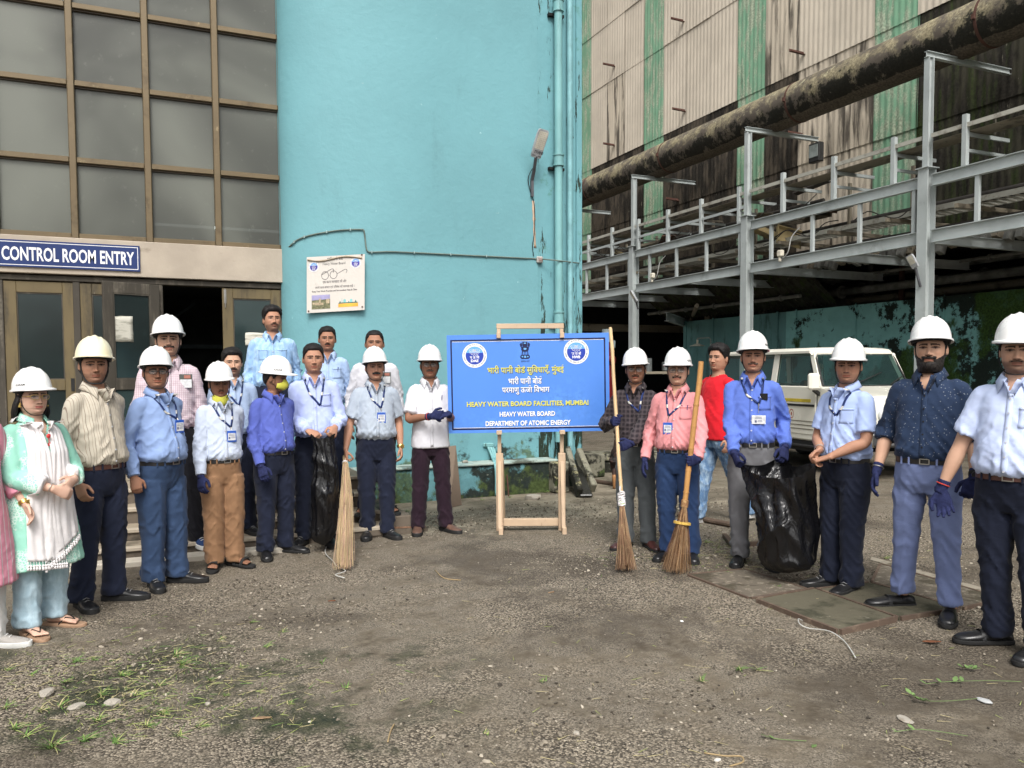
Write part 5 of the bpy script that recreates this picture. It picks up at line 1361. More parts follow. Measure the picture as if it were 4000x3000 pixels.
# ================================================================ THE CAST
K = 1.8083
def place(P):
    px, py = P['px']*K, P['py']*K
    z0 = P.get('z0', 0.0)
    if 'dist' in P: p = PD(px, 1450, P['dist']); loc = Vector((p.x, p.y, z0))
    else: loc = G(px, py, z0)
    ztop = z_at(px, P['top']*K, loc.x, loc.y)
    unit = 1.778 if P.get('helmet') else 1.722
    P['H'] = P.get('Hf') or 1.70*(ztop-z0)/unit
    P['loc'] = loc; P['rot'] = math.atan2(-loc.x, loc.y)+R(P.get('face', 0))
    P['s'] = P['H']/1.70
    return P
def toW(P, v):
    return P['loc']+Matrix.Rotation(P['rot'], 3, 'Z') @ (Vector(v)*P['s'])
def toL(P, w_):
    return (Matrix.Rotation(-P['rot'], 3, 'Z') @ (Vector(w_)-P['loc']))/P['s']
DK = (.25, .125, .078); MD = (.41, .22, .145); LT = (.54, .33, .23); M2 = (.34, .175, .112); VL = (.64, .41, .31)
navy = fabric('navy_trouser_cloth', (.012, .016, .034)); navy2 = fabric('dark_navy_trouser_cloth', (.008, .011, .024)); black = fabric('black_trouser_cloth', (.010, .010, .014))
DN = dict
C = {}
C[1] = DN(label='woman in mint kurta and white dupatta with white helmet, hands clasped', px=88, py=1362, top=796, face=34, head=(-8, -1, 0), skin=VL, kurta=1, collar=True, sleeve='three', shirt=fabric('mint_kurta_cloth', (.30, .62, .50), 'lace', (.62, .80, .72), 60), hem=.46, wd=1.2, belly=.6,
    pants=fabric('pale_blue_cloth', (.36, .50, .58), 'denim', (.50, .64, .72)), legw=1.12, hemz=.07, shoes='flipflop', helmet='white', longhair=1, hair='under', glasses='gold', earring=1, lip=(.42, .09, .09), browc=(.03, .02, .018), jaw=1.0, facefat=.8, karam=-1, look=.6,
    arms=DN(R=DN(w=(-.055, -.27, .99), d=(.85, -.25, -.45), n=(.25, .9, -.1), curl=.5, pole=(-.6, .6, -.4), bangle='steel'), L=DN(w=(.10, -.25, 1.03), d=(-.85, -.35, -.4), n=(-.2, .9, .1), curl=.45, pole=(.6, .6, -.4), bangle='steel')), feet=DN(R=DN(x=-.10, yaw=-10), L=DN(x=.12, y=.02, yaw=16)))
C[2] = DN(label='man in cream striped shirt and cream helmet beside the woman in mint', px=222, py=1303, top=728, face=38, head=(-30, 0, 0), skin=MD, shirt=fabric('cream_striped_cloth', (.50, .455, .375), 'stripe2', (.24, .19, .15), 36, .10), pants=navy, belt=M_BELTB, shoes='lace', helmet='cream', strapw=.006, stubble=.35, bindi=(.3, .05, .03), btn=M_BUTTON, belly=.35, wd=1.03,
    arms=DN(R=DN(curl=.55, w=(-.215, -.08, .84)), L=DN(curl=.5, w=(.20, .05, .83))))
C[3] = DN(label='moustached man in pink checked shirt with white helmet, standing in the doorway behind', px=365, py=1195, top=682, dist=6.75, z0=.05, face=0, skin=LT, shirt=fabric('pink_check_cloth', (.62, .54, .57), 'check', (.42, .27, .34), 75, .2), pants=black, shoes='navytrainer', helmet='white', moustache=1, mw=.034, stubble=.25, badge=(.115, 1.285), head=(2, 3, 0), wd=1.08, karam=None,
    feet=DN(R=DN(x=-.04), L=DN(x=.17, yaw=22)))
C[4] = DN(label='man in blue shirt and black glasses with white helmet and blue trousers', px=352, py=1262, top=750, face=38, head=(-30, 2, 0), skin=M2, shirt=fabric('mid_blue_cloth', (.235, .33, .56)), pants=fabric('blue_trouser_cloth', (.032, .058, .12)), belt=M_BELT, shoes='lace', helmet='white', glasses='black', moustache=1, mw=.02, mthick=.004, hairmat=M_HAIRG, beardmat=M_HAIRG, lanyard=DN(at=(.06, 1.19), knot=1.25, skew=.03), belly=.75, wd=1.06, legw=1.08, facefat=.4,
    arms=DN(R=DN(w=(-.27, -.07, .85), curl=.6, n=(.6, .8, 0), d=(.05, -.2, -1)), L=DN(curl=.4, w=(.16, .12, .84))))
C[5] = DN(label='short man in pale shirt and brown trousers with yellow mask under his chin', px=484, py=1222, top=782, face=16, head=(-8, -4, 0), skin=DK, shirt=fabric('pale_blue_shirt_cloth', (.50, .56, .68)), pants=fabric('brown_trouser_cloth', (.25, .14, .075)), belt=M_BELT, shoes='sandal', helmet='white', mask='chin', moustache=1, mw=.022, mthick=.0045, lanyard=DN(at=(.05, 1.14), knot=1.22, skew=.02), belly=.25, wd=.97, legw=1.12,
    arms=DN(R=DN(w=(-.215, -.15, .83), glove=1, curl=.45, n=(.8, .5, 0)), L=DN(curl=.4, w=(.16, .14, .84))))
C[6] = DN(label='smiling bareheaded man with lanyard squeezed in behind the yellow-masked pair', px=502, py=1160, top=753, dist=7.15, z0=.1, face=8, head=(-2, -2, 0), skin=LT, hair='full', shirt=fabric('light_blue_shirt_a', (.36, .46, .64)), pants=navy2, shoes='lace', stubble=.6, moustache=1, mw=.03, bindi=(.35, .04, .02), lanyard=DN(at=(.03, 1.15), knot=1.2, card='none'), eye=.6, jaw=1.05, facefat=.3)
C[7] = DN(label='tall bareheaded man in light denim shirt on the landing at the back', px=590, py=1150, top=663, dist=8.1, z0=.47, face=0, head=(12, 6, 0), skin=MD, hair='spiky', shirt=fabric('light_denim_cloth', (.26, .42, .66), 'denim', (.40, .56, .76), rough=.9), pants=navy, pocket=2, stubble=.55, moustache=1, mw=.028, mthick=.004, wd=1.18, belly=.1, vopen=1.37)
C[8] = DN(label='man in violet-blue shirt looking right with a yellow mask over his mouth', px=597, py=1198, top=770, face=30, head=(38, -8, 0), skin=DK, shirt=fabric('violet_blue_cloth', (.085, .115, .40)), pants=navy, belt=M_BELT, shoes='loafer', helmet='white', mask='worn', belly=.55, wd=1.03, karam=-1,
    arms=DN(R=DN(w=(-.215, -.14, .84), glove=1, curl=.5, n=(.7, .6, 0)), L=DN(curl=.4, w=(.17, .12, .84))))
C[9] = DN(label='bareheaded man in pale lavender-blue shirt holding open a tall black bag', px=684, py=1175, top=742, face=4, head=(0, 0, 0), skin=MD, hair='short', shirt=fabric('lavender_blue_cloth', (.42, .49, .78)), pants=navy2, shoes='lace', pocket=1, bindi=(.30, .05, .03), lanyard=DN(at=(.04, 1.17), knot=1.2, card='none'), jaw=1.06, wd=1.02, stubble=.2,
    arms=DN(R=DN(w=(-.07, -.27, 1.0), d=(.7, -.5, -.5), n=(.3, .3, -.9), curl=1.1, pole=(-.4, .8, -.4), bangle='red'), L=DN(w=(.150, -.25, 1.02), d=(-.3, -.7, -.6), n=(-.7, .3, -.6), curl=1.1, pole=(.35, .8, -.4))))
C[10] = DN(label='bareheaded moustached man in light blue shirt with a pen, behind the bag holder', px=708, py=1130, top=705, dist=7.95, z0=.335, face=0, head=(2, 0, 0), skin=M2, hair='short', shirt=fabric('light_blue_shirt_b', (.36, .48, .70)), pants=navy, moustache=1, mw=.027, stubble=.25, pocket=1, pen=1, bindi=(.35, .05, .03))
C[11] = DN(label='crop-haired man in white shirt standing behind the helmeted broom bundle holder', px=810, py=1105, top=712, dist=7.85, z0=.17, face=0, skin=M2, hair='crop', recede=.004, shirt=fabric('white_shirt_cloth_b', (.56, .56, .60)), pants=navy, tucked=False, shoes='sandal', badge=(.10, 1.27), stubble=.4, wd=1.08, jaw=1.05)
C[12] = DN(label='moustached man in striped half-sleeve shirt and white helmet holding a straw broom bundle', px=815, py=1160, top=750, face=6, head=(2, 0, 0), skin=MD, sleeve='short', shirt=fabric('grey_blue_striped_cloth', (.50, .55, .60), 'stripe', (.10, .15, .25), 110, .36), pants=navy, shoes='lace', helmet='white', moustache=1, mw=.034, mthick=.0085, facefat=.5, belly=.6, wd=1.06, lanyard=DN(at=(.035, 1.13), knot=1.22, skew=-.0),
    arms=DN(R=DN(w=(-.285, -.11, .84), curl=.95, n=(.9, .1, 0), thumb=.9, d=(.05, -.12, -1)), L=DN(watch='gold', curl=.5)))
C[13] = DN(label='grey-moustached man in white half-sleeve shirt and glasses left of the blue sign', px=932, py=1148, top=746, face=6, head=(-4, 0, 0), skin=DK, sleeve='short', tucked=False, shirt=fabric('white_shirt_cloth', (.62, .62, .66)), pants=fabric('plum_black_cloth', (.020, .009, .017)), shoes='brown', helmet='white', glasses='wire', moustache=1, mw=.03, mthick=.006, beardmat=M_HAIRG, pen=1, belly=.25, wd=1.0, hairmat=M_HAIRG,
    arms=DN(R=DN(w=(-.03, -.285, 1.12), d=(.95, -.1, .1), n=(.15, .9, .0), glove=1, curl=.75, pole=(-.8, .5, -.6), bangle='red'), L=DN(w=(.145, -.245, 1.135), d=(-.85, -.4, -.1), n=(.1, .5, -.8), glove=1, curl=.8, pole=(.35, .9, -.8))),
    feet=DN(R=DN(x=-.13, yaw=-8), L=DN(x=.14, y=-.0, yaw=30)))
C[14] = DN(label='man in dark plaid shirt with helmet and dark glasses right of the blue sign', px=1372, py=1180, top=752, face=-8, head=(6, -3, 0), skin=M2, hair='full', shirt=fabric('dark_plaid_cloth', (.020, .016, .020), 'plaid', (.085, .068, .074), 26), pants=fabric('dark_grey_trouser_cloth', (.085, .095, .10)), belt=M_BELT, shoes='maroon', helmet='white', glasses='wire', moustache=1, mw=.03, lanyard=DN(at=(.05, 1.2), knot=1.22, card='none'), pocket=1, wd=.98, btn=M_STRAP)
C[15] = DN(label='man in salmon pink shirt with helmet and glasses holding a bamboo broom', px=1462, py=1207, top=752, face=-12, head=(6, 0, 0), skin=LT, shirt=fabric('salmon_pink_cloth', (.66, .27, .28)), pants=fabric('deep_blue_trouser_cloth', (.018, .040, .105)), belt=M_BELT, shoes='loafer', helmet='white', glasses='wire', moustache=1, mw=.033, mthick=.007, facefat=.3, lanyard=DN(at=(-.045, 1.115), knot=1.22, skew=-.04), pocket=1, pen=1, emblem=1, belly=.55, wd=1.05, karam=1)
C[16] = DN(label='bareheaded man in red tee and faded jeans walking behind the group', px=1548, py=1128, top=745, face=-48, head=(16, 2, 0), skin=MD, hair='spiky', shirt=fabric('red_tee_cloth', (.60, .012, .022)), collar=False, round=1, sleeve='short', tucked=False, pants=fabric('faded_denim_cloth', (.10, .19, .34), 'denim', (.34, .45, .56), rough=.95), shoes='bluetrainer', facefat=.4, wd=1.05,
    feet=DN(R=DN(x=-.09, y=-.18, yaw=-5), L=DN(x=.09, y=.34, z=.03, yaw=5)))
C[17] = DN(label='man in royal blue shirt with white card badge and helmet, gripping the large bag', px=1622, py=1218, top=717, face=-2, head=(2, 0, 0), skin=MD, hairmat=M_HAIRG, shirt=fabric('royal_blue_cloth', (.085, .15, .50), 'check', (.12, .19, .56), 140, .3), pants=fabric('mid_grey_trouser_cloth', (.16, .16, .17)), belt=M_BELT, shoes='loafer', helmet='white', moustache=1, mw=.032, mthick=.0045, beardmat=M_HAIRG, stubble=.15, lanyard=DN(at=(.05, 1.12), knot=1.24, card='white', skew=.02), pocket=1, phone=1, belly=.3, wd=1.03, karam=1, head_=0)
C[18] = DN(label='man in light blue half-sleeve shirt with helmet holding the right edge of the large bag', px=1822, py=1270, top=733, face=-40, head=(32, -2, 0), skin=MD, sleeve='short', shirt=fabric('light_blue_shirt_c', (.38, .48, .76)), pants=navy2, belt=M_BELT, shoes='lace', helmet='white', facefat=.5, bindi=(.4, .03, .02), pocket=1, lanyard=DN(at=(.02, 1.22), knot=1.245, card='none'), wd=1.06, belly=.15, stubble=.2)
C[19] = DN(label='bearded man in dark dotted shirt and pale blue trousers with helmet and gloves', px=1998, py=1322, top=686, face=-12, head=(6, 2, 0), skin=LT, sleeve='rolled', shirt=fabric('navy_dotted_cloth', (.020, .036, .078), 'dots', (.20, .22, .26), 55, .16), pants=fabric('periwinkle_trouser_cloth', (.15, .19, .35)), legw=.93, hemz=.09, belt=M_BELT, shoes='loafer', helmet='white', beard=1.0, moustache=1, mw=.036, mthick=.008, vopen=1.335, wd=1.1, belly=.15, btn=M_STRAP,
    arms=DN(R=DN(w=(-.275, -.05, .85), glove=1, curl=.35, bangle='steel'), L=DN(w=(.265, -.12, .86), glove=1, curl=.75, watch='black', n=(-.3, .9, 0), d=(-.25, -.15, -1))), feet=DN(R=DN(x=-.14, yaw=-50), L=DN(x=.14, yaw=8)))
C[20] = DN(label='man in white-blue half-sleeve shirt with helmet at the far right edge', px=2182, py=1398, top=680, face=-14, head=(10, -2, 0), skin=LT, sleeve='short', shirt=fabric('white_blue_shirt_cloth', (.50, .58, .80)), pants=navy2, belt=M_BELTB, shoes='loafer', helmet='white', stubble=.65, moustache=1, mw=.028, mthick=.004, facefat=.8, jaw=1.04, pocket=1, belly=.55, wd=1.12,
    arms=DN(R=DN(w=(-.335, -.08, .83), glove=1, curl=.35, spread=.8, n=(.2, -.9, 0), d=(.3, -.1, -1), bangle='red', thumb=.2), L=DN()), feet=DN(R=DN(x=-.07, y=.03, yaw=-48), L=DN(x=.15, y=-.06, yaw=-12)))
C[21] = DN(label='woman in pink striped kurta and white salwar cut off at the left edge', px=-52, py=1408, top=830, Hf=1.56, face=30, skin=VL, kurta=1, sleeve='three', shirt=fabric('pink_striped_kurta_cloth', (.66, .27, .36), 'stripe', (.66, .58, .60), 26, .16), hem=.40, pants=fabric('white_salwar_cloth', (.62, .62, .60)), legw=1.0, shoes='greytrainer', longhair=1, hair='full', belly=.4, arms=DN(R=DN(), L=DN(w=(.27, -.10, .87), curl=.4, watch='gold')))

for k in sorted(C):
    C[k]['seed'] = 10*k; place(C[k])

# ---- tools whose positions decide the hands
def line_at(a, b2, z): t = (z-a.z)/(b2.z-a.z); return a.lerp(b2, t)
def grip(P, side, w_, d, n, **kw):
    """put the wrist so that world point w_ lies in the palm"""
    q = toL(P, w_); d = Vector(d).normalized(); n = Vector(n).normalized(); wr = q-d*.078-n*.026
    P.setdefault('arms', {})[side] = DN(w=tuple(wr), d=tuple(d), n=tuple(n), **kw)
P14 = C[14]; br1_top = toW(P14, (-.245, -.18, 1.88)); br1_bot = G(2446, 2236)
_u = toW(P14, (-.165, -.33, 1.14)); _f = Vector((math.sin(R(YAW)), math.cos(R(YAW)), 0)); u = PD(2408, 1640, _u.dot(_f)); br1_top = line_at(br1_bot, u, 1.93)
grip(P14, 'R', line_at(br1_bot, u, 1.12), (.25, -.95, .05), (.9, .25, -.1), glove=1, curl=1.05, thumb=.9, pole=(-.6, .8, -.6))
grip(P14, 'L', line_at(br1_bot, u, .86), (-.75, -.6, -.25), (-.5, .75, 0), glove=1, curl=.95, thumb=.9, pole=(.7, .9, -.4))
P15 = C[15]; br2_bot = G(2672, 2225); u = toW(P15, (.175, -.30, .84)); br2_top = line_at(br2_bot, u, 1.5)
br2_top = PD(2740, 1412, 6.22); br2_bot = br2_top.lerp(toW(P15, (.165, -.33, .84)), 1.0); d_ = (br2_bot-br2_top).normalized(); br2_bot = br2_top+d_*((0-br2_top.z)/d_.z)
grip(P15, 'L', line_at(br2_bot, br2_top, .86), (-.35, -.9, .0), (-.85, .35, 0), glove=1, curl=1.05, thumb=.9, pole=(.6, .9, -.5))
P15['arms']['R'] = DN(w=(-.26, -.06, .85), glove=1, curl=.3, n=(.8, .3, 0))
P17, P18 = C[17], C[18]
BG_A = PD(1600*K, 1003*K, 6.08); BG_B = PD(1688*K, 990*K, 6.14); BG_C = PD(1758*K, 1000*K, 5.52)
grip(P17, 'R', BG_A+Vector((0, 0, .02)), (.35, -.55, -.75), (.8, .2, -.2), glove=1, curl=1.0, pole=(-.25, 1, -.3))
grip(P17, 'L', BG_B+Vector((0, 0, .02)), (-.1, -.6, -.8), (-.6, .6, -.2), glove=1, curl=.8, pole=(.2, 1, -.3))
grip(P18, 'R', BG_C+Vector((-.0, 0, .02)), (-.25, -.7, -.65), (.7, -.1, -.5), curl=1.0, pole=(-.7, .5, -.3), bangle='steel')
grip(P18, 'L', BG_C+Vector((.02, -.03, .0)), (-.85, -.3, -.3), (.0, .3, -.9), curl=1.0, pole=(.8, .6, -.6))
for k in sorted(C):
    person(C[k])
# ================================================================ THINGS IN THE YARD
class Panel:
    """flat printed board: u to the right, v up, n towards the viewer"""
    def __init__(s, TL, TR, BL, parent):
        s.o = Vector(BL); s.u = Vector(TR)-Vector(TL); s.v = Vector(TL)-Vector(BL); s.w = s.u.length; s.h = s.v.length
        s.n = s.u.cross(s.v).normalized(); s.par = parent; s.k = 0
    def pt(s, x, y, off=0): return s.o+s.u*x+s.v*y+s.n*off      # x, y in 0..1
    def board(s, name, mat, th=.01):
        b = B(); b.prism([s.pt(0, 0), s.pt(1, 0), s.pt(1, 1), s.pt(0, 1)], (0, 0, 0), -s.n*th); o = b.build(name, mat, s.par, smooth=None); s.brd = o; return o
    def poly(s, name, pts, mat, off, par=None):
        b = B()
        for pl in pts: b.add([s.pt(x, y, off) for x, y in pl], [tuple(range(len(pl)))])
        return b.build(name, mat, par or s.brd, smooth=None, fixn=False)
    def text(s, name, txt, cx, cy, w_, h, mat, off, bold=0, par=None, marks=(), shear=0):
        v, f = text_data(txt, 1, bold, shear)
        if not v: return
        xs = [p[0] for p in v]; ys = [p[1] for p in v]; x0, x1, y0, y1 = min(xs), max(xs), min(ys), max(ys)
        V = [((p[0]-(x0+x1)/2)/(x1-x0)*w_+cx, (p[1]-(y0+y1)/2)/(y1-y0)*h+cy) for p in v]
        b = B(); b.add([s.pt(x, y, off) for x, y in V], f)
        for mx_, my_, r in marks:         # the small hook over a letter, in fractions of the word box
            pts = []; 
            X0 = cx-w_/2+w_*mx_; Y0 = cy-h/2+h*my_; rx = r*h*s.h/s.w
            for k in range(9):
                a = R(200-k*28); pts.append((X0+rx*math.cos(a), Y0+r*h*math.sin(a)))
            rows_ = [[s.pt(x, y, off) for x, y in pts], [s.pt(X0+(x-X0)*.55, Y0+(y-Y0)*.55, off) for x, y in pts]]; b.grid(rows_)
        return b.build(name, mat, par or s.brd, smooth=None, fixn=False)
def circ(cx, cy, r, asp, n=40, a0=0, a1=2*PI): return [(cx+r*asp*math.cos(a0+(a1-a0)*k/n), cy+r*math.sin(a0+(a1-a0)*k/n)) for k in range(n+(0 if abs(a1-a0-2*PI) < 1e-6 else 1))]
M_INK = plain('dark_ink', (.02, .022, .03), .5); M_WPRINT = plain('white_print', (.80, .80, .82), .35, .4, 0, .01); M_YPRINT = plain('yellow_print', (.62, .60, .12), .35, .4, 0, .02)
M_NAVYP = plain('navy_print', (.008, .012, .06), .35); M_EMB = plain('emblem_blue', (.02, .05, .36), .35, .4, 0, .03); M_EMBL = plain('emblem_light_blue', (.13, .36, .72), .35, .4, 0, .03)
def emblem(P_, cx, cy, r, hindi, eng, off, blue=M_EMB):
    asp = P_.h/P_.w
    e = P_.poly('emblem', [circ(cx, cy, r, asp)], M_WPRINT, off)
    o = off+.0012
    ri = r*.74; ys = cy+ri*.30; a = math.asin((ys-cy)/ri)
    P_.poly('disc', [circ(cx, cy, ri, asp, 30, PI-a, 2*PI+a)], blue, o, e)
    P_.poly('disc_top', [circ(cx, cy, ri, asp, 20, a, PI-a)], M_EMBL, o, e)
    # petals of the atom flower
    b = B(); c0 = (cx, cy+ri*.62)
    for k in range(8):
        al = PI+PI*(k+.3)/7.6; ax, ay = math.cos(al), math.sin(al); L = ri*.62; W_ = ri*.13; pts = []
        for q in range(15):
            t_ = 2*PI*q/14; px_, py_ = L*.52+L*.5*math.cos(t_), W_*math.sin(t_); pts.append((px_*ax-py_*ay, px_*ay+py_*ax))
        rows_ = [[P_.pt(c0[0]+x*asp, c0[1]+y, o+.001) for x, y in pts], [P_.pt(c0[0]+(x*.86+ax*L*.07)*asp, c0[1]+y*.86+ay*L*.07, o+.001) for x, y in pts]]; b.grid(rows_)
    b.build('petals', M_WPRINT, e, smooth=None, fixn=False)
    P_.text('lettering', hindi, cx, cy-ri*.17, ri*1.05*asp, ri*.36, M_WPRINT, o+.001, .02, e); P_.text('lettering', eng, cx, cy-ri*.58, ri*.85*asp, ri*.30, M_WPRINT, o+.001, .04, e)
    b = B()
    def arc(txt, a0, a1, flip):
        n = len(txt)
        for i, ch in enumerate(txt):
            if ch == ' ': continue
            v, f = text_data(ch, 1, .0); al = a0+(a1-a0)*i/(n-1); rr = r*.87; h = r*.15
            rot = al-PI/2 if not flip else al+PI/2
            b.add([P_.pt(cx+(rr*math.cos(al)+h*(p[0]*math.cos(rot)-p[1]*math.sin(rot)))*asp, cy+rr*math.sin(al)+h*(p[0]*math.sin(rot)+p[1]*math.cos(rot)), o) for p in v], f)
    if r*P_.h > .05:
        arc('ATOMS IN THE SERVICE OF THE NATION', R(188), R(352), True); arc('राष्ट की सेवा में परमाणु', R(142), R(38), False)
        b.build('ring_lettering', M_INK, e, smooth=None, fixn=False)
        for sg in (0, 1):
            for rr in (.83, .90):
                an = [R(152+k*3) if not sg else R(28-k*3) for k in range(9)]
                P_.poly('ring_line', [[(cx+r*q*asp*math.cos(a), cy+r*q*math.sin(a)) for a in an for q in (rr,)]+[(cx+r*q*asp*math.cos(a), cy+r*q*math.sin(a)) for a in an[::-1] for q in (rr+.025,)]], M_INK, o, e)
    return e

# ---- blue sign on its timber stand
M_BLUE = layered('blue_sign_vinyl', (.085, .235, .68), [dict(c=(.12, .30, .74), s=1.3, lo=.5, hi=.75, o=.5)], rough=.22, spec=.5, var=.03, bump=(4, .03, .01))
M_POSTW = layered('pale_stand_timber', (.50, .37, .255), [dict(c=(.22, .14, .09), s=6, lo=.60, hi=.70, o=.5, st=(3, 3, .7))], rough=.6, bump=(40, .15, .004))
D = 7.72; P0 = PD(2070, 2075, D); sz = lambda py, dd=D: EYE.z+ray(2070, py).z*dd/ray(2070, py).dot(Vector((math.sin(R(YAW)), math.cos(R(YAW)), 0)))
stand = thing('sign_stand', 'wooden stand carrying the blue bilingual heavy water facility board', 'sign', (P0.x, P0.y, 0), -R(YAW))
zt, zb = sz(1308), sz(1686); X = lambda px: (px-2070)*D/3130
b = Panel((X(1745), -.045, sz(1316)), (X(2373), -.045, sz(1304)), (X(1760), -.085, sz(1689)), stand)
b.v = Vector((X(1752)-X(1756), 0, 0))*0+Vector((-.012, .0, zt-zb+.004)); b.u = Vector((X(2377)-X(1752), 0, .018)); b.o = Vector((X(1756), -.075, zb-.008)); b.n = b.u.cross(b.v).normalized(); b.w = b.u.length; b.h = b.v.length
SB = b; SB.board('sign_board', M_BLUE, .022)
bx = lambda zx: ((1700+zx/1.7467)-1752)/625.0; by = lambda zy: 1-((1200+zy/1.7467)-1308)/378.0
fr = .035; fx = fr*SB.h/SB.w
m0, m1 = .022, .035
P_ = [[(m0, m0*1.5), (1-m0, m0*1.5), (1-m0, m0*1.5+.016), (m0, m0*1.5+.016)], [(m0, 1-m0*2.2-.016), (1-m0, 1-m0*2.2-.016), (1-m0, 1-m0*2.2), (m0, 1-m0*2.2)], [(m0, m0*1.5+.016), (m0+.009, m0*1.5+.016), (m0+.009, 1-m0*2.2-.016), (m0, 1-m0*2.2-.016)], [(1-m0-.009, m0*1.5+.016), (1-m0, m0*1.5+.016), (1-m0, 1-m0*2.2-.016), (1-m0-.009, 1-m0*2.2-.016)]]
SB.poly('border_line', P_, M_NAVYP, .0015)
P_ = [[(m0+.011, m0*1.5+.018), (1-m0-.011, m0*1.5+.018), (1-m0-.011, m0*1.5+.022), (m0+.011, m0*1.5+.022)], [(m0+.011, 1-m0*2.2-.022), (1-m0-.011, 1-m0*2.2-.022), (1-m0-.011, 1-m0*2.2-.018), (m0+.011, 1-m0*2.2-.018)]]
SB.poly('border_line', P_, M_WPRINT, .0015)
emblem(SB, bx(277), by(327), 82/1.7467/378, 'प ऊ िव', 'DAE', .0015); emblem(SB, bx(962), by(312), 84/1.7467/378, 'भा पा बो', 'HWB', .0015)
for txt, zx, zy, w_, h, mat, mk_ in (
    ('भारी पानी बोड सुिवधाएँ, मुंबई', 619, 430, 517, 68, M_YPRINT, ((.474, .80, .10),)),
    ('भारी पानी बोड', 614, 498, 225, 52, M_WPRINT, ((.965, .86, .13),)),
    ('परमाणु ऊजा िवभाग', 618, 563, 320, 62, M_WPRINT, ((.585, .88, .11),)),
    ('HEAVY WATER BOARD FACILITIES, MUMBAI', 629, 658, 822, 40, M_YPRINT, ()),
    ('HEAVY WATER BOARD', 626, 725, 375, 33, M_WPRINT, ()),
    ('DEPARTMENT OF ATOMIC ENERGY', 630, 787, 576, 34, M_WPRINT, ())):
    W_, H_ = w_/1.7467/625, h/1.7467/378
    SB.text('lettering_shade', txt, bx(zx+2), by(zy+2.5), W_, H_, M_NAVYP, .0012, .035 if mk_ else .03, None, mk_)
    SB.text('lettering', txt, bx(zx), by(zy), W_, H_, mat, .003, .014 if mk_ else .030, None, mk_)
# lion capital emblem
cx, cy = bx(617), by(300); sx, sy = 36/1.7467/625, 60/1.7467/378
def S_(pts): return [(cx+x*sx, cy+y*sy) for x, y in pts]
lion = [[(-.45, 1), (.45, 1), (.5, .7), (.4, .45), (-.4, .45), (-.5, .7)], [(-.98, .75), (-.6, .92), (-.48, .5), (-.85, .42)], [(.98, .75), (.6, .92), (.48, .5), (.85, .42)],
        [(-.75, .44), (.75, .44), (.7, .1), (.5, -.1), (-.5, -.1), (-.7, .1)], [(-.58, -.1), (-.42, -.1), (-.45, -.45), (-.62, -.45)], [(.58, -.1), (.42, -.1), (.45, -.45), (.62, -.45)], [(-.2, -.1), (-.08, -.1), (-.1, -.45), (-.22, -.45)], [(.2, -.1), (.08, -.1), (.1, -.45), (.22, -.45)],
        [(-.7, -.46), (.7, -.46), (.88, -.58), (.88, -.8), (.6, -.92), (-.6, -.92), (-.88, -.8), (-.88, -.58)]]
le = SB.poly('lion_emblem', [S_(q) for q in lion], M_NAVYP, .0015)
SB.poly('emblem_light', [S_(q) for q in ([(-.2, .9), (.2, .9), (.22, .78), (-.22, .78)], [(-.3, .3), (.3, .3), (.2, .1), (-.2, .1)], [(-.65, -.6), (-.35, -.6), (-.35, -.74), (-.65, -.74)], [(-.18, -.56), (.18, -.56), (.18, -.8), (-.18, -.8)], [(.35, -.6), (.65, -.6), (.65, -.74), (.35, -.74)])], M_EMBL, .003, le)
SB.text('lettering', 'सत्यमेव जयते'.replace('त्य', 'तय'), bx(617), by(370), 58/1.7467/625, 14/1.7467/378, M_NAVYP, .0015, 0, le)
# stand timbers
zpt = sz(1770)
for px in (1952, 2196):
    x = X(px)
    b = B(); b.lo((x-.018, -.022, zpt), (x+.018, .016, zb+.01), .003); b.lo((x-.018, -.022, zb+.011), (x+.018, .016, sz(1285)), .003); b.build('post', M_POSTW, stand)
    b = B(); b.lo((x-.034, -.03, .0), (x+.034, .03, zpt+.0), .004); b.build('leg', M_POSTW, stand)
    b = B(); b.bar((x+.02, .03, zpt-.06), (x+.03, .36, .05), .04, .045, bev=.003); b.build('brace', M_POSTW, stand)
    b = B(); b.bar((x+.012, -.22, .035), (x+.012, .40, .035), .04, .07, bev=.003); b.build('foot', M_POSTW, stand)
    b = B(); b.bar((x+.0, -.03, zpt-.08), (x+.004, -.20, .06), .035, .03, bev=.003); b.build('brace', M_POSTW, stand)
    b = B(); b.lo((x-.026, -.112, zb-.02), (x+.026, -.024, zb+.02), .003); b.build('ledge_block', M_POSTW, stand)
    b = B(); b.lo((x-.02, -.105, sz(1322)), (x+.02, -.024, sz(1300)), .003); b.build('clip', M_POSTW, stand)
b = B(); b.lo((X(1952)+.036, -.03, .05), (X(2196)-.036, .03, .12), .004); b.build('cross_bar', M_POSTW, stand)
b = B(); b.lo((X(1952)-.022, -.022, sz(1284)), (X(2196)+.022, .016, sz(1264)), .003); b.build('handle_bar', M_POSTW, stand)

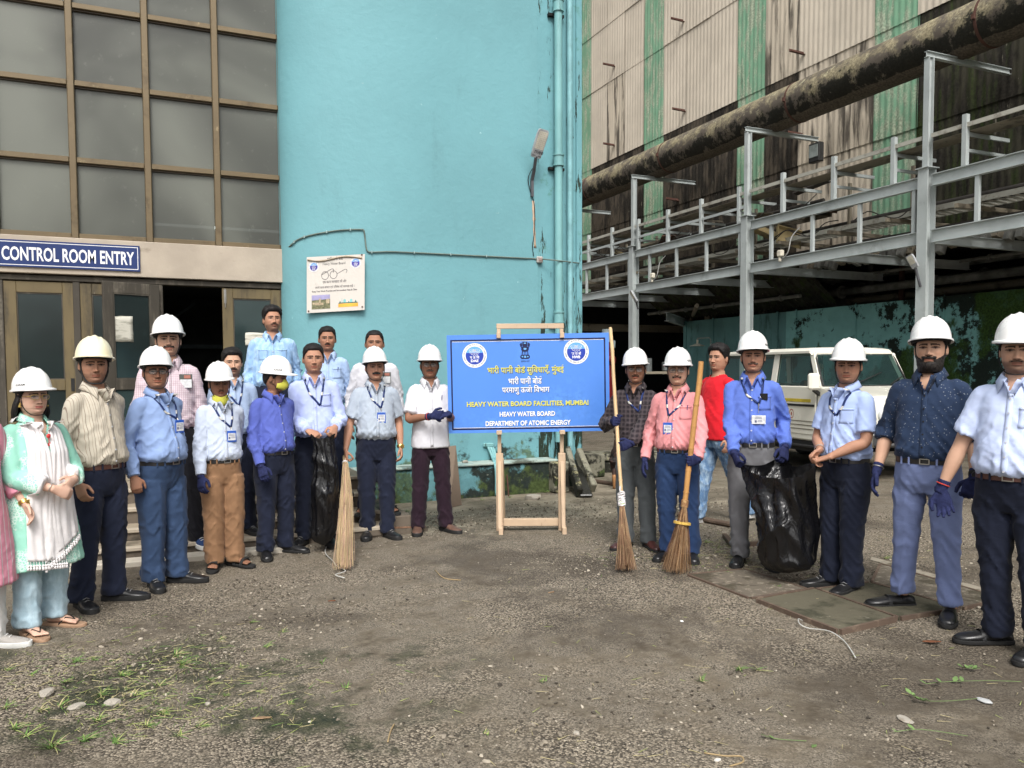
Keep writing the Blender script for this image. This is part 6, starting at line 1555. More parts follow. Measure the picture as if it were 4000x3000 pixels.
# ---- CONTROL ROOM ENTRY sign
ctl = thing('entry_sign', 'dark blue control room entry sign with white letters above the brown doors', 'sign', (0, 0, 0))
YS = FY-.10; TRc, BRc = PY(545, 961, YS), PY(546, 1061, YS); x0 = PY(-16, 1000, YS).x
CP = Panel((x0, YS, TRc.z), (TRc.x, YS, TRc.z), (x0, YS, BRc.z), ctl)
CP.board('sign_board', layered('navy_enamel', (.022, .040, .135), rough=.35, var=.08, bump=(20, .05, .003)), .012)
Lw, Hh = .006/CP.w*2, .006/CP.h*2
def frame_lines(m, t_):
    mx_, my_ = m/CP.w, m/CP.h; tx, ty = t_/CP.w, t_/CP.h
    return [[(mx_, my_), (1-mx_, my_), (1-mx_, my_+ty), (mx_, my_+ty)], [(mx_, 1-my_-ty), (1-mx_, 1-my_-ty), (1-mx_, 1-my_), (mx_, 1-my_)], [(mx_, my_+ty), (mx_+tx, my_+ty), (mx_+tx, 1-my_-ty), (mx_, 1-my_-ty)], [(1-mx_-tx, my_+ty), (1-mx_, my_+ty), (1-mx_, 1-my_-ty), (1-mx_-tx, 1-my_-ty)]]
CP.poly('border_line', frame_lines(.018, .007), M_WPRINT, .0015)
xa_, xb_ = PY(6, 1000, YS).x, PY(524, 1010, YS).x
CP.text('lettering', 'CONTROL ROOM ENTRY', ((xa_+xb_)/2-x0)/CP.w, .49, (xb_-xa_)/CP.w, .52, M_WPRINT, .002, .022)

# ---- surfaces of the tower for fixing things on
def bvh_of(obs):
    vs, fs = [], []
    for o in obs:
        n = len(vs); vs += [o.matrix_world @ v.co for v in o.data.vertices]; fs += [tuple(i+n for i in p.vertices) for p in o.data.polygons]
    return BVHTree.FromPolygons(vs, fs)
bpy.context.view_layer.update()
TB = bvh_of([o for o in tower.children if o.name.split('.')[0] in ('wall', 'pipe_recess', 'corner_pier')])
def TW(px, py, off=.012):
    d = ray(px, py).normalized(); h = TB.ray_cast(EYE, d)
    return (h[0]-d*off) if h[0] is not None else PY(px, py, TY-off)
con = thing('wall_conduit', 'thin grey conduit clipped across the turquoise tower wall', 'conduit', (0, 0, 0))
M_CON = plain('grey_conduit', (.13, .17, .15), .6, .3)
pp = [(1121, 976), (1136, 958), (1160, 938), (1200, 922), (1260, 909), (1330, 899), (1405, 896), (1420, 899), (1424, 915), (1430, 965), (1438, 982), (1455, 985), (1520, 983), (1620, 987), (1760, 994), (1900, 1001), (2040, 1008), (2100, 1011), (2180, 1018), (2262, 1028)]
b = B(); cpts = [TW(px, py, .016) for px, py in pp]; cpts[0] = PY(1117, 977, FY-.09); 
cpts[-2] = PY(2180, 1018, TY-.15); b.tube(curve(cpts, 4), .009, 8); b.build('pipe', M_CON, con, smooth=180)
for px, py in ((1148, 945), (1188, 925), (1276, 906), (1368, 897), (1452, 985), (1618, 987), (1760, 994), (1900, 1001)):
    b = B(); q = TW(px, py, .018); b.box(q, (.012, .03, .035), None, .003); b.build('clip', plain('pale_clip', (.3, .42, .42), .6), con)
jb = thing('junction_box', 'small grey junction box on the turquoise wall below the wall lamp', 'junction box', (0, 0, 0))
q = TW(2107, 1015, .03); b = B(); b.box(q, (.085, .06, .085), None, .012); b.build('box', plain('grey_box', (.42, .40, .37), .6), jb); b = B(); b.box(q+Vector((0, -.033, 0)), (.06, .01, .04), None, .004); b.build('lid', plain('pink_grey_lid', (.32, .22, .2), .6), jb)
# torn strip of plaster under the lamp
scar = thing('plaster_scar', 'narrow strip of bare pale plaster torn off the turquoise wall under the lamp', 'plaster strip', (0, 0, 0))
b = B(); rows_ = []
for k in range(14):
    py = 785+k*14; w_ = .012+.012*RNG.rand(); q = TW(2083+k*.6, py, .004); rows_.append([q+Vector((-w_, 0, 0)), q+Vector((w_*RNG.rand()+.004, 0, 0))])
b.grid(rows_); o = b.build('strip', layered('bare_plaster', (.52, .38, .27), [dict(c=(.2, .14, .1), s=12, lo=.55, hi=.65, o=.7)], rough=.9), scar); md = o.modifiers.new('t', 'SOLIDIFY'); md.thickness = .003
# wall lamp
M_LAMPG = plain('lamp_grey', (.34, .35, .36), .45, .4); M_LED = plain('led_lens', (.60, .58, .50), .3, .5)
def led_lamp(name, label, A, Bp, up, W_, parent_arm, text=None, group=None):
    """A lower end of the head, Bp upper end; 'up' points away from the lens"""
    o = thing(name, label, 'lamp', (0, 0, 0), 0, group); A = Vector(A); Bp = Vector(Bp); ax = (Bp-A).normalized(); L = (Bp-A).length
    n = Vector(up); n = (n-ax*n.dot(ax)).normalized(); s_ = ax.cross(n)
    if s_.dot(Vector((math.cos(R(YAW)), -math.sin(R(YAW)), 0))) < 0: s_ = -s_
    b = B(); rings = []
    for t_, w_, th in ((0, .78, .028), (.03, .86, .034), (.3, .95, .036), (.8, 1, .034), (.95, .93, .03), (1, .7, .022)):
        c_ = A+ax*L*t_; rings.append([c_+s_*(W_/2*w_*x)+n*(th*y) for x, y in ((-1, 0), (-.85, 1), (.85, 1), (1, 0), (.92, -.35), (-.92, -.35))])
    b.loft(rings); h = b.build('head', M_LAMPG, o, smooth=30)
    b = B(); c_ = A+ax*L*.62; b.add([c_+s_*x*W_*.38+ax*y*L*.31-n*.0135 for x, y in ((-1, -1), (1, -1), (1, .9), (.8, 1), (-.8, 1), (-1, .9))], [(0, 1, 2, 3, 4, 5)]); b.build('lens', M_LED, h, smooth=None, fixn=False)
    b = B()
    for i in range(5):
        for j in range(9): b.box(c_+s_*(i-2)*W_*.15+ax*(j-4)*L*.065-n*.0145, (.006, .003, .006))
    tag(b.build('led', plain('led_dot', (.34, .28, .2), .4), h), kind='stuff')
    if text:
        for tx, cx_, cy_, h_ in text:
            v, f = text_data(tx, h_, .01); b = B(); b.add([A+s_*(cx_*W_+p[0])+ax*(cy_*L+p[1])-n*.0135 for p in v], f); b.build('lettering', M_INK, h, smooth=None, fixn=False)
    b = B()
    for p, q in zip(parent_arm[:-1], parent_arm[1:]): b.bar(p, q, .035, .03)
    b.build('arm', plain('lamp_arm_grey', (.10, .10, .11), .5, .4, .3), o)
    return o
LA = PY(2092, 616, TY-.20); LB = PY(2126, 506, TY-.34)
led_lamp('wall_lamp', 'grey slim street lamp on a bent arm fixed to the turquoise tower wall', LA, LB, (0, .75, .8), .165, [TW(2079, 768, .03), TW(2078, 705, .03), PY(2086, 665, TY-.10), LA+(LB-LA)*.06], [('mee', .1, .22, .075), ('IP66', .25, .07, .025), ('50W', -.25, .07, .025)])
b = B(); b.tube(curve([TW(2093, 640, .10), TW(2064, 690, .03), TW(2070, 740, .02), TW(2087, 800, .012), TW(2088, 900, .012), TW(2080, 960, .012), TW(2085, 1000, .02)], 4), .005, 6); tag(b.build('lamp_cable', M_STRAP, None, smooth=180), 'thin dark cable looping from the wall lamp down to the junction box', 'cable')
# lamps on the rack columns
q = PX(3562, 1040, RX-.12)
for (A_, B_, foot, lb) in (((3577, 1046), (3550, 997), (3595, 1120), 'grey street lamp on the nearer rack column above the bearded man'), ((2487, 1180), (2462, 1138), (2493, 1208), 'grey street lamp on the far rack column right of the blue sign')):
    A1 = PX(*A_, RX-.22); B1 = PX(*B_, RX-.30); f1 = PX(*foot, RX-.12)
    led_lamp('column_lamp', lb, A1, B1, (.7, .2, .8), .15, [f1, f1+Vector((-.04, 0, .1)), A1+(B1-A1)*.05], None, 'street lamps on the rack columns')
fl = thing('floodlight', 'black square floodlight fixed on the stained cladding above the rack', 'floodlight', PX(3188, 597, WX-.35), 0)
b = B(); b.box((0, 0, 0), (.16, .34, .44), None, .02); h = b.build('housing', plain('black_cast_metal', (.03, .03, .03), .5), fl); b = B(); b.box((-.085, .0, .03), (.012, .26, .28), None, .004); b.build('lens', plain('flood_glass', (.3, .34, .33), .15, .6), h)
b = B(); b.bar((.05, .15, -.1), (.38, .15, .1), .03, .05); b.build('bracket', M_STEEL, fl)
# junction boxes and cable loops on the rack
for px, py, lb in ((2549, 1077, 'small cream junction box with cable on the far rack beam'), (3049, 990, 'small cream junction box with cable on the near rack beam')):
    o = thing('junction_box', lb, 'junction box', PX(px, py, RX-.06), 0, 'junction boxes on the rack'); b = B(); b.box((0, 0, 0), (.10, .14, .14), None, .02); b.box((0, .02, -.12), (.05, .06, .1), None, .01); b.build('box', plain('cream_box', (.6, .56, .46), .5), o)
    b = B(); b.tube(curve([(0, -.05, -.12), (0, -.22, .0), (.02, -.3, .3), (.1, -.45, .48)], 4), .012, 6); b.build('cable', plain('pale_cable', (.4, .4, .38), .6), o, smooth=180)

# ---- notice on the tower
pc = [TW(1200, 1006, .05), TW(1426, 994, .05), TW(1200, 1224, .05), TW(1429, 1221, .05)]
pst = thing('wall_notice', 'white cleanliness notice with spectacles drawing screwed to the turquoise wall', 'notice', (0, 0, 0))
NP = Panel(pc[0], pc[1], pc[2], pst); NP.n = NP.u.cross(NP.v).normalized()
if NP.n.dot(EYE-pc[0]) < 0: NP.n = -NP.n
NP.o = NP.o+NP.n*.03; NP.board('board', layered('white_vinyl', (.60, .565, .52), [dict(c=(.38, .33, .27), s=3, lo=.58, hi=.7, o=.4)], rough=.45, var=.03), .01)
nf = lambda x, y: ((x-110)/1255.0, 1-(y-285)/1225.0)
def NT_(txt, x, y, w_, h, m=M_INK, bold=.0, marks=(), shear=0):
    a = nf(x, y); NP.text('lettering', txt, a[0], a[1], w_/1255.0, h/1225.0, m, .0015, bold, None, marks, shear)
NT_('भारी पानी बोड', 720, 345, 340, 75, bold=.01, marks=((.95, .88, .12),)); NT_('Heavy Water Board', 700, 462, 485, 72)
NT_('एक कदम सवचछता की ओर', 712, 850, 510, 85); NT_('अपने काय-सथल एवं पिरवेश को सवचछ रखें ।', 715, 965, 850, 75); NT_('Keep Your Work Premises and Surroundings Neat & Clean', 713, 1052, 975, 48, bold=.02)
M_PURP = plain('emblem_purple', (.06, .045, .30), .4)
a = nf(262, 505); emblem(NP, a[0], a[1], 112/1225, 'प ऊ िव', 'DAE', .0015, M_PURP); a = nf(1168, 465); emblem(NP, a[0], a[1], 118/1225, 'भा पा बो', 'HWB', .0015, M_PURP)
gl = []
def ringp(x, y, rx, ry, t_=9, n=26, a0=0, a1=360):
    A_ = [R(a0+(a1-a0)*k/n) for k in range(n+1)]
    return [[nf(x+(rx)*math.cos(A_[k]), y+(ry)*math.sin(A_[k])), nf(x+(rx)*math.cos(A_[k+1]), y+(ry)*math.sin(A_[k+1])), nf(x+(rx-t_)*math.cos(A_[k+1]), y+(ry-t_)*math.sin(A_[k+1])), nf(x+(rx-t_)*math.cos(A_[k]), y+(ry-t_)*math.sin(A_[k]))] for k in range(n)]
def linep(x0, y0, x1, y1, t_=9):
    dx_, dy_ = x1-x0, y1-y0; L = math.hypot(dx_, dy_); nx_, ny_ = -dy_/L*t_/2, dx_/L*t_/2
    return [[nf(x0+nx_, y0+ny_), nf(x1+nx_, y1+ny_), nf(x1-nx_, y1-ny_), nf(x0-nx_, y0-ny_)]]
gl = ringp(505, 708, 80, 90)+ringp(690, 700, 80, 90)+linep(585, 708, 612, 708, 5)+linep(430, 690, 650, 568)+ringp(665, 598, 32, 32, 9, 12, -110, 20)+linep(696, 600, 680, 655, 8)+linep(770, 682, 935, 592)+ringp(952, 622, 32, 34, 9, 12, -110, 20)+linep(983, 625, 962, 675, 8)
NP.poly('spectacles_print', gl, M_INK, .0018)
NP.poly('photo_print', [[nf(218, 1437), nf(620, 1437), nf(612, 1128), nf(218, 1128)]], plain('photo_green', (.16, .16, .09), .5, .3, 0, .5, 30), .0015)
NP.poly('photo_sky', [[nf(219, 1240), nf(613, 1225), nf(612, 1129), nf(219, 1129)]], plain('photo_lilac', (.36, .34, .55), .5), .0022)
NP.poly('photo_tower', [[nf(375, 1340), nf(412, 1340), nf(412, 1205), nf(375, 1205)], [nf(530, 1320), nf(600, 1320), nf(600, 1215), nf(530, 1225)], [nf(300, 1350), nf(470, 1350), nf(470, 1300), nf(300, 1290)], [nf(240, 1330), nf(300, 1330), nf(300, 1290), nf(240, 1290)]], plain('photo_tan', (.45, .36, .24), .5, .3, 0, .2, 40), .0028)
NP.poly('orange_band', [[nf(792, 1422), nf(1225, 1422), nf(1222, 1345), nf(795, 1345)]], plain('orange_print', (.85, .42, .06), .5), .0015)
NP.poly('green_band', [[nf(795, 1343), nf(1222, 1343), nf(1205, 1320), nf(805, 1320)], [nf(815, 1320), nf(850, 1320), nf(832, 1275)], [nf(1150, 1320), nf(1190, 1320), nf(1170, 1270)], [nf(1005, 1320), nf(1035, 1320), nf(1020, 1290)]], plain('green_print', (.08, .16, .12), .5), .0015)
NP.poly('domes', [[nf(903, 1318), nf(960, 1318), nf(958, 1262), nf(930, 1248), nf(905, 1262)], [nf(1045, 1318), nf(1100, 1318), nf(1098, 1262), nf(1072, 1248), nf(1047, 1262)], [nf(866, 1318), nf(880, 1318), nf(872, 1206)]], plain('dome_print', (.2, .5, .5), .5), .0018)
for x, y in ((145, 350), (1303, 298), (150, 1470), (1315, 1440)):
    a = nf(x, y); b = B(); c_ = NP.pt(a[0], a[1]); b.cyl(c_, c_+NP.n*.006, .010, 12); b.build('screw', M_RUST, NP.brd)
b = B(); rows_ = []
for k in range(24):
    t_ = k/23; x = 125+t_*1185; yc = 345+35*math.sin(t_*7)+40*t_*(1-t_); h = 14+16*RNG.rand(); rows_.append([NP.pt(*nf(x, yc-h), .004), NP.pt(*nf(x, yc), .016+.006*RNG.rand()), NP.pt(*nf(x, yc+h), .004)])
b.grid(rows_); b.build('old_tape', layered('old_tape', (.40, .33, .25), rough=.8), NP.brd, smooth=60, fixn=False)

# ---- brown board leaning on the plinth, cables and rubble at the foot of the tower
bd = thing('leaning_board', 'speckled brown board leaning against the turquoise plinth behind the white-shirted man', 'board', (0, 0, 0))
M_BRD = layered('speckled_brown_board', (.155, .115, .085), [dict(c=(.6, .58, .52), s=16, lo=.68, hi=.71, o=.8)], rough=.75, var=.1)
p1, p2 = G(1755, 1961), G(1805, 1955); p3, p4 = PD(1740, 1745, 9.75), PD(1781, 1740, 9.75)
p1, p2 = G(1758, 1985), G(1804, 1972)
b = B(); nn = Vector((.35, -.9, .1)).normalized()*-.014; b.add([p1, p2, p4, p3, p1+nn, p2+nn, p4+nn, p3+nn], [(0, 1, 2, 3), (7, 6, 5, 4), (0, 4, 5, 1), (1, 5, 6, 2), (2, 6, 7, 3), (3, 7, 4, 0)]); b.build('panel', M_BRD, bd, smooth=None)
pc_ = thing('turquoise_cables', 'bundle of turquoise painted cables bending down over the plinth behind the sign', 'cables', (0, 0, 0))
for k in range(3):
    b = B(); b.tube(curve([PY(1905+k*9, 1742+k*2, TY-.02), PY(1913+k*9, 1760, TY-.06), PY(1925+k*7, 1790, TY-.14), PY(1934+k*5, 1815, 9.1), PY(1938+k*4, 1860, 9.07), PY(1938+k*4, 1935, 9.07)], 4), .017, 8); b.build('cable', M_PIPE, pc_, smooth=180)
b = B(); q = PY(1907, 1738, TY-.02); b.box(q, (.14, .05, .05), R(0), .01); b.build('clamp', M_PIPE, pc_)
rs = thing('rusty_rod', 'short rusty rod standing against the mossy plinth behind the sign', 'rod', (0, 0, 0)); b = B(); q = G(1987, 1938); b.cyl(q, q+Vector((0, .05, .26)), .009, 8); b.build('rod', M_RUST, rs)
st_ = tag(link('stone', None), None)
bpy.data.objects.remove(st_)
M_STONE = layered('pale_stone', (.36, .33, .28), [dict(c=(.15, .12, .09), s=9, lo=.5, hi=.62, o=.7)], rough=.9, bump=(30, .6, .01), local=True)
M_STONEW = layered('white_stone', (.55, .53, .49), [dict(c=(.3, .26, .2), s=9, lo=.5, hi=.65, o=.6)], rough=.9, bump=(30, .6, .01), local=True)
def rock(name, label, cat, px, py, sx_, sy_, sz_, mat=None, group=None, seed=1, rz=None):
    import bmesh
    bm = bmesh.new(); bmesh.ops.create_icosphere(bm, subdivisions=2, radius=1); P_ = np.array([v.co[:] for v in bm.verts])
    k = .72+.55*vnoise(P_*1.3+seed*7.3, seed); q = P_*k[:, None]; q[:, 2] = np.clip(q[:, 2], -.45, .7)
    for v, c_ in zip(bm.verts, q): v.co = (c_[0]*sx_, c_[1]*sy_, c_[2]*sz_)
    me = bpy.data.meshes.new(name); bm.to_mesh(me); bm.free(); me.materials.append(mat or M_STONE); smooth_angle(me, 25)
    o = link(name, me, None, G(px, py)+Vector((0, 0, sz_*.35)), (0, 0, seed*1.3 if rz is None else rz)); tag(o, label, cat, group); return o
rock('stone', 'flat grey stone at the lower left among the cut grass', 'stone', 186, 2712, .050, .030, .024, M_STONE, 'loose stones on the gravel', 1)
rock('stone', 'whitish crumbly stone right of the flat grey stone in the cut grass', 'stone', 440, 2748, .040, .028, .020, M_STONE, 'loose stones on the gravel', 2)
rock('stone', 'low pale stone between the two larger stones in the grass', 'stone', 300, 2762, .042, .028, .014, M_STONE, 'loose stones on the gravel', 3)
rock('stone', 'angular buff stone on the bare gravel at the lower centre', 'stone', 2252, 2868, .016, .014, .010, M_STONE, 'loose stones on the gravel', 4)
rock('stone', 'small white pebble by the dry twig at the bottom of the picture', 'stone', 2803, 2975, .016, .012, .012, M_STONEW, 'loose stones on the gravel', 5)
rock('stone', 'grey chunk on the gravel left of the fallen leaf', 'stone', 812, 2752, .014, .012, .010, M_STONE, 'loose stones on the gravel', 6)
rock('stone', 'triangular brown stone on the concrete under the sign, near the plinth', 'stone', 2080, 1950, .10, .06, .055, M_STONE, 'loose stones on the gravel', 7)
rock('stone', 'loose stone lying on top of the turquoise plinth', 'stone', 1817, 1808, .05, .04, .03, M_STONE, None, 8).location = PY(1817, 1808, 9.25)+Vector((0, 0, .01))
rock('paper_scrap', 'white scrap lying on the gravel right of centre', 'scrap', 2663, 2428, .012, .009, .007, plain('white_scrap', (.75, .75, .73), .6), None, 9)
rock('plastic_scrap', 'crumpled translucent plastic scrap at the lower right', 'scrap', 3845, 2740, .036, .018, .010, plain('clear_scrap', (.45, .46, .46), .3), None, 11)
rock('stone', 'pale stone beside the brown tiled slab', 'stone', 1570, 2025, .05, .04, .03, M_STONEW, 'loose stones on the gravel', 12)
rock('stone', 'broad pale rubble patch on the gravel at the lower right', 'stone', 3535, 2812, .05, .03, .006, M_STONE, 'loose stones on the gravel', 13)

# ---- steel framed trench covers
M_FRAME = layered('rusty_angle_iron', (.10, .07, .052), [dict(c=(.2, .15, .11), s=8, lo=.5, hi=.65, o=.6)], rough=.85)
M_COVER = layered('mossy_cover_concrete', (.105, .095, .066), [dict(c=(.04, .04, .025), s=3, lo=.48, hi=.62, o=.8), dict(c=(.2, .18, .14), s=14, lo=.62, hi=.7, o=.6)], rough=.9, bump=(25, .6, .01))
M_EARTH = layered('gravelly_cover', (.13, .11, .085), [dict(c=(.25, .22, .17), s=20, lo=.52, hi=.6, o=.8), dict(c=(.04, .035, .02), s=4, lo=.5, hi=.6, o=.7)], rough=.95, bump=(40, .9, .015))
def cover(label, quad, mat, h=.02):
    o = thing('trench_cover', label, 'cover slab', (0, 0, 0), 0, 'steel framed trench covers'); Q = [G(*q) for q in quad]; c_ = sum(Q, Vector())/4
    b = B(); qq = [p.lerp(c_, .02) for p in Q]; b.prism(qq, (0, 0, -.03), (0, 0, .03+h*.75)); b.build('slab', mat, o)
    for i in range(4):
        a, d2 = Q[i], Q[(i+1) % 4]; dd = (d2-a).normalized()
        b = B(); b.bar(a+Vector((0, 0, h/2-.012))+dd*.013, d2+Vector((0, 0, h/2-.012))-dd*.013, .020, h+.024); b.build('angle_bar', M_FRAME, o)
    return o
cover('trench cover nearest the bamboo broom, framed in rusty angle iron', [(2685, 2249), (2929, 2342), (3155, 2306), (2905, 2228)], M_EARTH, .015)
cover('largest dark concrete cover in a raised rusty frame in front of the laced shoes', [(2952, 2352), (3277, 2479), (3503, 2424), (3184, 2310)], M_COVER, .03)
cover('concrete cover under the feet of the bearded man', [(3192, 2308), (3512, 2421), (3750, 2382), (3397, 2281)], M_COVER, .02)
cover('gravelly farthest cover at the right, behind the bearded man', [(3405, 2278), (3757, 2380), (3925, 2343), (3440, 2207)], M_EARTH, .015)
ln = tag(B().prism([G(3400, 2190), G(3405, 2178), G(3930, 2325), G(3925, 2340)], (0, 0, .0), (0, 0, .008)).build('concrete_edging', layered('worn_edging', (.27, .24, .19), [dict(c=(.1, .085, .06), s=5, lo=.47, hi=.58, o=.9)], rough=.95)), 'long pale concrete edging strip behind the trench covers', 'edging')
for k, (a, d2, lb) in enumerate((((2830, 2100), (2862, 2140), 'short rusty angle bar lying by the grass behind the blue-shirted man'), ((2862, 2140), (2990, 2128), 'long rusty angle bar lying behind the large black bag'), ((2650, 2020), (2860, 2062), 'rusty pipe lying behind the man in pink'), ((3080, 2080), (3190, 2112), 'rusty pipe lying right of the large black bag'), ((2310, 1885), (2400, 1900), 'reddish pipe lying on the ground beyond the drain chute'))):
    b = B(); b.bar(G(*a)+Vector((0, 0, .02)), G(*d2)+Vector((0, 0, .02)), .04, .04) if k < 2 else b.cyl(G(*a)+Vector((0, 0, .03)), G(*d2)+Vector((0, 0, .03)), .028, 10)
    tag(b.build('scrap_bar' if k < 2 else 'scrap_pipe', M_FRAME), lb, 'scrap metal', 'rusty scrap metal on the ground')
b = B(); b.tube(curve([G(x, y)+Vector((0, 0, .012+z)) for x, y, z in ((3135, 2432, 0), (3118, 2438, .02), (3125, 2452, .01), (3160, 2462, 0), (3240, 2480, .01), (3300, 2515, .0), (3342, 2578, 0))], 5), .0035, 6); tag(b.build('white_wire', plain('white_wire', (.45, .45, .42), .5), smooth=180), 'bent white wire lying in front of the big trench cover', 'wire')
b = B(); b.tube(curve([G(x, y)+Vector((0, 0, .01)) for x, y in ((1290, 2110), (1270, 2160), (1300, 2195), (1315, 2215), (1350, 2235), (1310, 2250), (1345, 2262))], 4), .004, 6); tag(b.build('white_string', plain('white_wire', (.45, .45, .42), .5), smooth=180), 'white plastic string on the ground below the tall black bag', 'string')
# a leaf, twigs, weeds
def leaf(label, px, py, L, W_, rz, mat, grp='fallen leaves on the gravel'):
    b = B(); rows_ = []
    for i in range(7):
        t_ = i/6; w_ = W_*math.sin(PI*min(.97, max(.05, t_)))**.8; rows_.append([(-L/2+L*t_, -w_, .004+.006*t_), (-L/2+L*t_, 0, .001), (-L/2+L*t_, w_, .006)])
    b.grid(rows_); o = b.build('leaf', mat, None, smooth=60, loc=G(px, py)+Vector((0, 0, .004)), rot=(0, 0, rz), fixn=False); md = o.modifiers.new('t', 'SOLIDIFY'); md.thickness = .001; tag(o, label, 'leaf', grp)
M_DRY = plain('dry_leaf', (.36, .24, .14), .8, .2, 0, .3, 20); M_GRN = plain('fresh_leaf', (.13, .21, .07), .6, .3, 0, .25, 20); M_BRL = plain('brown_leaf', (.20, .08, .04), .8, .2, 0, .3, 20)
leaf('large buff dry leaf on the dark moss at the lower left', 1023, 2812, .085, .014, -.3, M_DRY); leaf('orange-brown leaf on the gravel in front of the straw bundle', 1296, 2352, .05, .010, -.3, M_BRL); leaf('dark reddish dry leaf at the right in front of the loafers', 3640, 2512, .10, .02, -.5, M_BRL)
leaf('single green leaf at the bottom centre of the picture', 3180, 2922, .03, .010, .3, M_GRN); leaf('pale sliver leaf on the gravel left of the plaid man broom', 2153, 2318, .05, .006, .1, M_DRY)
def weed(label, pts, leaves, r=.0013):
    o = thing('weed', label, 'plant', (0, 0, 0), 0, 'pulled weeds lying on the ground'); P3 = [G(x, y)+Vector((0, 0, .012)) for x, y in pts]
    b = B(); cc = curve(P3, 5); b.tube(cc, r, 6); b.build('stem', M_GRN, o, smooth=180)
    for k in range(leaves):
        p = Vector(cc[int((k+.5)/leaves*(len(cc)-1)*.55)]); b = B(); a = RNG.rand()*6.3; L = .02+.016*RNG.rand(); rows_ = []
        for i in range(5):
            t_ = i/4; w_ = L*.4*math.sin(PI*min(.95, max(.08, t_))); d_ = Vector((math.cos(a), math.sin(a), .5)); s_ = Vector((-math.sin(a), math.cos(a), 0)); c_ = p+d_*L*t_; rows_.append([c_-s_*w_, c_+Vector((0, 0, -.002)), c_+s_*w_])
        b.grid(rows_); b.build('leaf', M_GRN, o, smooth=60, fixn=False)
weed('pulled weed with long bare stem at the lower right beside the plastic scrap', [(3560, 2720), (3600, 2745), (3700, 2748), (3820, 2738)], 9)
weed('leafy green weed at the right in front of the slip-on shoes', [(3760, 2615), (3800, 2622), (3830, 2618)], 7)
weed('long weed runner stretching toward the right edge', [(3620, 2680), (3700, 2672), (3860, 2668), (3990, 2672)], 6)
weed('pale stalk with one leaf at the bottom centre', [(2990, 2885), (3040, 2898), (3150, 2905)], 2, .0016)
weed('thin weed stalk at the lower right foreground', [(3490, 2870), (3600, 2860), (3780, 2886)], 2)
for pts, lb in (([(2750, 2948), (2830, 2960), (2895, 2962), (2900, 2985), (2850, 3000)], 'bent dry twig at the bottom of the picture'), ([(1540, 2835), (1525, 2865), (1515, 2905)], 'short dry twig standing out on the gravel at the lower centre'), ([(1700, 2230), (1735, 2262), (1800, 2270)], 'dry curled twig on the concrete right of the straw bundle')):
    b = B(); b.tube(curve([G(x, y)+Vector((0, 0, .008)) for x, y in pts], 4), .0035, 6); tag(b.build('twig', plain('dry_twig', (.34, .25, .13), .8), smooth=180), lb, 'twig', 'dry twigs on the ground')

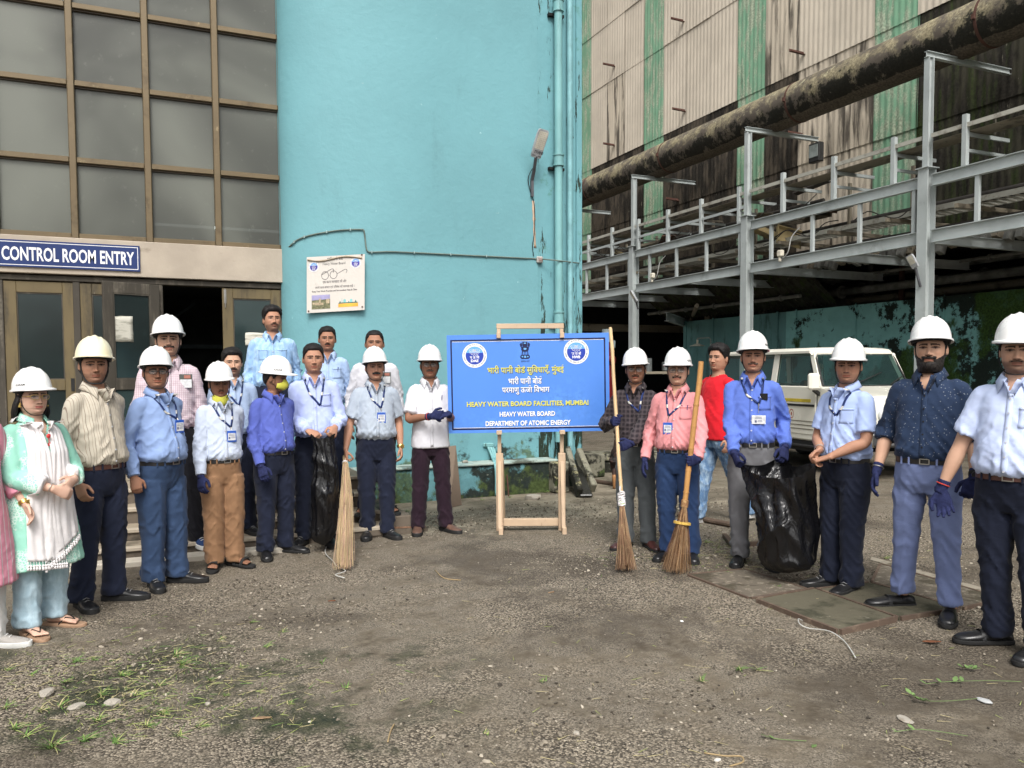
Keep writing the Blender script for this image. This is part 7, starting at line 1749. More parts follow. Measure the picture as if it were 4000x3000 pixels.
# ---- grass clippings and tufts (nobody could count them)
def grass_mesh():
    V, F, Mi = [], [], []
    def blade(x, y, a, L, w_, lean, mi, z0=0.0):
        n = len(V); dx_, dy_ = math.cos(a), math.sin(a); sx_, sy_ = -dy_*w_, dx_*w_; k = 4
        for i in range(k+1):
            t_ = i/k; r = L*(lean*t_+(1-lean)*t_*t_*.5); z = z0+L*(1-lean)*t_*(1-.45*t_)+.004; ww = (1-t_**1.6)+.06
            V.append((x+dx_*r-sx_*ww, y+dy_*r-sy_*ww, z)); V.append((x+dx_*r+sx_*ww, y+dy_*r+sy_*ww, z+.001))
        for i in range(k): F.append((n+2*i, n+2*i+1, n+2*i+3, n+2*i+2)); Mi.append(mi)
    r = random.Random(4)
    def tuft(px, py, n, L):
        p = G(px, py)
        for _ in range(n): blade(p.x+r.gauss(0, .007), p.y+r.gauss(0, .007), r.uniform(0, 6.3), L*r.uniform(.5, 1.2), .0022*r.uniform(.7, 1.3), r.uniform(.3, .9), r.choice((0, 0, 0, 1, 2)))
    for px, py, n, L in ((290, 2590, 26, .07), (370, 2580, 14, .05), (690, 2560, 24, .09), (710, 2600, 30, .11), (1040, 2530, 16, .07), (1130, 2750, 12, .05), (575, 2840, 16, .06), (700, 2880, 20, .07), (395, 2720, 26, .08), (205, 2925, 34, .13), (325, 2900, 22, .1), (455, 2905, 24, .1), (240, 2760, 18, .07), (530, 2720, 16, .08), (980, 2435, 14, .05), (1100, 2470, 10, .06), (860, 2500, 14, .06),
                         (640, 2790, 20, .07), (1255, 2590, 12, .05), (1350, 2690, 14, .06), (940, 2610, 12, .05), (20, 2770, 18, .08), (100, 2880, 16, .09), (120, 2640, 12, .06), (2890, 2620, 30, .07), (2960, 2620, 16, .06), (2740, 2660, 16, .06), (2120, 2665, 14, .045), (3180, 2350, 14, .05), (2840, 2240, 18, .05), (2130, 1925, 20, .10), (2090, 1935, 14, .07), (1990, 1945, 16, .08), (1880, 1955, 14, .06), (2330, 1850, 24, .12), (2420, 1800, 24, .12), (2380, 1780, 20, .1), (1640, 2010, 16, .07), (1590, 2000, 18, .08), (480, 2640, 22, .07), (820, 2660, 18, .06), (380, 2820, 24, .08), (160, 2780, 18, .07), (60, 2850, 24, .09), (620, 2680, 18, .06), (780, 2840, 18, .06), (30, 2620, 14, .05), (250, 2670, 22, .07), (880, 2720, 14, .05), (3460, 2185, 22, .06), (3250, 2190, 14, .05), (3820, 2140, 16, .05), (2700, 2140, 30, .07), (2760, 2120, 26, .07), (3260, 2140, 18, .06), (1900, 2870, 8, .04), (3030, 2295, 14, .05)):
        tuft(px, py, n, L)
    for _ in range(1500):
        px = r.gauss(560, 330); py = r.gauss(2690, 130)
        if py < 2380 or px < -300: continue
        p = G(px, py); blade(p.x, p.y, r.uniform(0, 6.3), r.uniform(.02, .08), .0015, .97, r.choice((0, 1, 1, 2, 2)))
    for _ in range(700):
        px = r.gauss(2850, 260); py = r.gauss(2150, 45); p = G(px, py); blade(p.x, p.y, r.uniform(0, 6.3), r.uniform(.03, .09), .0018, .94, r.choice((0, 1, 2, 2)))
    for _ in range(260):
        px = r.uniform(1500, 4000); py = r.uniform(2250, 2990); p = G(px, py); blade(p.x, p.y, r.uniform(0, 6.3), r.uniform(.02, .07), .0014, .97, r.choice((1, 2, 2)))
    me = bpy.data.meshes.new('grass'); me.from_pydata(V, [], F)
    for c_ in ((.11, .20, .05), (.26, .30, .10), (.38, .33, .18)): me.materials.append(plain('grass_%d' % int(c_[0]*1000), c_, .7, .2, 0, .25, 9))
    me.polygons.foreach_set('material_index', Mi); smooth_angle(me); return me
tag(link('grass', grass_mesh()), 'short cut grass and tufts scattered over the soil', 'grass', kind='stuff')

# ---- loose gravel as instances
def gravel():
    rg_ = np.random.RandomState(3); n = 90000
    x = rg_.uniform(-5.5, 9, n); y = 1.5+rg_.rand(n)**1.25*7.0
    q = np.stack([x*.55, y*.55, x*0], 1); m = vnoise(q, 12)*.6+vnoise(q*3.1, 13)*.4
    la = x*.915-y*.404; lb = x*.404+y*.915; left = sstep(-la, -.1, .7)*sstep(-lb, -4.9, -4.2)*.2+sstep(la, .8, 1.8)*sstep(-lb, -4.6, -3.9)*.12; keep = rg_.rand(n) < np.clip((m-.36-left)*4.5, .07, 1)
    x, y = x[keep], y[keep]
    me = bpy.data.meshes.new('gravel'); me.from_pydata(np.stack([x, y, np.full_like(x, .001)], 1).tolist(), [], [])
    s_ = rg_.lognormal(-5.15, .42, len(x)).clip(.0022, .017)
    a = me.attributes.new('size', 'FLOAT', 'POINT'); a.data.foreach_set('value', s_.astype(np.float32))
    o = link('gravel', me); tag(o, 'loose grey and tan gravel strewn over the yard', 'gravel', kind='stuff')
    t = NT('gravel_stone'); oi = t.n('ShaderNodeObjectInfo'); r_ = t.n('ShaderNodeValToRGB'); e = r_.color_ramp.elements
    e[0].position = 0; e[0].color = (.045, .038, .03, 1); e[1].position = 1; e[1].color = (.46, .41, .33, 1)
    for p_, c_ in ((.3, (.10, .085, .066, 1)), (.6, (.19, .162, .125, 1)), (.85, (.27, .235, .185, 1))): k = e.new(p_); k.color = c_
    t.l(oi.outputs['Random'], r_.inputs[0]); mt = t.done(r_.outputs[0], .85, .25)
    ng = bpy.data.node_groups.new('gravel_scatter', 'GeometryNodeTree'); ng.interface.new_socket('Geometry', in_out='INPUT', socket_type='NodeSocketGeometry'); ng.interface.new_socket('Geometry', in_out='OUTPUT', socket_type='NodeSocketGeometry')
    N = ng.nodes.new; gi, go = N('NodeGroupInput'), N('NodeGroupOutput'); ic = N('GeometryNodeMeshIcoSphere'); ic.inputs['Radius'].default_value = 1; ic.inputs['Subdivisions'].default_value = 1
    sp = N('GeometryNodeSetPosition'); rv = N('FunctionNodeRandomValue'); rv.data_type = 'FLOAT_VECTOR'; rv.inputs[0].default_value = (-.28,)*3; rv.inputs[1].default_value = (.28,)*3
    sm = N('GeometryNodeSetMaterial'); sm.inputs['Material'].default_value = mt
    io = N('GeometryNodeInstanceOnPoints'); at = N('GeometryNodeInputNamedAttribute'); at.data_type = 'FLOAT'; at.inputs['Name'].default_value = 'size'
    rr = N('FunctionNodeRandomValue'); rr.data_type = 'FLOAT_VECTOR'; rr.inputs[0].default_value = (-.4, -.4, 0); rr.inputs[1].default_value = (.4, .4, 6.28)
    rs2 = N('FunctionNodeRandomValue'); rs2.data_type = 'FLOAT_VECTOR'; rs2.inputs[0].default_value = (.7, .6, .35); rs2.inputs[1].default_value = (1.4, 1.0, .7); rs2.inputs['Seed'].default_value = 5
    vm = N('ShaderNodeVectorMath'); vm.operation = 'SCALE'; L = ng.links.new
    L(ic.outputs['Mesh'], sp.inputs['Geometry']); L(rv.outputs[0], sp.inputs['Offset']); L(sp.outputs[0], sm.inputs['Geometry']); L(gi.outputs[0], io.inputs['Points']); L(sm.outputs[0], io.inputs['Instance'])
    L(rr.outputs[0], io.inputs['Rotation']); L(rs2.outputs[0], vm.inputs[0]); L(at.outputs[0], vm.inputs['Scale']); L(vm.outputs[0], io.inputs['Scale']); L(io.outputs[0], go.inputs[0])
    md = o.modifiers.new('scatter', 'NODES'); md.node_group = ng
gravel()

# ---- brooms
M_CANE = layered('pale_cane', (.50, .36, .20), [dict(c=(.25, .16, .08), s=7, lo=.58, hi=.7, o=.6, st=(1, 1, .3))], rough=.55, local=False)
M_BAMB = layered('bamboo_pole', (.42, .22, .075), [dict(c=(.2, .09, .03), s=7, lo=.55, hi=.7, o=.6)], rough=.45)
def broom(label, top, neck, bot, r0, n, R_, mat_s, mat_b, seed, bind, knot=None):
    extra_m = [plain('bristle_dark', (.14, .07, .035), .8), plain('bristle_light', (.46, .31, .18), .8)]
    o = thing('broom', label, 'broom', (0, 0, 0)); ax = (bot-top).normalized()
    b = B(); k = 7; pts = [top.lerp(neck+ax*.06, i/k)+Vector((math.sin(i*2.1)*.004, math.cos(i*1.7)*.004, 0)) for i in range(k+1)]
    b.tube(pts, [r0*(1+.06*math.sin(i*3)) for i in range(k+1)], 12); b.build('handle', mat_s, o, smooth=60)
    for i in range(1, k):
        b = B(); b.tube([pts[i]-ax*.006, pts[i]+ax*.006], r0*1.12, 12); b.build('node_ring', mat_s, o, smooth=60)
    r = random.Random(seed); b = B(); L = (bot-neck).length; u = ax.orthogonal().normalized(); v = ax.cross(u)
    for i in range(n):
        b.cur = i % 3; a = r.uniform(0, 6.283); q = math.sqrt(r.random()); rad0 = r0*1.15*q; rad1 = R_*q*r.uniform(.75, 1.1); s_ = neck+u*math.cos(a)*rad0+v*math.sin(a)*rad0*.8; e = neck+ax*L*r.uniform(.9, 1.0)+u*math.cos(a)*rad1+v*math.sin(a)*rad1*.62
        if e.z < .006: e.z = .006+r.random()*.01
        m_ = s_.lerp(e, .5)+ (u*math.cos(a)+v*math.sin(a))*(-.006)+Vector((r.gauss(0, .004), r.gauss(0, .004), 0))
        b.tube([s_, m_, e], [.0016, .0015, .0009], 3, caps=False)
    tag(b.build('bristles', [mat_b]+extra_m, o, smooth=180, fixn=False), kind='stuff')
    for t_, hw, m in bind:
        b = B(); c_ = neck+ax*t_; rr = r0*1.25+(R_-r0)*max(0, t_/L)*.8; b.tube([c_-ax*hw, c_-ax*hw*.9, c_+ax*hw*.9, c_+ax*hw], [rr*.9, rr*1.12, rr*1.12, rr*.9], 16); b.build('binding', m, o, smooth=50)
    if knot:
        b = B()
        for q in range(9):
            c_ = neck+ax*(-.07+q*.013); b.tube([c_+u*math.cos(t_)*r0*(1.7+.3*math.sin(q*2))+v*math.sin(t_)*r0*1.7+ax*.008*math.sin(t_*2+q) for t_ in [2*PI*j/12 for j in range(13)]], .007, 6, caps=False)
        b.tube([neck-ax*.09, neck-ax*.12+u*.03, neck-ax*.09+u*.045, neck-ax*.05+u*.03], .006, 6); b.build('white_cord', plain('white_cord', (.6, .58, .58), .9), o, smooth=180)
    return o
M_STRAW1 = layered('reddish_straw', (.36, .215, .135), [dict(c=(.5, .38, .2), s=30, lo=.5, hi=.6, o=.7)], rough=.8)
M_STRAW2 = layered('dark_straw', (.22, .115, .055), [dict(c=(.42, .27, .12), s=30, lo=.5, hi=.6, o=.7)], rough=.8)
M_STRAW3 = layered('pale_straw', (.66, .50, .32), [dict(c=(.5, .30, .22), s=24, lo=.48, hi=.6, o=.8)], rough=.75)
nk = line_at(br1_bot, br1_top, .50)
broom('upright cane-handled broom with lime band held by the man in dark plaid', br1_top, nk, br1_bot, .0155, 330, .13, M_CANE, M_STRAW1, 1, [(.02, .018, plain('lime_band', (.32, .62, .06), .5))], True)
nk = line_at(br2_bot, br2_top, .50); e2 = G(2632, 2238); e2.z = .0
o = broom('bamboo-handled fan broom held by the man in salmon pink', br2_top, nk, nk.lerp(e2, 1.0), .021, 420, .19, M_BAMB, M_STRAW2, 2, [(.13, .010, plain('yellow_twine', (.55, .36, .08), .8)), (-.02, .03, M_STRAW2)])
P12 = C[12]; g_ = toW(P12, (-.295, -.13, .75)); e_ = G(1342, 2232)
o = thing('straw_bundle', 'handleless bundle of long pale straw held by the man in striped shirt', 'broom', (0, 0, 0)); r = random.Random(5); b = B(); ax = (e_-g_).normalized(); u = ax.orthogonal().normalized(); v = ax.cross(u)
for i in range(210):
    b.cur = i % 3; a = r.uniform(0, 6.283); q = math.sqrt(r.random()); s_ = g_-ax*(.03+.03*r.random())+(u*math.cos(a)+v*math.sin(a))*.019*q; e = e_-ax*.16*r.random()+(u*math.cos(a)*.07+v*math.sin(a)*.06)*q*r.uniform(.6, 1.1)+Vector((r.gauss(0, .02), 0, 0))
    if e.z < .006: e.z = .006+r.random()*.015
    m_ = s_.lerp(e, .45)+(u*math.cos(a)+v*math.sin(a))*.012*q+Vector((.012+r.gauss(0, .006), 0, 0)); b.tube(curve([s_, m_, e], 3), .0016, 3, caps=False)
tag(b.build('straws', [M_STRAW3, plain('pink_straw', (.55, .36, .27), .8), plain('yellow_straw', (.62, .50, .28), .7)], o, smooth=180, fixn=False), kind='stuff')
b = B(); b.tube([g_+ax*.03, g_+ax*.05], .027, 12); b.build('binding', plain('white_cord', (.6, .58, .58), .9), o)

# ---- black rubbish bags
def bag_mat():
    t = NT('black_bag_plastic'); p = t.pos(); n1 = t.noise(t.pos(False, (1.3, 1.3, .5)), 5, 2, .5, 2.5); n2 = t.noise(t.pos(False, (1.6, 1.6, .6)), 15, 2, .5, 2.0)
    r1 = t.mth('ABSOLUTE', t.mth('SUBTRACT', n1, .5)); r2 = t.mth('ABSOLUTE', t.mth('SUBTRACT', n2, .5))
    t.bump(t.mth('ADD', t.mth('MULTIPLY', r1, 2.0), t.mth('MULTIPLY', r2, .5)), .35, .03)
    return t.done((.005, .005, .006), .20, .5)
M_BAG = bag_mat()
def bagmesh(top, prof_, bot, nang, nlev, seed, amp):
    """top(a) -> point on the mouth; prof_(u, a) -> point on the body"""
    P_ = np.zeros((nlev, nang, 3))
    for i in range(nlev):
        for j in range(nang): P_[i, j] = prof_(i/(nlev-1), 2*PI*j/nang)
    flat = P_.reshape(-1, 3); c_ = P_.mean(1, keepdims=True); d_ = P_-c_; d_[..., 2] *= .2; L = np.linalg.norm(d_, axis=2, keepdims=True)+1e-6; d_ /= L
    r1 = 1-np.abs(2*vnoise(flat*np.array([6, 6, 2.6])+flat[:, [2, 0, 1]]*3.0, seed)-1); r2 = 1-np.abs(2*vnoise(flat*np.array([14, 14, 5])+flat[:, [2, 0, 1]]*7, seed+1)-1)
    k = ((r1**3-.3)*amp+(r2**3-.3)*amp*.4).reshape(nlev, nang, 1)
    P_ = P_+d_*k; idx = np.arange(nlev*nang).reshape(nlev, nang)
    F = [(idx[i, j], idx[i, (j+1) % nang], idx[i+1, (j+1) % nang], idx[i+1, j]) for i in range(nlev-1) for j in range(nang)]
    b = B(); b.add(P_.reshape(-1, 3).tolist(), F); b.f.append(tuple(int(q) for q in idx[-1][::-1])); b.m.append(0); return b
A_, B2_, C_ = BG_A, BG_B, BG_C
Bb = G(1684*K, 1234*K); cen = Vector(((A_.x+C_.x)/2+.04, (A_.y+C_.y)/2-.05, 0)); rt = Vector((math.cos(R(YAW)), -math.sin(R(YAW)), 0)); fw = Vector((math.sin(R(YAW)), math.cos(R(YAW)), 0))
Fr = (A_+C_)/2+rt*.02-fw*.16+Vector((0, 0, -.085)); D_ = (A_+B2_)/2+Vector((0, 0, -.03)); E_ = (B2_+C_)/2+fw*.05+Vector((0, 0, -.05))
mouth = [A_, A_*.5+Fr*.5+Vector((0, 0, -.03))-fw*.03, Fr, Fr*.5+C_*.5+Vector((0, 0, -.028))-fw*.03, C_, E_, B2_, D_]
mc = [Vector(q) for q in curve([tuple(p) for p in mouth+[mouth[0]]], 8)][:-1]; NA = 96
def mp(a):
    t_ = a/(2*PI)*len(mc); i = int(t_) % len(mc); return mc[i].lerp(mc[(i+1) % len(mc)], t_-int(t_))
zbot = .075
def pf(u_, a):
    m_ = mp(a); z0 = m_.z; al = a-.2
    body = cen+(-fw*math.sin(a)*1.0)*.17+(-rt*math.cos(a))*.235
    body = cen+rt*.045*u_-rt*math.cos(a)*(.215-.03*u_)-fw*math.sin(a)*.17
    z = z0+(zbot-z0)*u_; k = min(1, u_/.5); k = k*k*(3-2*k)
    q = Vector((m_.x, m_.y, 0)).lerp(body, k*.95); sh = 1.0 if u_ < .86 else math.sqrt(max(0, 1-((u_-.86)/.14)**2))*.8+.2*(1-(u_-.86)/.14)
    q = cen+(q-cen)*max(sh, .05)
    fold = .018*(1-u_)*math.sin(a*11+u_*3)*min(1, u_*6); d_ = (q-cen); d_ = d_.normalized() if d_.length > 1e-5 else d_
    q = q+d_*fold; return (q.x, q.y, z)
o = thing('rubbish_bag', 'large open black rubbish bag held between the royal blue and pale blue shirts', 'bag', (0, 0, 0))
ob = bagmesh(None, pf, None, NA, 70, 3, .034).build('bag', M_BAG, o, smooth=180); 
# tall narrow bag
P9 = C[9]; hA = toW(P9, (-.03, -.335, .955)); hB = toW(P9, (.115, -.335, .965)); c9 = (hA+hB)/2; c9 = Vector((c9.x, c9.y, 0)); fd9 = (Vector((-c9.x, -c9.y, 0))).normalized(); rt9 = Vector((-fd9.y, fd9.x, 0))
if rt9.dot(rt) < 0: rt9 = -rt9
def pf9(u_, a):
    ztop = c9.z+hA.z+.02*math.cos(2*a); z = ztop+(.06-ztop)*u_; w_ = np.interp(u_, [0, .06, .2, .5, .85, .95, 1], [.085, .075, .085, .105, .105, .08, .02]); d_ = np.interp(u_, [0, .1, .5, .9, 1], [.035, .04, .07, .07, .02])
    f_ = 1+.10*math.sin(a*9+u_*2)*(1-u_*.6); q = c9+rt9*(math.cos(a)*w_*f_+.012*math.sin(u_*5))+fd9*(math.sin(a)*d_*f_); return (q.x, q.y, z)
o = thing('rubbish_bag', 'tall narrow black rubbish bag held at the waist by the lavender-shirted man', 'bag', (0, 0, 0))
bagmesh(None, pf9, None, 72, 60, 9, .022).build('bag', M_BAG, o, smooth=180)

# ---- dupatta of the woman in mint
P1 = C[1]; hit = P1['hit']; root = P1['root']
M_DUP = fabric('white_dupatta_cloth', (.76, .73, .73))
def dup_panel(xt0, xt1, xb0, xb1, zt_, zb0, zb1, seed):
    g = B(); rows_ = []; nz_, nx_ = 46, 30
    for i in range(nz_+1):
        u_ = i/nz_; row = []
        for j in range(nx_+1):
            s_ = j/nx_; x = (xt0+(xt1-xt0)*s_)*(1-u_**.8)+(xb0+(xb1-xb0)*s_)*u_**.8; z = zt_+((zb0+(zb1-zb0)*s_)-zt_)*u_
            fo = .004*(1-abs(2*vnoise(np.array([[s_*7+u_*1.2, u_*1.0, 0]]), seed)[0]-1))*min(1, .3+u_*2)+.0025*math.sin(s_*26+u_*4+3*math.sin(u_*3))
            h = hit(max(-.18, min(.18, x)), max(z, .50), .012); row.append(Vector((x, h.y-fo, z)))
        rows_.append(row)
    g.grid(rows_); o = g.build('dupatta', M_DUP, root, smooth=180, fixn=False); md = o.modifiers.new('t', 'SOLIDIFY'); md.thickness = .003
    b = B()
    for j in range(0, nx_+1, 2):
        p = rows_[-1][j]; b.tube([p, p+Vector((0, -.004, -.025))], .0018, 5); b.sphere(p+Vector((0, -.004, -.030)), .009, 8, 6); b.tube([p+Vector((0, -.004, -.033)), p+Vector((0, -.004, -.058))], [.006, .010], 7)
    tag(b.build('tassels', M_DUP, o, smooth=180), kind='stuff')
dup_panel(-.118, -.032, -.19, .05, 1.425, .53, .50, 3); dup_panel(.032, .118, -.09, .19, 1.425, .50, .66, 7)
b = B(); rows_ = []
for i in range(17):
    al = PI*(i/16)+0; x, y = .092*math.cos(al), .018+.085*math.sin(al); rows_.append([Vector((x*1.0, y-.0, 1.462)), Vector((x*1.22, y*1.12, 1.452)), Vector((x*1.42, y*1.25, 1.425))])
b.grid(rows_); o = b.build('dupatta', M_DUP, root, smooth=180, fixn=False); md = o.modifiers.new('t', 'SOLIDIFY'); md.thickness = .004
M_RED = plain('coral_pendant', (.62, .05, .05), .4)
b = B(); c_ = hit(0, 1.33, .02); b.sphere(c_, .016, 12, 8, (1, .5, 1)); b.box(c_+Vector((.004, 0, -.055)), (.018, .006, .022)); b.tube([c_+Vector((0, 0, -.016)), c_+Vector((.004, 0, -.045))], .003, 6); b.build('pendant', M_RED, root)

# ---- white jeep-like car
def cs(a, b2, z=0): return rt*a+fw*b2+Vector((0, 0, z))
HD = R(17); f_w = rt*math.sin(HD)-fw*math.cos(HD)
VA = PD(3172, 1372, 12.25); ang = math.atan2(f_w.y, f_w.x)
# local: x forward, y to the car's left, z up; the near (right) side is y = -hw
hw = .82; XA = .35                                  # roof front edge
off = Matrix.Rotation(ang, 3, 'Z') @ Vector((XA, -hw+.07, 0))
car = thing('parked_car', 'cream white boxy jeep with mirror and yellow stripe parked under the pipe rack', 'car', (VA.x-off.x, VA.y-off.y, 0), ang)
M_CAR = plain('cream_car_paint', (.74, .72, .63), .25, .5, 0, .03, 2, .02, 20); M_BLKP = plain('black_trim', (.02, .02, .02), .6, .3); M_TYRE = plain('tyre_rubber', (.018, .018, .018), .85, .2); M_RIM = plain('steel_rim', (.4, .4, .4), .4, .5, .7)
t = NT('car_glass'); t.done((.03, .06, .06), .04, .6); tr = t.n('ShaderNodeBsdfTransparent'); mx = t.n('ShaderNodeMixShader'); mx.inputs[0].default_value = .38; t.l(tr.outputs[0], mx.inputs[1]); t.l(t.b.outputs[0], mx.inputs[2]); t.l(mx.outputs[0], t.out.inputs[0]); tr.inputs[0].default_value = (.55, .72, .70, 1); M_CGL = t.m
zr = 1.88; zw1 = 1.80; zb_ = 1.30; rear = -2.35; nose = 1.72; zl = .46
def ysec(z): return hw if z < zb_ else hw-.09*(z-zb_)/(zr-zb_)
b = B()   # lower body, long prism; dark plates stand in for the shaded wheel wells
sidep = [(rear, zl), (rear, zb_), (.62, zb_), (nose-.02, 1.18), (nose, 1.1), (nose, .52), (nose-.1, zl)]
b.prism([(x, -hw, z) for x, z in sidep], (0, 0, 0), (0, 2*hw, 0)); body = b.build('body', M_CAR, car, smooth=30, bevel=.03)
b = B(); rr_ = []
for x, z0 in ((rear+.06, 1.81), (rear+.2, 1.865), (-1, 1.885), (XA-.15, 1.88), (XA, 1.855), (XA+.035, 1.82)):
    rr_.append([(x, y*(hw-.06), z0-.05*(abs(y) > .97)+.018*(1-y*y)) for y in (-1.03, -1, -.9, -.5, 0, .5, .9, 1, 1.03)]+[(x, y*(hw-.10), 1.79) for y in (1, -1)])
b.loft(rr_); b.build('roof', M_CAR, car, smooth=40)
b = B(); b.lo((rear+.1, -hw+.02, 1.80), (XA, -hw+.055, 1.835)); b.build('rain_gutter', M_CAR, car)
def pillar(xb_, xt_, w_, side):
    b = B(); y0, y1 = side*hw, side*(hw-.07); b.prism([(xb_, y0, zb_), (xb_+w_, y0, zb_), (xt_+w_, y1, 1.80), (xt_, y1, 1.80)], (0, 0, 0), (0, -side*.05, 0)); return b.build('pillar', M_CAR, car)
for sd in (-1, 1):
    for xb_, xt_, w_ in ((rear, rear+.05, .12), (-1.42, -1.40, .10), (-.60, -.58, .13), (.55, XA-.05, .085)): pillar(xb_, xt_, w_, sd)
    for xa1, xa2, xt1, xt2 in ((rear+.12, -1.42, rear+.17, -1.40), (-1.32, -.60, -1.30, -.58), (-.47, .55, -.45, XA-.05)):
        b = B(); y0, y1 = sd*(hw-.025), sd*(hw-.092); b.add([(xa1, y0, zb_), (xa2, y0, zb_), (xt2, y1, 1.80), (xt1, y1, 1.80)], [(0, 1, 2, 3)]); 
        if sd < 0 or True: b.build('side_window', M_CGL, car, smooth=None)
        b = B()
        for p, q in (((xa1, y0, zb_), (xa2, y0, zb_)), ((xa2, y0, zb_), (xt2, y1, 1.80)), ((xt2, y1, 1.80), (xt1, y1, 1.80)), ((xt1, y1, 1.80), (xa1, y0, zb_))): b.bar(p, q, .014, .014)
        b.build('window_seal', M_BLKP, car)
b = B(); ws = [(.66, -hw+.04, zb_+.0), (.66, hw-.04, zb_+.0), (XA+.02, hw-.10, 1.80), (XA+.02, -hw+.10, 1.80)]; b.add(ws, [(0, 1, 2, 3)]); wsd = b.build('windshield', M_CGL, car, smooth=None)
b = B()
for i in range(4): b.bar(ws[i], ws[(i+1) % 4], .028, .02)
b.build('window_seal', M_BLKP, car)
b = B(); b.bar((.69, -.25, zb_+.02), (.60, .32, zb_+.2), .014, .012); b.bar((.69, .42, zb_+.02), (.6, .75, zb_+.16), .014, .012); b.build('wiper', M_BLKP, car)
# door lines, moulding, stripe, step
for x in (-.53, -1.37, .58):
    b = B(); b.lo((x-.006, -hw-.004, .52), (x+.006, -hw+.002, zb_-.02)); b.build('door_gap', M_BLKP, car)
for xa1, xa2 in ((-.51, .56), (-1.35, -.55)):
    b = B(); b.lo((xa1+.012, -hw-.010, .56), (xa2-.012, -hw+.001, zb_-.015), .005); d_ = b.build('door', M_CAR, car)
    b = B(); b.lo((xa1+.03, -hw-.022, .985), (xa2-.03, -hw-.0105, 1.02), .004); b.build('moulding', M_BLKP, d_)
    b = B(); b.lo((xa1+.03, -hw-.014, 1.05), (xa2-.12, -hw-.0105, 1.10)); b.build('stripe', plain('yellow_stripe', (.55, .42, .04), .4), d_)
    b = B(); b.lo((xa1+.07, -hw-.04, 1.17), (xa1+.2, -hw-.0105, 1.20), .008); b.build('handle', M_BLKP, d_)
    for z_ in (.64, .70, .76):
        b = B(); b.bar((xa1+.15+(z_-.64)*1.5, -hw-.012, z_), (xa2-.05, -hw-.012, z_), .008, .014); b.build('rib', plain('grey_decal', (.22, .20, .16), .5), d_)
b = B(); q = [(-.02+.055*math.cos(a), -hw-.0125, .86+.075*math.sin(a)) for a in [2*PI*k/20 for k in range(20)]]; q2 = [(-.02+(p[0]+.02)*.8, p[1], .86+(p[2]-.86)*.8) for p in q]; b.grid([q+[q[0]], q2+[q2[0]]]); b.grid([[(-.02+(p[0]+.02)*.3, p[1]-.001, .86+(p[2]-.86)*.4) for p in q+[q[0]]], [(-.02, -hw-.0135, .86)]*21]); b.build('round_decal', plain('maroon_decal', (.35, .08, .06), .5), car, smooth=None, fixn=False)
b = B(); b.lo((-1.4, -hw-.06, .36), (.75, -hw+.1, .40), .01); b.lo((-1.3, -hw+.02, .30), (.8, hw-.02, .455)); b.build('side_step', M_BLKP, car)
# mirrors
for sd in (-1, 1):
    b = B(); c_ = Vector((.70, sd*(hw+.16), 1.37)); b.box(c_, (.09, .19, .25), None, .03); m_ = b.build('mirror', M_CAR, car); b = B(); b.bar(c_+Vector((0, 0, -.12)), (.62, sd*hw, 1.18), .04, .05); b.build('mirror_arm', M_BLKP, m_)
# wheels, front
for x, y in ((1.12, -hw+.10), (1.12, hw-.10), (-1.72, -hw+.10), (-1.72, hw-.10)):
    b = B(); sgn = -1 if y < 0 else 1
    prof_ = [(.22, -.09), (.33, -.10), (.355, -.07), (.36, 0), (.355, .07), (.33, .10), (.22, .09)]
    b.loft([[(x+r_*math.cos(2*PI*k/32), y+w_, .36+r_*math.sin(2*PI*k/32)) for k in range(32)] for r_, w_ in prof_], True, False); wh = b.build('wheel', M_TYRE, car, smooth=40)
    b = B(); b.cyl((x, y-.05*sgn*-1, .36), (x, y+.07*sgn, .36), .225, 24); b.cyl((x, y+.07*sgn, .36), (x, y+.10*sgn, .36), .07, 12); b.build('rim', M_RIM, wh)
    b = B(); n = 14; b.prism([(x+.42*math.cos(PI*k/n), -hw-.006 if sgn < 0 else hw-.02, .42+.42*math.sin(PI*k/n)) for k in range(n+1)], (0, 0, 0), (0, .026, 0)); b.build('wheel_well_shade', M_BLKP, car)  # black half disc laid on the body as the wheel well's shade
b = B()
for k in range(7): b.lo((nose-.01, -.45+k*.15-.05, .80), (nose+.02, -.45+k*.15+.05, 1.05), .01)
b.build('grille', M_BLKP, car)
for y in (-.62, .62):
    b = B(); b.cyl((nose-.02, y, .93), (nose+.035, y, .93), .11, 24); b.build('headlight', plain('lamp_glass', (.6, .62, .62), .1, .6), car, smooth=40)
b = B(); b.lo((nose+.0, -hw, .48), (nose+.14, hw, .68), .03); b.build('bumper', plain('grey_bumper', (.12, .12, .12), .6), car)
b = B(); b.lo((-.15, -.62, .75), (.05, -.2, 1.38), .05); b.lo((-.15, -.62, .70), (.35, -.2, .85), .05); b.lo((-.1, -.5, 1.38), (-.02, -.32, 1.55), .03); b.lo((-.15, .2, .7), (.05, .62, 1.38), .05); b.lo((.45, -.75, .9), (.62, .75, 1.2), .04); b.build('seat', plain('dark_upholstery', (.03, .03, .032), .8), car)
b = B(); b.tube([(.30+.02*math.sin(a), -.4+.18*math.cos(a), 1.18+.18*math.sin(a)) for a in [2*PI*k/20 for k in range(21)]], .014, 8); b.build('steering_wheel', M_BLKP, car)
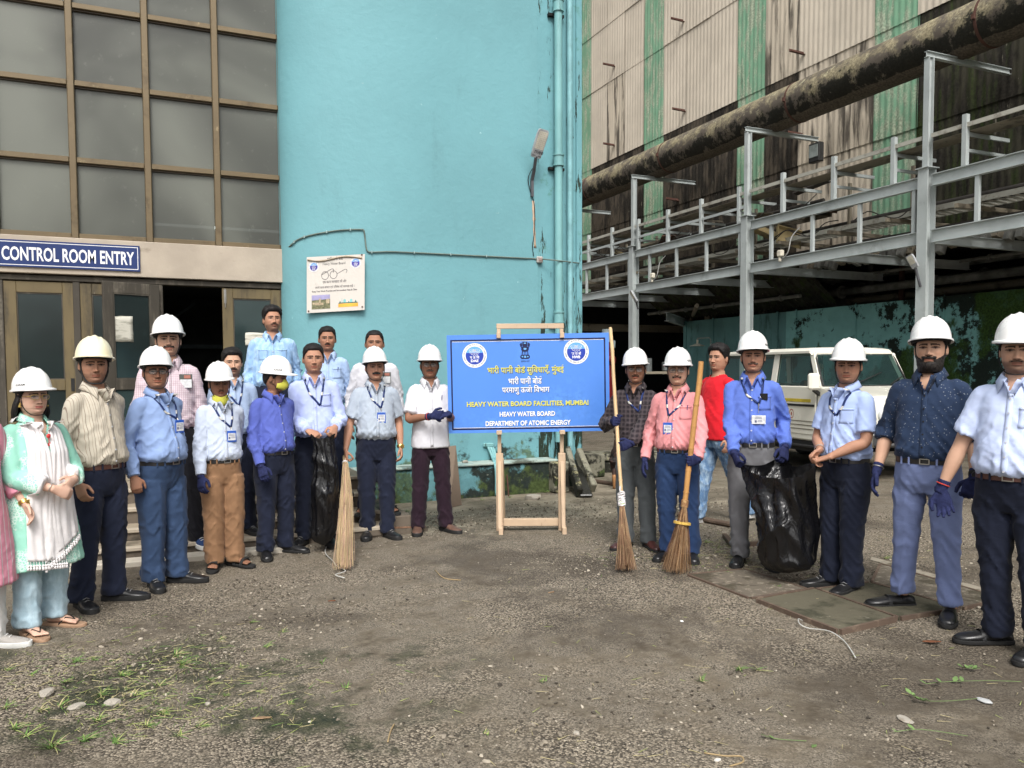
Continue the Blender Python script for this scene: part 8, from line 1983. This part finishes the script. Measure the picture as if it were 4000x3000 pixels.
# driver
dr = thing('person', 'dark silhouetted driver sitting inside the white jeep', 'person', car.location, ang)
b = B(); sx_ = -.41
limb(b, [(-.02, sx_, .88, .14), (-.02, sx_, 1.05, .14), (0, sx_, 1.25, .15), (.01, sx_, 1.38, .11), (.02, sx_, 1.45, .055), (.03, sx_, 1.52, .05)], 18); b.sphere((.04, sx_, 1.60), .10, 16, 12, (1.0, .8, 1.15)); b.sphere((.14, sx_, 1.585), .014, 8, 6)
for k in (-1, 1):
    limb(b, [(0, sx_+k*.14, 1.36, .06), (.05, sx_+k*.2, 1.16, .05), (.22, sx_+k*.12, 1.12, .04), (.28, sx_+k*.12, 1.22, .035)]); limb(b, [(0, sx_+k*.09, .92, .09), (.32, sx_+k*.12, .93, .07), (.42, sx_+k*.12, .78, .06), (.45, sx_+k*.12, .62, .05)])
gc, gF = voxel(b, .012, 3); mk('body', gc, gF, M_SKIN, dr, np.tile(np.array(DK)*.6, (len(gc), 1)))
b = B(); b.sphere((.02, sx_, 1.635), .112, 18, 12, (1.0, .85, 1.1)); b.build('hair', M_HAIR, dr, smooth=180)
b = B(); limb(b, [(-.02, sx_, .88, .16), (-.02, sx_, 1.05, .155), (0, sx_, 1.25, .165), (.01, sx_, 1.37, .125), (.02, sx_, 1.42, .07)], 20)
for k in (-1, 1): limb(b, [(0, sx_+k*.12, 1.35, .07), (.05, sx_+k*.2, 1.16, .06), (.15, sx_+k*.16, 1.13, .055)])
b.build('shirt', plain('dark_shirt', (.03, .03, .04), .9), dr, smooth=180)

# ---- under the canopy: emergency shower, red pump, stool
shw = thing('emergency_shower', 'white conical emergency shower head on a thin pipe by the teal partition', 'shower', (0, 0, 0))
q = PX(2724, 1340, TX-.9); b = B(); b.tube([(q.x, q.y, q.z-.02), (q.x, q.y, q.z+.10)], .03, 16); b.tube([(q.x, q.y, q.z-.02), (q.x, q.y, q.z-.09)], [.05, .24], 24); b.build('shower_head', plain('cream_enamel', (.62, .60, .50), .4), shw, smooth=40)
b = B(); z0 = q.z+.14; b.tube([(q.x, q.y, q.z+.08), (q.x, q.y, z0), (q.x+.05, q.y-.50, z0), (q.x+.06, q.y-.55, z0-.05), (q.x+.06, q.y-.55, 0)], .018, 8); b.build('pipe', plain('pale_pipe', (.25, .3, .28), .5), shw, smooth=60)
pump = thing('red_pump', 'red and grey machine standing in the dark bay behind the sign edge', 'machine', PD(2372, 1600, 21), -R(YAW))
M_REDM = plain('red_machine_paint', (.13, .01, .012), .4); b = B(); b.cyl((0, 0, .1), (0, 0, 1.75), .16, 20); b.cyl((.0, -.1, 1.3), (.16, -.2, 1.3), .10, 16); b.build('housing', M_REDM, pump, smooth=40)
b = B(); b.cyl((0, 0, 1.77), (0, 0, 2.1), .14, 18); b.box((.12, -.15, 1.7), (.14, .1, .2), None, .02); b.build('grey_cap', plain('grey_machine', (.22, .27, .28), .5), pump, smooth=40); b = B(); b.box((0, 0, .05), (.6, .6, .1), None, .01); b.build('base', M_STEELD, pump)
stl = thing('machine_table', 'dim grey bench with clutter in the dark bay behind the plaid man', 'bench', PD(2580, 1600, 19.5), -R(YAW))
b = B(); b.box((0, 0, .9), (1.2, .5, .06)); b.build('top', M_STEELD, stl)
for x in (-.55, .55): b = B(); b.box((x, 0, .43), (.06, .45, .86)); b.build('leg', M_STEELD, stl)
b = B(); b.cyl((-.3, 0, .93), (-.3, 0, 1.25), .09, 14); b.box((.2, 0, 1.05), (.3, .25, .22), None, .02); b.build('clutter', plain('dim_grey', (.10, .11, .11), .6), stl)

# ---- dog behind the plaid man
dg_ = thing('dog', 'black and tan dog standing behind the man in dark plaid, mostly hidden', 'dog', G(2418, 1902), R(60))
b = B(); limb(b, [(-.24, 0, .42, .085), (-.1, 0, .42, .10), (.08, 0, .42, .115), (.2, 0, .45, .10), (.28, 0, .52, .07), (.33, 0, .60, .06)], 16); b.sphere((.37, 0, .64), .065, 12, 8, (1.15, .9, .95)); b.tube([(.40, 0, .63), (.50, 0, .605)], [.042, .026], 10)
for x, y, hind in ((.18, -.07, 0), (.18, .07, 0), (-.24, -.07, 1), (-.24, .07, 1)):
    pts = [(x, y, .40, .055), (x+.02, y, .26, .03), (x, y, .14, .022), (x+.005, y, .035, .02), (x+.04, y, .02, .022)] if not hind else [(x, y, .40, .07), (x+.05, y, .27, .042), (x-.05, y, .17, .024), (x-.03, y, .05, .02), (x+.02, y, .02, .022)]
    limb(b, pts, 10)
limb(b, [(-.30, 0, .46, .022), (-.40, 0, .50, .016), (-.48, 0, .60, .01)], 8)
for y in (-.045, .045): b.tube([(.36, y, .69), (.35, y*1.4, .74), (.36, y*1.6, .70)], [.022, .014, .004], 6)
gc, gF = voxel(b, .010, 2); tan = np.array((.34, .17, .07)); blk_ = np.array((.012, .011, .010)); k = ((gc[:, 2] < .2) | ((gc[:, 0] > .43)))[:, None]
mk('body', gc, gF, M_SKIN, dg_, np.where(k, tan, blk_))
